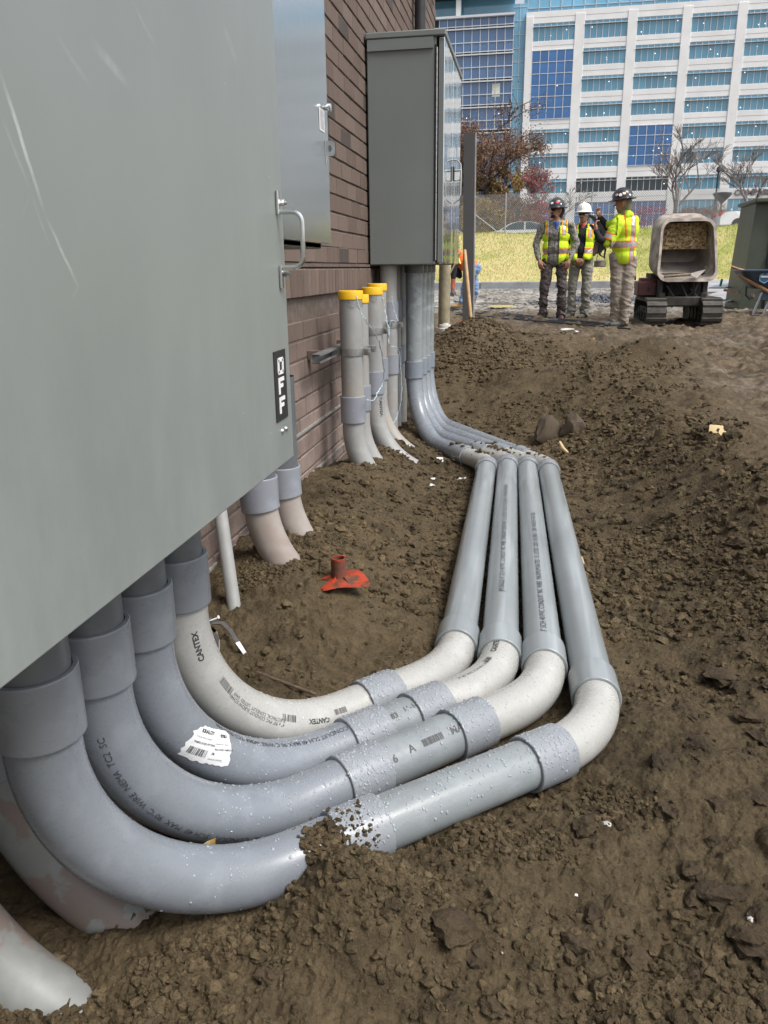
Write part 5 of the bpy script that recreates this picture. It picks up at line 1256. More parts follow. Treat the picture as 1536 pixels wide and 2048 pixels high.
# ---- worker in the white hard hat
Y2=13.35; X2=P(1156,632,Y=Y2).x
T=thing('person','standing worker in white hard hat, black jacket and grey trousers, hands at his waist','person',(X2,Y2,-.80),rz=-.12)
B=Body(); torso(B,'c_jack',.155,z0=.90,z1=1.37); legs(B,.09,[(-.12,.0,.5),(.10,-.02,.5)],(.01,0),hz_=.90)
arm(B,(-.20,0,1.35),(-.27,.02,1.08),(-.11,-.14,.93),'c_jack'); arm(B,(.20,0,1.35),(.30,.03,1.08),(.08,-.15,.93),'c_jack')
B.cap((0,0,1.36),.09,(0,.02,1.43),.068,'c_jack'); B.cap((0,-.01,1.40),.056,(0,-.01,1.49),.053,'skin'); B.cap((0,-.082,1.35),.016,(0,-.062,1.41),.030,'red')
hand(B,(-.085,-.155,.91),(.75,-.25,-.65),(.2,.9,-.2),1,curl=.9); hand(B,(.055,-.165,.91),(-.6,-.3,-.8),(-.2,.9,0),-1,curl=.9)
f,fy,lx,up=head(B,(0,-.03,1.555),.22,-.02,beard=None)
B.cap(f(-.02,.092,-.030),.006,f(.02,.092,-.030),.006,'hair'); B.cap(f(0,-.06,.0),.072,f(0,-.05,-.05),.060,'hair')
build(B,T,{'c_jack':M_bjack,'c_leg':M_gtr,'boot':M_bootg,'skin':M_skin,'hair':M_hair,'red':simple('red_collar',(.5,.06,.05),.8)},seed=12)
helmet(T,f,M_hwht,brim=.035); glasses(T,f)
garment(B,T,'safety_vest',tt,.018,lambda c,n:(.88 if c.x<.0 else .90)<c.z<1.425 and abs(c.x)<.185 and not(c.y<0 and -.06<c.x<.055-.10*max(0,1.15-c.z)) and not (c.z>1.36 and abs(c.x)<.07),[M_lime,M_or,M_silver],lambda c,n:(2 if 1.0<c.z<1.06 else 1) if .985<c.z<1.075 else ((2 if .098<abs(c.x)<.138 else 1) if c.z>1.22 and .085<abs(c.x)<.15 else 0),seed=8)
# ---- worker with the harness, seen from behind at three quarters
Y3=11.70; X3=P(1237,652,Y=Y3).x
T=thing('person','worker in lime hooded sweatshirt and khaki trousers holding up a black harness','person',(X3,Y3,-.812),rz=0)
B=Body(); torso(B,'c_jack',.145,lean=(-.01,.0),sw=.095); legs(B,.085,[(-.055,.03,1.35),(.06,.0,1.3)],(-.01,0),r=(.108,.074,.068))
B.cap((-.10,.10,1.38),.07,(-.20,.10,1.36),.06,'c_jack')
# near arm: short lime sleeve, black undersleeve, forearm raised
B.cap((-.13,-.09,1.36),.080,(-.235,-.13,1.12),.070,'c_jack'); B.cap((-.235,-.13,1.12),.050,(-.35,-.16,1.17),.045,'black'); B.cap((-.35,-.16,1.17),.045,(-.40,-.15,1.26),.038,'black')
hand(B,(-.405,-.15,1.28),(-.15,.1,.9),(1,.2,0),1,curl=1.1)
# far arm reaching up
B.cap((-.12,.12,1.38),.066,(-.22,.16,1.32),.055,'black'); B.cap((-.22,.16,1.32),.055,(-.335,.10,1.44),.042,'black')
hand(B,(-.345,.09,1.46),(-.35,-.1,.85),(.6,-.6,0),-1,curl=1.1)
B.cap((-.01,.0,1.43),.062,(-.03,0,1.53),.056,'skin')
f,fy,lx,up=head(B,(-.065,-.0,1.615),1.75,-.12)
B.cap(f(0,-.03,-.045),.068,f(0,.03,-.075),.050,'olive'); B.cap(f(0,-.055,.0),.072,f(0,-.05,-.06),.062,'olive')
B.cap((.02,-.055,1.46),.042,(.055,.04,1.46),.045,'hood'); B.cap((.0,-.07,1.45),.032,(.04,-.05,1.47),.040,'hood'); B.cap((.05,.0,1.475),.040,(.075,.0,1.41),.038,'hood')
build(B,T,{'c_jack':M_limed,'c_leg':M_khaki,'boot':M_bootg,'skin':M_skin2,'black':M_bjack,'olive':M_olive,'hood':M_limed},folds=.008,seed=22)
helmet(T,f,M_hblk,dz=.055,brim=.050,stick=((62,.045,.019,simple('pink_sticker',(.75,.40,.32),.4)),(84,.036,.022,M_white),(106,.05,.022,simple('cream_sticker',(.8,.62,.50),.4)),(140,.02,.016,M_white)))
def v3(c,n):
    if 1.045<c.z<1.135: return 2 if 1.06<c.z<1.12 else 1
    if c.y<.03 and .052<c.x<.118: return 2 if .066<c.x<.104 else 1
    if c.y<.03 and c.z>1.16 and abs(c.x+.03-(1.42-c.z)*.1)<.012: return 1
    return 0
garment(B,T,'safety_vest',tt,.020,lambda c,n:.84<c.z<1.46 and -.20<c.x<.25 and not (c.x<-.13 and c.z>1.2),[M_limed,M_or,M_silver],v3,seed=5)
m=MB(); 
for z_,r_ in ((.20,.0),(.30,.0)): pass
for i,(a_,rr,mt) in enumerate(((.30,.078,M_or),(.50,.0785,M_silver),(.72,.0785,M_or))): pass
a=np.array((-.13,-.09,1.36)); b=np.array((-.235,-.13,1.12))
for t0,t1,mt in ((.60,.66,M_or),(.66,.86,M_silver),(.86,.92,M_or)):
    m=MB(); m.tube([a+(b-a)*t0,a+(b-a)*t1],[.092,.090],20,cap=False); m.obj('sleeve_band',mt,T,local=True)
m=MB(); m.tube([(-.0,.10,1.47),(-.04,.14,1.47)],.01,6); 
# harness held up: shoulder straps, cords, a canister
Tq=thing('safety_harness','black harness with dangling straps and a round grey canister held up by the back-turned worker','harness',(X3-.42,Y3-.1,.2))
W=lambda px,py,dy=0: A3(P(px,py,Y=Y3-.12+dy))
def ribbon(pts,w_,name,mat,t=.006):
    m=MB(); P_=[A3(p) for p in pts]; R=[]
    for i,p in enumerate(P_):
        a=P_[max(0,i-1)]; b=P_[min(len(P_)-1,i+1)]; d=(b-a)/np.linalg.norm(b-a); s_=np.cross(d,(0,1.,0)); s_/=np.linalg.norm(s_); ww=w_[i] if isinstance(w_,(list,tuple)) else w_
        R.append(np.array([p-s_*ww+(0,-t,0),p+s_*ww+(0,-t,0),p+s_*ww+(0,t,0),p-s_*ww+(0,t,0)]))
    m.rings(R,0,True,True); return m.obj(name,mat,Tq)
ribbon([W(1177,430),W(1187,436),W(1197,447),W(1204,457),W(1208,467)],[.012,.022,.026,.026,.02],'strap',M_strap,.012)
ribbon([W(1180,449),W(1188,456),W(1197,463),W(1207,467)],[.012,.024,.026,.02],'strap',M_strap,.012)
ribbon([W(1170,429),W(1177,430)],.006,'strap_end',M_steel)
ribbon([W(1207,460),W(1206,475),W(1204,490),W(1200,505)],[.03,.034,.03,.02],'padding',M_strap,.03)
ribbon([W(1200,470),W(1196,490),W(1200,510),W(1208,515),W(1211,500),W(1208,480)],[.012,.014,.012,.012,.012,.012],'strap',M_strap,.012)
ribbon([W(1200,475),W(1193,485),W(1190,500),W(1187,512)],[.02,.03,.03,.014],'pad',simple('brown_pad',(.10,.07,.05),.8),.02)
ribbon([W(1202,488),W(1197,505),W(1192,522)],.006,'cord',M_oldw)
ribbon([W(1209,500),W(1210,522)],.005,'cord',M_strap)
m=MB(); cc=W(1200,527); m.tube([cc+(0,0,-.035),cc+(0,0,.03)],.080,24); m.tube([cc+(0,0,-.045),cc+(0,0,-.034)],[.07,.084],24); m.tube([cc+(0,0,.03),cc+(0,0,.045)],[.084,.05],24); m.obj('canister',simple('grey_canister',(.20,.18,.16),.5,.3),Tq)
# ---- crouching worker behind the post
Y4=16.2; X4=P(925,612,Y=Y4).x
T=thing('person','worker in orange vest and jeans bending down behind the grey post','person',(X4,Y4,-.80),rz=0)
B=Body()
Wd=lambda px,py,dy=0: np.array([P(px,py,Y=Y4).x-X4,dy,P(px,py,Y=Y4).z+.80])
hip=Wd(943,535); sh=Wd(912,512); 
B.cap(hip,.155,(hip+sh)/2,.155,'c_jack'); B.cap((hip+sh)/2,.155,sh,.14,'c_jack'); B.cap(hip+(0,-.08,0),.115,hip+(0,.08,0),.115,'c_leg'); B.cap(hip+(.06,0,-.02),.13,hip+(.0,0,-.1),.12,'c_leg')
for dy,kx,fx in ((-.11,930,925),(.13,950,944)):
    kn=Wd(kx,578,dy); an=Wd(fx,604,dy); B.cap(hip+(0,dy,-.05),.10,kn,.075,'c_leg'); B.cap(kn,.075,an,.058,'c_leg'); B.cap(an,.05,an+(-.05,0,-.06),.045,'boot'); B.cap(an+(0,0,-.06),.045,an+(-.19,-.01,-.075),.036,'boot')
el=Wd(908,555,-.15); wr=Wd(907,577,-.17); B.cap(sh+(0,-.13,0),.075,el,.055,'black'); B.cap(el,.048,wr,.040,'cuff'); hand(B,wr,(-.1,0,-1),(0,1,0),1,tag='glove',curl=.9,sc=1.15)
el=Wd(918,552,.15); wr=Wd(903,548,.05); B.cap(sh+(0,.13,0),.07,el,.055,'black'); B.cap(el,.048,wr,.04,'black'); hand(B,wr,(-1,-.2,-.2),(0,0,1),1,tag='glove',curl=.9,sc=1.1)
f,fy,lx,up=head(B,Wd(898,500)+(0,0,0),1.4,-.5); B.cap(sh,.07,Wd(900,506),.06,'skin')
build(B,T,{'c_jack':M_or,'c_leg':M_jean,'boot':M_tan,'black':M_bjack,'cuff':simple('orange_cuff',(.45,.12,.06),.7),'glove':M_glove,'skin':M_skin},seed=31,vox=.011)
helmet(T,f,M_hwht,brim=.03)
m=MB(); a=sh+(.02,-.16,.05); b=sh+(.10,-.17,-.15); m.tube([a,(a+b)/2,b],.024,6); m.obj('vest_stripe',simple('yellow_tape',(.7,.75,.25),.5),T,local=True)
a=A3(P(922,505,Y=Y4-.3)); b=A3(P(895,556,Y=Y4-.35)); m=MB(); m.tube([a,b,b+(b-a)*.25],.017,8); m.obj('tool_shaft',M_oldw,label='thin tool shaft slanting across the bending worker in orange',category='tool')
# ================================================================= TRACKED MINI DUMPER
GZ=-.815
DXc=(P(1278,640,Y=12.4).x+P(1421,640,Y=12.4).x)/2; DY=12.4
M_tub=simple('concrete_caked_tub',(.36,.31,.27),.85,var=.45,sc=9,bump=1); M_tubin=simple('worn_tub_inside',(.30,.265,.235),.55,.2,var=.35,sc=5,bump=.3)
g=NG('caked_spoil'); q=g.noise(26,5,.75); M_cake=g.fin(g.mix(g.ramp(q,.38,.56),(.09,.05,.02),g.mix(g.ramp(g.noise(60,3),.4,.6),(.50,.31,.13),(.80,.66,.42))),.9,0,g.bump(q,1,.03))
M_frame=simple('muddy_frame',(.045,.040,.036),.75,.2,var=.5,sc=10,bump=.4); M_track=simple('rubber_track',(.085,.078,.068),.85,var=.35,sc=10,bump=.5); M_maroon=simple('maroon_engine_box',(.085,.02,.02),.5,var=.2)
T=thing('mini_dumper','tracked mini dumper with its concrete-caked tub tipped up','mini dumper',(DXc,DY,GZ))
def dp(x,y,z): return (DXc+x,DY+y,GZ+z)
W0=(P(1421,640,Y=12.4).x-P(1278,640,Y=12.4).x)
for s in (-1,1):
    cx=s*(W0/2-.135); prof=[]
    # side outline of the track: rounded loop
    L=.56; rr_=.175
    for a in np.linspace(-math.pi/2,math.pi/2,9): prof.append((L+rr_*math.cos(a),rr_+.01+rr_*math.sin(a)))
    for a in np.linspace(math.pi/2,1.5*math.pi,9): prof.append((-L+rr_*math.cos(a),rr_+.01+rr_*math.sin(a)))
    m=MB(); outer=[[dp(cx-.13,-y,z) for y,z in prof],[dp(cx+.13,-y,z) for y,z in prof]]
    sc_=lambda k:[( (y-(L if y>0 else -L)) *k+(L if y>0 else -L) if abs(y)>L else y, (z-rr_-.01)*k+rr_+.01) for y,z in prof]
    inn=[[dp(cx+.13,-y,z) for y,z in sc_(.84)],[dp(cx-.13,-y,z) for y,z in sc_(.84)]]
    m.rings([outer[0],outer[1],inn[0],inn[1],outer[0]]); tr=m.obj('track',M_track,T,smooth=30)
    per=[np.array(p) for p in prof]; per.append(per[0]); cs=np.concatenate([[0],np.cumsum([np.linalg.norm(per[i+1]-per[i]) for i in range(len(per)-1)])]); PP=np.array(per); nl=34
    for i in range(nl):
        u=cs[-1]*i/nl; y=np.interp(u,cs,PP[:,0]); z=np.interp(u,cs,PP[:,1]); y2=np.interp((u+.01)%cs[-1],cs,PP[:,0]); z2=np.interp((u+.01)%cs[-1],cs,PP[:,1]); a=math.atan2(z2-z,y2-y)
        m=MB(); m.box(dp(cx,-(y+.012*math.sin(a)),z-.012*math.cos(a)),(.262,.045,.03),rx=-a); m.obj('track_lug',M_track,tr)
    for y in (-.5,-.25,0,.25,.5):
        m=MB(); m.cyl(dp(cx-.09,y,.13),dp(cx+.09,y,.13),.095,16); m.cyl(dp(cx+s*.09,y,.13),dp(cx+s*.115,y,.13),.04,12); m.obj('roller',M_frame,T)
    m=MB(); m.box(dp(cx,0,.19),(.15,1.05,.10)); m.obj('track_frame',M_frame,T)
m=MB(); m.bevbox(dp(0,.1,.33),(.50,1.2,.14),.02); m.bevbox(dp(0,.2,.52),(.62,.7,.26),.02); m.obj('chassis',M_frame,T)
for x in (-.30,.30):
    m=MB(); m.bevbox(dp(x,-.34,.42),(.07,.14,.42),.01); m.bevbox(dp(x*.93,-.42,.30),(.09,.06,.30),.01); m.obj('tipping_bracket',M_frame,T)
for x0,z0_,x1,z1_ in ((-.22,.55,-.12,.25),(.1,.5,.2,.28),(-.02,.56,.04,.22),(.2,.6,.02,.35)):
    m=MB(); m.tube([dp(x0,-.40,z0_),dp((x0+x1)/2+.05,-.45,(z0_+z1_)/2),dp(x1,-.40,z1_)],.014,8); m.obj('hydraulic_hose',M_black,T)
for x in (-.15,.15): 
    m=MB(); m.cyl(dp(x,-.30,.30),dp(x,-.20,.70),.035,12); m.obj('hydraulic_ram',M_frame,T)
m=MB(); m.bevbox(dp(-.46,-.08,.50),(.26,.42,.20),.015); m.bevbox(dp(-.40,-.1,.62),(.3,.3,.06),.01); m.obj('engine_box',M_maroon,T)
m=MB(); m.bevbox(dp(-.44,-.30,.50),(.02,.02,.05),.004); m.tube([dp(-.60,.0,.62),dp(-.62,-.05,.78)],.012,8); m.obj('control_lever',M_black,T)
m=MB(); m.box(dp(0,.0,.68),(.84,.5,.06)); m.obj('tub_carrier',M_frame,T)
# tub: rounded rectangular shell opening towards the camera, tipped up
def rrect(w_,h_,r_,n=6):
    o_=[]
    for (sx,sy,a0) in ((1,-1,-math.pi/2),(1,1,0),(-1,1,math.pi/2),(-1,-1,math.pi)):
        for a in np.linspace(a0,a0+math.pi/2,n): o_.append((sx*(w_/2-r_)+r_*math.cos(a),sy*(h_/2-r_)+r_*math.sin(a)))
    return o_
zb=P(1375,563,Y=DY-.55).z-GZ; 
def tubring(y,zc,w_,h_,r_,tilt=0,top=0):
    return np.array([dp(x*(1-top*(z/h_+.5)),y+z*tilt,zc+z) for x,z in rrect(w_,h_,r_)])
zl=P(1375,562,Y=DY-.5).z-GZ; zu=P(1375,430,Y=DY-.10).z-GZ; zm=(zl+zu)/2; hh=zu-zl
wf=P(1436,500,Y=DY-.4).x-P(1303,500,Y=DY-.4).x
m=MB()
XO=.035
def tr2(y,zc,w_,h_,r_,tilt,xo=0): q_=tubring(y,zc,w_*1.04,h_,r_,tilt,.13); q_[:,0]+=xo; return q_
Rr=[tr2(.62,zm+.10,wf*.66,hh*.60,.14,.35),tr2(.42,zm+.07,wf*.80,hh*.78,.16,.35,-.03),tr2(.05,zm+.045,wf*.92,hh*.95,.20,.38,-.03),tr2(-.12,zm+.04,wf*.93,hh*.98,.20,.40,-.03),tr2(-.27,zm-.02,wf*.88,hh*.94,.14,.40,XO-.01),tr2(-.28,zm-.025,wf*.90,hh*.965,.15,.40,XO),tr2(-.34,zm-.025,wf*.90,hh*.965,.15,.40,XO),tr2(-.34,zm-.025,wf*.82,hh*.86,.12,.40,XO)]
m.rings(Rr,0,True,False); m.obj('tub',M_tub,T,smooth=50)
m=MB(); Ri=[tr2(-.338,zm-.025,wf*.82,hh*.86,.12,.40,XO),tr2(-.20,zm-.01,wf*.81,hh*.85,.12,.38,XO),tr2(.10,zm+.02,wf*.76,hh*.78,.12,.34,XO*.6),tr2(.42,zm+.07,wf*.62,hh*.58,.12,.3,XO*.3)]
m.rings(Ri,0,False,True); m.obj('tub_lining',M_tubin,T,smooth=50)
# crust of dried spoil on the upper back of the tub
gx_,gz_=26,16; V=[];F=[]; rc=np.random.default_rng(4)
for j in range(gz_):
    for i in range(gx_):
        u=i/(gx_-1)-.5; v_=j/(gz_-1); x=u*wf*(.78-.10*v_)+XO*.7; z=zm-.01+v_*hh*.40; y=-.05+.09*(1-v_)+(z-zm)*.34-.05*rc.random()-.10*(2*abs(u))**6*0
        V.append(dp(x,y,z))
for j in range(gz_-1):
    for i in range(gx_-1): a=j*gx_+i; F.append((a,a+1,a+gx_+1,a+gx_))
m=MB(); m.add(V,F); V2=[(x,y+.22,z) for x,y,z in V]; m.add(V2,[tuple(reversed(f)) for f in F])
def edge(a,b): return (a,b,b+len(V),a+len(V))
m2=MB(); m2.add(V+V2,F+[tuple(k_+len(V) for k_ in reversed(f)) for f in F]+[edge(i,i+1) for i in range(gx_-1)]+[edge((gz_-1)*gx_+i+1,(gz_-1)*gx_+i) for i in range(gx_-1)]+[edge((j+1)*gx_,j*gx_) for j in range(gz_-1)]+[edge(j*gx_+gx_-1,(j+1)*gx_+gx_-1) for j in range(gz_-1)])
m2.obj('caked_spoil',M_cake,T,smooth=20)
# shovel lying in the tub
Ts=thing('shovel','shovel lying across the lip of the mini dumper tub, blade at right','shovel',dp(0,-.5,zl))
sy=DY-.56; a=A3(P(1328,553,Y=sy)); b=A3(P(1378,549,Y=sy)); m=MB(); m.tube([a,b,b+(b-a)*.08],[.02,.02,.016],10); m.obj('handle',simple('dirty_handle',(.22,.17,.11),.7,var=.4,sc=20),Ts)
m=MB(); bl=[A3(P(1378,549,Y=sy)),A3(P(1394,556,Y=sy)),A3(P(1412,539,Y=sy+.03)),A3(P(1398,542,Y=sy+.05)),A3(P(1384,546,Y=sy+.03))]; m.prism(bl,(0,.012,.0)); m.obj('blade',M_tubin,Ts)

# ================================================================= GREEN TRANSFORMER BOX, WHEELBARROW
M_green2=simple('dark_green_paint',(.055,.066,.045),.45,var=.12,sc=3)
gy=15.6; xl0=P(1481,580,Y=gy).x; xl1=P(1505,392,Y=gy).x; zt=P(1507,392,Y=gy).z-.11
T=thing('transformer_box','tall dark green utility cabinet cut off by the right edge of the photo','utility box',(xl0+.7,gy+.5,-.82))
m=MB(); lean=0
xr=xl0+1.5
m.add([(xl0,gy,-.85),(xr,gy,-.85),(xr,gy+1.1,-.85),(xl0,gy+1.1,-.85),(xl0+.10,gy+.02,zt),(xr,gy+.02,zt),(xr,gy+1.1,zt),(xl0+.10,gy+1.1,zt)],[(3,2,1,0),(4,5,6,7),(0,1,5,4),(1,2,6,5),(2,3,7,6),(3,0,4,7)]); m.obj('body',M_green2,T)
m=MB(); m.bevbox((xl0+.82,gy+.5,zt+.03),(1.55,1.25,.07),.02); m.obj('roof',M_green2,T)
m=MB(); m.bevbox((xl0+.95,gy-.02,.10),(1.05,.03,1.72),.01); m.obj('door',M_green2,T)
m=MB(); m.box((xl0+.40,gy-.004,.10),(.03,.012,1.72)); m.obj('door_gap',M_black,T)
for z in (.65,.0):
    m=MB(); m.cyl((xl0+.40,gy-.03,z),(xl0+.40,gy-.03,z+.14),.02,8); m.obj('hinge',M_green2,T)
M_bl=simple('wheelbarrow_blue',(.035,.065,.105),.4,var=.15); M_barw=simple('barrow_handle',(.33,.17,.08),.55,var=.2,sc=8)
wy=14.2; 
def wp(px,py,dy=0): return A3(P(px,py,Y=wy+dy))
T=thing('wheelbarrow','dark blue wheelbarrow with wooden handles pointing left and a hexagon mark','wheelbarrow',(wp(1520,600)[0],wy,-.82))
c_=wp(1530,552); m=MB(); 
def tring(z,w_,d_,r_,xo=0): return np.array([(c_[0]+xo+x,wy+y,z) for x,y in rrect(w_,d_,r_,5)])
zr=wp(1510,542)[2]; zbm=wp(1510,577)[2]
m.rings([tring(zbm,.50,.36,.10,.06),tring(zbm+.03,.56,.42,.11,.05),tring(zr-.01,.88,.66,.14),tring(zr,.94,.72,.15),tring(zr+.02,.94,.72,.15),tring(zr+.02,.88,.66,.14),tring(zbm+.05,.52,.38,.1,.05)],0,True,True); m.obj('tray',M_bl,T)
for dy,pa_,pb_ in ((.22,(1463,533),(1512,552)),(-.22,(1476,550),(1518,573))):
    a=wp(*pa_,dy); b=wp(*pb_,dy); e=b+(b-a)*1.3; m=MB(); m.tube([a,a+(b-a)*.25,a+(b-a)*.4,b,e],[.021,.021,.03,.03,.026],8); m.obj('handle',M_barw,T)
for dy in (-.22,.22):
    m=MB(); a=wp(1524,585,dy); b=wp(1508,612,dy); b[2]=hz(b[0],b[1])+.02; c2_=wp(1528,612,dy); c2_[2]=b[2]; m.tube([a,b,c2_,a+np.array([.18,0,0])],.016,8); m.obj('leg',M_steel,T)
m=MB(); a=wp(1530,592); m.bevbox((a[0]+.1,wy,a[2]),(.42,.42,.13),.01); m.obj('cross_brace',M_bl,T)
m=MB(); wc=(c_[0]+.62,wy,GZ+.20); m.rings([[ (wc[0]+.2*math.cos(t)*k_,wc[1]+s_,wc[2]+.2*math.sin(t)*k_) for t in np.linspace(0,2*math.pi,20,endpoint=False)] for k_,s_ in ((.3,-.04),(.85,-.05),(1,-.03),(1,.03),(.85,.05),(.3,.04))],0,True,True); m.obj('wheel',M_black,T)
hx=wp(1532,556,-.40); m=MB(); 
for r_,mt_,off in ((.085,simple('pale_blue_mark',(.30,.48,.60),.5),0),(.072,simple('deep_blue_mark',(.03,.10,.20),.5),-.002)):
    m=MB(); m.prism([(hx[0]+r_*math.sin(k_*math.pi/3),wy-.315+off-.012*0,hx[2]+r_*math.cos(k_*math.pi/3)) for k_ in range(6)],(0,.003,0)); m.obj('mark',mt_,T)
m=MB(); m.box((hx[0],wy-.319,hx[2]+.02),(.11,.002,.028)); m.obj('mark_band',M_white,T)
# second upturned barrow tray / hose loop behind
m=MB(); m.tube([wp(1500,556,.5),wp(1493,575,.5),wp(1492,590,.5),wp(1500,598,.5)],.018,8); m.obj('barrow_frame_loop',M_bar,label='dark bent tube loop behind the wheelbarrow legs',category='tube')
# debris by the road
M_board=simple('grey_board',(.34,.34,.34),.7,var=.25,sc=3); M_sheetw=simple('pale_sheet',(.55,.56,.56),.45,.3,var=.15)
def plank(p0,p1,Y0,Y1,w_,t,mat,label,cat='board',nm='board'):
    a=A3(P(*p0,Y=Y0)); b=A3(P(*p1,Y=Y1)); d=b-a; L=np.linalg.norm(d); s_=np.cross(d/L,(0,0,1.)); s_/=np.linalg.norm(s_); u=np.cross(s_,d/L)
    m=MB(); m.add([a-s_*w_-u*t,a+s_*w_-u*t,a+s_*w_+u*t,a-s_*w_+u*t,b-s_*w_-u*t,b+s_*w_-u*t,b+s_*w_+u*t,b-s_*w_+u*t],[(3,2,1,0),(4,5,6,7),(0,1,5,4),(1,2,6,5),(2,3,7,6),(3,0,4,7)]); return m.obj(nm,mat,label=label,category=cat)
plank((1424,612),(1502,592),15.2,17.5,.025,.02,M_white,'long thin white batten lying on the mud in front of the green box','batten','batten')
plank((1434,576),(1478,562),16.5,17.6,.16,.012,M_sheetw,'pale metal sheet offcut propped on the rubble left of the green box','metal sheet','metal_sheet')
plank((1450,580),(1510,592),16.0,15.6,.05,.02,simple('plywood_edge',(.28,.17,.11),.7),'brown plywood strip lying beside the wheelbarrow','board')
plank((1405,585),(1470,560),20,23,.9,.02,M_board,'large grey sheet lying flat on the ground beyond the dumper','board')
plank((1440,600),(1498,580),18,20,.5,.02,M_board,'grey slab propped in the rubble near the white batten','board')
plank((1400,598),(1440,606),16,16,.06,.02,M_board,'short grey plank lying near the dumper track')
k=P(1441,566,Y=16.4); MB().cyl((k.x,16.4,k.z-.06),(k.x+.02,16.4,k.z+.07),.022,10).obj('green_can',simple('green_glass',(.02,.20,.09),.3),label='small green bottle standing on the pale metal sheet',category='bottle')

# ================================================================= BEYOND THE KERB
PZ=1.60
M_galvp=simple('fence_galvanised',(.42,.43,.44),.45,.6,var=.1)
T=thing('chain_link_fence','chain-link fence with thin metal posts on top of the grass bank','fence',(3,44,PZ-.1))
FY=44.0; ftop=3.62
for px in (890,938,1012,1184,1357):
    x=P(px,400,Y=FY).x; m=MB(); m.cyl((x,FY,PZ-.2),(x,FY,ftop+.06),.035,8); m.obj('fence_post',M_galvp,T)
a=P(945,425,Y=FY); b=P(993,462,Y=FY); m=MB(); m.cyl(a,b+(b-a)*.1,.022,8); m.obj('brace',M_galvp,T)
g=NG('fence_wire'); M_wire=g.fin((.33,.33,.33),.5,.5)
m=MB(); x0,x1=-6.,8.7; z0_,z1_=PZ,ftop; pit=.115; n=int((x1-x0+2.2)/pit); V=[];F=[]
for k_ in range(n):
    for sg in (1,-1):
        xs_=x0-2.1+k_*pit if sg>0 else x0+k_*pit
        A=(xs_,z0_); Bq=(xs_+sg*(z1_-z0_),z1_); 
        # clip to the run
        if max(A[0],Bq[0])<x0 or min(A[0],Bq[0])>x1: continue
        b=len(V); w_=.011
        V+=[(A[0]-w_,FY+.01*sg,A[1]),(A[0]+w_,FY+.01*sg,A[1]),(Bq[0]+w_,FY+.01*sg,Bq[1]),(Bq[0]-w_,FY+.01*sg,Bq[1]),(A[0],FY+.01*sg+.006,A[1]),(Bq[0],FY+.01*sg+.006,Bq[1])]
        F+=[(b,b+1,b+2,b+3),(b+1,b+4,b+5,b+2),(b+4,b,b+3,b+5)]
m.add(V,F); m.obj('fence_mesh',M_wire,T,smooth=0,kind='stuff')

# cars in the car park
M_carw=simple('white_car_paint',(.80,.81,.82),.15,var=.02); M_cars=simple('silver_car_paint',(.62,.64,.66),.2,.3,var=.03); M_cglass=simple('car_glass',(.03,.05,.065),.05); M_tail=simple('tail_lamp',(.55,.02,.03),.2); M_tyre=M_black
def car(name_label,x,y,mat,L=4.7,face=1,h_=1.45,pz=1.0):
    """side profile extruded and tucked in at the roof; rear at -face"""
    PZ=pz; T=thing('parked_car',name_label,'car',(x,y,PZ-.02))
    pr=[(-.5,.32),(-.5,.62),(-.49,.80),(-.455,.93),(-.30,.985),(-.17,1.32),(-.06,h_),(.08,h_),(.17,1.34),(.30,.98),(.44,.86),(.495,.68),(.5,.32)]
    W_=.88
    def row(hw,sc=1,dz=0): return [(x+face*px_*L, None, PZ+pz_) for px_,pz_ in pr]
    R=[]
    for hw,kk in ((-W_,0),(-W_*.98,1),(W_*.98,1),(W_,0)):
        R.append(np.array([(x+face*px_*L*(1 if kk else .995), y+hw*(1 if pz_<.99 else .80), PZ+pz_) for px_,pz_ in pr]))
    m=MB(); m.rings(R,0,True,True); m.obj('body',mat,T,smooth=40)
    for s in (-1,1):
        yy=y+s*(W_*.995)
        g1=[(-.285,1.0),(-.175,1.29),(-.06,1.40),(-.02,1.40),(-.02,1.0)]; g2=[(.0,1.0),(.0,1.40),(.075,1.40),(.155,1.31),(.27,1.0)]
        for gg in (g1,g2):
            m=MB(); m.prism([(x+face*a*L,y+s*(W_*.995-(.172*W_)*min(1,max(0,(b-.99)/.25)))+s*.012,PZ+b) for a,b in gg],(0,s*.006,0)); m.obj('window',M_cglass,T,smooth=0)
        for a in (-.31,.32):
            m=MB(); m.lathe([(.0001,-.1),(.31,-.1),(.33,-.06),(.33,.06),(.31,.1),(.0001,.1)],n=22); v=m.v[0]; m.v[0]=np.stack([x+face*a*L+v[:,0],y+s*.80+v[:,2],PZ+.32+v[:,1]],1); m.obj('wheel',M_tyre,T)
        m=MB(); m.bevbox((x-face*.478*L,y+s*.66,PZ+.84),(.26,.42,.15),.03); m.obj('tail_lamp',M_tail,T)
    m=MB(); m.prism([(x-face*.16*L,y-.62,PZ+1.33),(x-face*.16*L,y+.62,PZ+1.33),(x-face*.285*L,y+.72,PZ+1.02),(x-face*.285*L,y-.72,PZ+1.02)],(-face*.03,0,.02)); m.obj('rear_window',M_cglass,T)
    m=MB(); m.prism([(x+face*.16*L,y-.62,PZ+1.36),(x+face*.16*L,y+.62,PZ+1.36),(x+face*.285*L,y+.72,PZ+1.0),(x+face*.285*L,y-.72,PZ+1.0)],(face*.03,0,.02)); m.obj('windscreen',M_cglass,T)
    return T
def cx_(px,Y): return P(px,445,Y=Y).x
car('white saloon car with a red tail lamp parked behind the dumper tub at right',cx_(1432,46.5)+2.35,46.5,M_carw,4.7,1,pz=1.66)
car('white car with rounded roof parked behind the fence left of the camouflage worker',cx_(1045,47)+.1,47.2,M_carw,4.5,-1,h_=1.42,pz=.98)
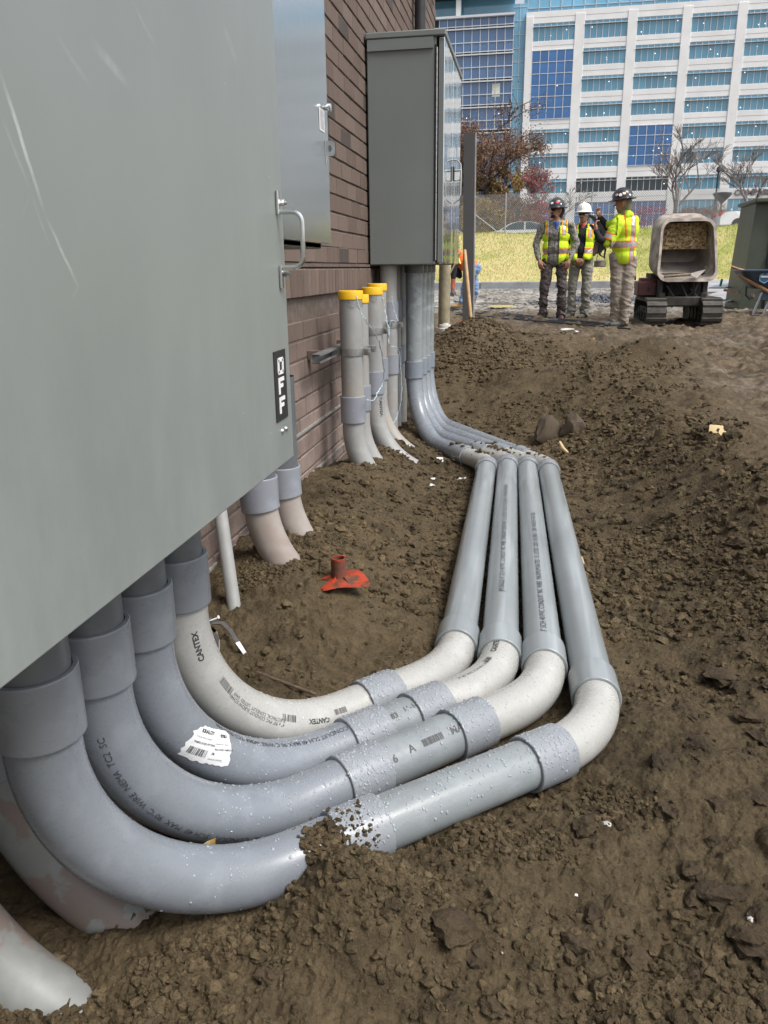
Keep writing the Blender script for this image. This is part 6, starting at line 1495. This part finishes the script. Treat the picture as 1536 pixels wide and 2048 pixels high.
car('silver car half hidden behind the grey post, parked by the fence',cx_(930,48)-1.2,48.5,M_cars,4.4,1,pz=.80)

# lamps and poles
def lamp(px,pt,Y,label,kind):
    x=P(px,pt,Y=Y).x; zt=P(px,pt,Y=Y).z; T=thing('street_lamp',label,'street lamp',(x,Y,PZ))
    m=MB(); m.cyl((x,Y,PZ-.1),(x,Y,zt),.07,10,r2=.055); m.obj('pole',M_dark,T)
    m=MB()
    if kind=='funnel': m.lathe([(.02,-.75),(.62,-.12),(.62,.0),(.02,.08)],(x,Y,zt),18,0,True,True)
    elif kind=='twin': 
        m.box((x,Y,zt),(1.6,.1,.08)); m.box((x-.75,Y,zt),(.6,.3,.12)); m.box((x+.75,Y,zt),(.6,.3,.12))
    else: m.lathe([(.06,-.1),(.16,.0),(.10,.25),(.02,.3)],(x,Y,zt),10,0,True,True)
    m.obj('lamp_head',M_dark,T)
lamp(1445,386,62,'short black street lamp with a funnel-shaped head beside the white building column','funnel')
lamp(1437,342,60,'tall thin black pole rising in front of the white building, left of the funnel lamp','tip')
lamp(966,263,60,'dark twin-armed car park lamp above the russet tree','twin')

# trees ----------------------------------------------------------------
g=NG('bark'); M_bark=g.fin(g.mix(g.ramp(g.noise(8,4),.4,.6),(.05,.038,.03),(.12,.095,.08)),.9)
g=NG('pale_bark'); M_barkp=g.fin(g.mix(g.ramp(g.noise(8,4),.4,.6),(.14,.12,.11),(.26,.23,.21)),.9)
def leafmat(name,a,b):
    g=NG(name); return g.fin(g.mix(g.geo('Random Per Island'),a,b),.8)
M_rus=leafmat('russet_leaf',(.11,.058,.036),(.27,.155,.095)); M_yelg=leafmat('yellowing_leaf',(.20,.13,.04),(.36,.26,.08)); M_redl=leafmat('red_leaf',(.22,.02,.03),(.42,.06,.07)); M_brn=leafmat('brown_twig',(.10,.055,.04),(.24,.14,.10)); M_dkg=leafmat('evergreen',(.01,.02,.012),(.03,.05,.03))
def tree(name,label,cat,x,y,z0,hgt,rad,seed,bark,leaf=None,nleaf=0,lsz=.10,levels=5,trunk=.14,spread=.75,tw=.011,low=.25,leaf2=None,per=1):
    r=random.Random(seed); T=thing(name,label,cat,(x,y,z0)); mt=MB(); mbr=MB(); tips=[]
    def grow(p,d,L,rd,lv):
        q=p; pts=[q]; dd=d.copy(); k_=3
        for i in range(k_):
            dd=dd+np.array([r.gauss(0,.10),r.gauss(0,.10),r.gauss(.03,.06)])*(1 if lv else .3); dd/=np.linalg.norm(dd); q=q+dd*L/k_; pts.append(q)
        r1=max(tw,rd*.62); (mt if lv==0 else mbr).tube(pts,list(np.linspace(rd,r1,k_+1)),(8 if lv==0 else 5 if lv<3 else 3),cap=False)
        if lv>=2: tips.extend(pts[1:])
        if lv>=levels: return
        nb=(3 if lv<levels-1 else 3)+(1 if r.random()<.5 else 0)
        for i in range(nb):
            t=.35+.65*r.random() if i else 1.0; j=min(k_-1,int(t*k_)); p2=pts[j]+(pts[j+1]-pts[j])*(t*k_-j if t<1 else 1)
            a=r.uniform(0,6.283); s_=spread*r.uniform(.5,1.15); ax=np.array([math.cos(a),math.sin(a),r.uniform(-.1,.35)]); nd=dd+ax*s_; nd/=np.linalg.norm(nd)
            grow(p2,nd,L*r.uniform(.58,.80),r1*.85,lv+1)
    grow(np.array([x,y,z0],float),np.array([0,0,1.]),hgt*.30,trunk,0)
    # fit the crown to its real size
    allv=np.concatenate(mbr.v); zmx=allv[:,2].max(); sz_=(z0+hgt-z0)/(zmx-z0); rmx=np.percentile(np.hypot(allv[:,0]-x,allv[:,1]-y),97); sr=rad/rmx
    def fit(v): v=v.copy(); v[:,2]=z0+(v[:,2]-z0)*sz_; k_=sr; v[:,0]=x+(v[:,0]-x)*k_; v[:,1]=y+(v[:,1]-y)*k_; return v
    mbr.v=[fit(v) for v in mbr.v]; mt.v=[np.stack([v[:,0],v[:,1],z0+(v[:,2]-z0)*sz_],1) for v in mt.v]
    mt.obj('trunk',bark,T); mbr.obj('branches',bark,T,smooth=0,kind='stuff')
    if leaf:
        tp=fit(np.array(tips)); rn=np.random.default_rng(seed)
        for li,(lm,N) in enumerate(((leaf,nleaf),(leaf2,nleaf//4))):
            if lm is None: continue
            src=tp if li==0 else tp[tp[:,2]<z0+hgt*.45]
            if len(src)==0: continue
            c=src[rn.integers(0,len(src),N)]+rn.normal(0,.16*rad/2.5,(N,3)); cl=fbm(c[:,0]*1.3,c[:,2]*1.3,3,seed)>-.16; c=c[cl]; n_=len(c)
            u=rn.normal(size=(n_,3)); u/=np.linalg.norm(u,axis=1)[:,None]; w_=np.cross(u,rn.normal(size=(n_,3))); w_/=np.linalg.norm(w_,axis=1)[:,None]; s_=lsz*rn.uniform(.4,1,n_)[:,None]
            v=np.stack([c-u*s_,c+w_*s_*.5,c+u*s_,c-w_*s_*.5],1).reshape(-1,3); mb=MB(); mb.v=[v]; mb.n=len(v); mb.f=[(4*k_,4*k_+1,4*k_+2,4*k_+3) for k_ in range(n_)]; mb.m=[0]*n_
            mb.obj('crown' if li==0 else 'lower_crown',lm,T,smooth=0,kind='stuff')
    return T
tx=lambda px,Y: P(px,430,Y=Y).x
tree('russet_tree','large russet-brown tree behind the fence, left of the office tower','tree',tx(975,54),54,PZ,8.6,4.3,5,M_bark,M_rus,34000,.085,levels=5,trunk=.20,spread=.85,leaf2=M_yelg)
tree('russet_tree','smaller orange-brown tree half hidden by the grey post','tree',tx(925,57),57,PZ,7.4,3.0,8,M_bark,M_rus,12000,.09,levels=5,trunk=.15)
tree('red_tree','thin red-leaved tree at the right edge of the large russet tree','tree',tx(1083,52),52,PZ,4.5,1.35,15,M_barkp,M_redl,1500,.085,levels=5,trunk=.07,spread=.8)
tree('bare_tree','bare grey tree in front of the white building above the dumper','tree',tx(1345,58),58,PZ,6.9,2.9,23,M_barkp,None,0,.06,levels=5,trunk=.12,spread=.60,tw=.010)
tree('bare_tree','bare twiggy tree in front of the lettering at the right edge','tree',tx(1500,60),60,PZ,6.2,2.6,29,M_barkp,None,0,levels=5,trunk=.09,spread=.55,tw=.009)
tree('bare_tree','low bare tree against the white spandrel just right of the red tree','tree',tx(1125,60),60,PZ,3.9,2.3,31,M_barkp,None,0,levels=5,trunk=.07,spread=.8,tw=.009)
def bush(label,px,Y,hgt,rad,seed,leaf,N,lsz=.09):
    x=tx(px,Y); T=thing('shrub',label,'shrub',(x,Y,PZ)); rn=np.random.default_rng(seed); ms=MB()
    c=rn.normal(size=(N,3)); c/=np.linalg.norm(c,axis=1)[:,None]; q=rn.uniform(.35,1,N)[:,None]**.5; c=c*q; bump_=1+.5*fbm(c[:,0]*2+seed,c[:,2]*2+c[:,1],3,seed)[:,None]; c=c*bump_*np.array([rad,rad,hgt/2])+np.array([x,Y,PZ+hgt/2])
    for i in range(26):
        e=c[rn.integers(0,N)]; ms.tube([(x+rn.normal(0,.1),Y+rn.normal(0,.1),PZ),((x+e[0])/2,(Y+e[1])/2,(PZ+e[2])/2+.1),tuple(e)],[.03,.018,.008],4,cap=False)
    ms.obj('branches',M_bark,T,kind='stuff')
    u=rn.normal(size=(N,3)); u/=np.linalg.norm(u,axis=1)[:,None]; w_=np.cross(u,rn.normal(size=(N,3))); w_/=np.linalg.norm(w_,axis=1)[:,None]; s_=lsz*rn.uniform(.4,1,N)[:,None]
    v=np.stack([c-u*s_,c+w_*s_*.5,c+u*s_,c-w_*s_*.5],1).reshape(-1,3); mb=MB(); mb.v=[v]; mb.n=len(v); mb.f=[(4*k_,4*k_+1,4*k_+2,4*k_+3) for k_ in range(N)]; mb.m=[0]*N; mb.obj('foliage',leaf,T,smooth=0,kind='stuff')
bush('golden-brown bush under the large russet tree, behind the fence',965,50,2.4,1.7,1,M_yelg,5200)
bush('brown bush behind the fence between the post and the parked cars',1010,51,2.6,1.8,2,M_rus,5200)
bush('dark red bush behind the fence just left of the camouflage worker',1078,52,2.3,1.2,3,M_redl,2200)
bush('grey-brown thicket behind the fence left of the red bush',1045,54,2.6,1.6,4,M_brn,4200)
bush('dark reddish hedge behind the dumper tub',1400,56,2.1,2.2,5,M_brn,5200)
bush('purple-red bush behind the fence between the harness worker and the dumper',1295,57,2.4,1.5,6,M_redl,1600)
bush('bare brown thicket at far left behind the fence by the tall cabinet',905,52,3.2,2.2,7,M_brn,5200)

# ================================================================= OFFICE BUILDINGS
M_precast=simple('white_precast',(.80,.80,.79),.7,var=.07,sc=.35)
def glass(name,c,rough=.04,metal=.0,spec=.9):
    g=NG(name); oi=g.n('ShaderNodeObjectInfo').outputs['Random']; q=g.mix(g.ramp(oi,0,1),tuple(k_*.82 for k_ in c),tuple(min(1,k_*1.18) for k_ in c))
    zz=g.noise(.18,3); q=g.mix(g.ramp(zz,.40,.62,0,.5),q,tuple(k_*.62 for k_ in c)); return g.fin(q,rough,metal,None,Specular_IOR_Level=spec)
M_gteal=glass('teal_glass',(.12,.33,.47)); M_gblue=glass('deep_blue_glass',(.030,.15,.40)); M_gnavy=glass('navy_glass',(.085,.17,.33)); M_gdark=glass('dark_reflective_glass',(.018,.035,.05)); M_gsky=glass('light_blue_glass',(.17,.42,.60))
M_mull=simple('white_mullion',(.62,.64,.66),.4,var=.03)
g=NG('ceiling_lamp'); g.fin((.9,.9,.85),.5,Emission_Color=(1,.97,.9,1),Emission_Strength=.7); M_lampw=g.mat
BY=150.0
def bp(px,py,Y=BY): return P(px,py,Y=Y)
T=thing('office_building','white precast office block with bands of blue glass and company lettering at right','building',(20,BY+8,PZ))
zf=[ony for ony in (38.44,34.42,30.29,26.32,22.44,18.64,14.54,10.62)]   # tops of the window bands
zb_=[35.80,31.92,27.90,24.04,20.12,16.29,12.23,6.6]
cxs=[-2.45+.60,6.15,14.52,22.98,31.30,39.6,48.0]; bx0=[-1.35,6.95,15.25,23.7,32.05,40.4,48.8]; bx1=[5.40,13.75,22.20,30.55,38.9,47.2,55.5]
# one wall per storey band and pier, butted
x_l,x_r=-2.55,57.0; topz=40.15
edges=[(topz,zf[0])]+[(zb_[i],zf[i+1]) for i in range(7)]
bandm=MB(); 
for i,(a,b) in enumerate(edges):
    m=MB(); m.bevbox(((x_l+x_r)/2,BY+.30,(a+b)/2),(x_r-x_l,.60,a-b),.02); m.obj('spandrel',M_precast,T)
    m=MB(); m.box(((x_l+x_r)/2,BY-.008,(a+b)/2+.0),(x_r-x_l,.02,.05)); m.obj('joint_line',simple('joint_grey',(.40,.40,.40),.8) if i==0 else bpy.data.materials['joint_grey'],T)
m=MB(); m.box(((x_l+x_r)/2,BY+.30,(zb_[7]+PZ)/2-.5),(x_r-x_l,.55,zb_[7]-PZ+1)); m.obj('plinth',M_precast,T)
pier_edges=[(x_l,bx0[0])]+[(bx1[i],bx0[i+1]) for i in range(6)]+[(bx1[6],x_r)]
for (a,b) in pier_edges:
    m=MB(); m.bevbox(((a+b)/2,BY+.20,(topz-.4+PZ)/2),(b-a,.60+.0,topz-.8-PZ),.03); m.obj('pier',M_precast,T)
m=MB(); m.box(((x_l+x_r)/2,BY+9,(topz+PZ)/2-.3),(x_r-x_l-.4,16.6,topz-PZ-.8)); m.obj('core',simple('interior_dark',(.03,.045,.055),.9),T)
dark_big={(0,1),(0,2),(0,3),(2,4),(2,5)}
wm={}
def window(T,x0,x1,z0,z1,ncol,glassm,trans=True,ymid=BY+.16,dots=0,seed=0,rows=1,sh=True):
    key=(round(x1-x0,2),round(z1-z0,2),ncol,trans,rows)
    if key not in wm:
        w_=x1-x0; h_=z1-z0; m=MB(); t=.09
        zs=[0,h_] if rows==1 else list(np.linspace(0,h_,rows+1))
        if trans: zs=[0,h_*.80,h_]
        for i in range(ncol+1): m.box((w_*i/ncol,0,h_/2),(t,.12,h_))
        for z in zs: m.box((w_/2,-.012,z),(w_,.12,t))
        me1=m.mesh('window',[M_mull],0)
        pm=[]
        for k_ in range(len(zs)-1):
            m=MB(); pw=w_/ncol-t; ph=zs[k_+1]-zs[k_]-t; m.box((0,0,0),(pw,.03,ph)); pm.append((m.mesh('pane',[glassm],0),(zs[k_]+zs[k_+1])/2))
        wm[key]=(me1,pm,zs)
    me1,pm,zs=wm[key]; o=bpy.data.objects.new('window',me1); COL.objects.link(o); o.parent=T; o.location=(x0-T.location.x,ymid-T.location.y,z0-T.location.z)
    w_=x1-x0
    for k_,(pme,zc) in enumerate(pm):
        if len(pm)>1 and k_==len(pm)-1 and trans:
            # transom strip: one piece behind the frame
            q=bpy.data.objects.get('x'); 
            m=MB(); 
            keyt=('t',key)
            if keyt not in wm: m.box((0,0,0),(w_-.1,.03,zs[-1]-zs[-2]-.1)); wm[keyt]=m.mesh('transom_pane',[glassm],0)
            p=bpy.data.objects.new('transom_pane',wm[keyt]); COL.objects.link(p); p.parent=o; p.location=(w_/2,.02,zc); p.active_material
            continue
        for i in range(ncol):
            p=bpy.data.objects.new('pane',pme); COL.objects.link(p); p.parent=o; p.location=(w_*(i+.5)/ncol,.02,zc)
            if pme.materials[0]!=glassm: p.material_slots[0].link='OBJECT'; p.material_slots[0].material=glassm
    if sh:
        m=MB(); m.box(((x0+x1)/2,ymid-.22,z0+(z1-z0)*.80),(w_-.02,.34,.08)); m.obj('sunshade',M_mull,o)
    r=random.Random(seed)
    for i in range(dots):
        m=MB(); m.lathe([(.0001,0),(.10,.0),(.10,.02)],n=8); v=m.v[0]; m.v[0]=np.stack([x0+r.uniform(.4,w_-.4)+v[:,0],np.full(len(v),ymid-.0)+v[:,2],z0+(z1-z0)*r.uniform(.15,.72)+v[:,1]],1); m.obj('ceiling_lamp',M_lampw,o)
    return o
used=0
for r_ in range(8):
    for c in range(5):
        if (c,r_) in dark_big: continue
        gm=M_gteal
        if r_==6 and c in (1,2): gm=M_gdark
        if r_==7: gm=M_gblue if c in (0,1,2) else M_gteal
        window(T,bx0[c],bx1[c],zb_[r_],zf[r_],7,gm,trans=(r_<7),dots=2 if (r_*5+c)%2==0 and r_<6 else 1,seed=r_*9+c,rows=2 if r_==7 else 1,sh=r_<7)
window(T,bx0[0],bx1[0],zb_[3],zf[1],5,M_gblue,trans=False,rows=6,dots=2,seed=90,sh=False,ymid=BY-.06)
window(T,bx0[2],bx1[2],zb_[5],zf[4],5,M_gblue,trans=False,rows=4,dots=6,seed=91,sh=False,ymid=BY-.06)
v,f=text_tris('COMPASS',1.22,.055); v=v.copy(); v[:,0]*=1.15; L0=v[:,0].max(); x0=P(1468,385,Y=BY).x; x1=P(1541,385,Y=BY).x; v[:,0]*=(x1-x0)/L0; z0=P(1500,390,Y=BY).z; 
m=MB(); vv=np.stack([x0+v[:,0],np.full(len(v),BY-.12),z0+v[:,1]],1); vb=vv+np.array([0,.10,0]); m.add(vv,f); m.add(vb,[tuple(reversed(q_)) for q_ in f])
from collections import Counter
ec=Counter()
for q_ in f:
    for i in range(len(q_)): ec[tuple(sorted((q_[i],q_[(i+1)%len(q_)])))]+=1
n_=len(vv); m2=MB(); m2.add(np.concatenate([vv,vb]),list(f)+[tuple(k_+n_ for k_ in reversed(q_)) for q_ in f]+[(a,b,b+n_,a+n_) for (a,b),c in ec.items() if c==1])
m2.obj('lettering',simple('letter_bronze',(.13,.12,.12),.5),T)
# recessed glazed top storey
m=MB(); m.box((28,BY+2.2,42.1),(62,.3,3.6)); m.obj('penthouse_glass',M_gsky,T)
m=MB()
for i in range(34): m.box((-2.4+i*1.85,BY+2.0,42.1),(.10,.12,3.6))
m.box((28,BY+2.0,41.2),(62,.12,.08)); m.obj('penthouse_mullions',M_mull,T,kind='stuff')
# narrow light blue stair strip between the wings
a=bp(1028,32,BY+.9).x; m=MB(); m.box(((a+x_l)/2-.0,BY+.75,(topz+PZ)/2),(x_l-a+.1,.3,topz-PZ+3)); m.obj('glass_strip',M_gsky,T)
m=MB()
for i in range(20): m.box(((a+x_l)/2,BY+.57,PZ+1+i*2.03),(x_l-a+.1,.08,.07))
m.box(((a+x_l)/2,BY+.57,(topz+PZ)/2),(.07,.09,topz-PZ+3)); m.obj('strip_mullions',M_mull,T,kind='stuff')
# blue glass wing
WB=BY-1.5
T=thing('glass_wing','navy blue curtain-walled wing with white mullions at the left of the office block','building',(-11,WB+5,PZ))
xr=P(1026,100,Y=WB).x; xl=xr-22; zt=P(950,34,Y=WB).z
m=MB(); m.box(((xl+xr)/2,WB+4.2,(zt+PZ)/2),(xr-xl-.1,8,zt-PZ)); m.obj('core',bpy.data.materials['interior_dark'],T)
zr=[P(950,y_,Y=WB).z for y_ in (35,52,58,85,104,110,135,158,164,190,210,216,242,260,267,290,310)]; zr.append(PZ)
pitch=(P(1026,100,Y=WB).x-P(888,100,Y=WB).x)/8.4
for z in zr: MB().box(((xl+xr)/2,WB+.02,z),(xr-xl,.16,.12)).obj('transom',M_mull,T)
for z in (zr[2],zr[5],zr[8],zr[11],zr[14]): MB().box(((xl+xr)/2,WB-.19,z+.01),(xr-xl+.3,.25,.20)).obj('floor_band',M_mull,T)
MB().box(((xl+xr)/2,WB-.3,zt+.06),(xr-xl+.4,.42,.34)).obj('parapet',M_mull,T)
ncol=int((xr-xl)/pitch)
for i in range(ncol+1):
    m=MB(); m.box((xr-i*pitch,WB+.03,(zt+PZ)/2),(.10,.14,zt-PZ)); m.obj('mullion',M_mull,T)
pmesh={}
for j in range(len(zr)-1):
    h_=zr[j]-zr[j+1]
    if h_<.7: continue
    m=MB(); m.box((0,0,0),(pitch-.1,.03,h_-.1)); me=m.mesh('pane',[M_gnavy],0)
    for i in range(min(9,ncol)):
        p=bpy.data.objects.new('pane',me); COL.objects.link(p); p.parent=T; p.location=(xr-(i+.5)*pitch-T.location.x,WB+.10-T.location.y,(zr[j]+zr[j+1])/2-PZ)
        if h_>2 and (i*7+j*3)%4==0:
            m=MB(); m.lathe([(.0001,0),(.10,0),(.10,.02)],n=8); v=m.v[0]; m.v[0]=np.stack([xr-(i+.5)*pitch+v[:,0],WB+.06+v[:,2],(zr[j]+zr[j+1])/2+((i*5+j)%3-1)*.5+v[:,1]],1); m.obj('ceiling_lamp',M_lampw,p)
m=MB(); m.box((xl+1,WB+.5,(zt+PZ)/2),(2,.2,zt-PZ)); m.obj('far_glass',M_gnavy,T)
# flat canopy roof over the wing
m=MB(); m.box(((xl+xr)/2,WB+2,zt+3.6),(xr-xl+1,6,.3)); m.obj('canopy',M_dark,T)
m=MB(); m.box((P(917,10,Y=WB).x,WB+.4,zt+1.8),(.8,.8,3.5)); m.obj('column',M_precast,T)
m=MB(); m.box(((xl+xr)/2,WB+3.2,zt+1.8),(xr-xl,.2,3.3)); m.obj('terrace_glass',M_gsky,T)
# paler paper square in one of the wing's windows
k=P(992,180,Y=WB); MB().box((k.x,WB+.06,k.z),(1.3,.02,2.0)).obj('paper_sheet',simple('cream_paper',(.70,.70,.60),.7),T)
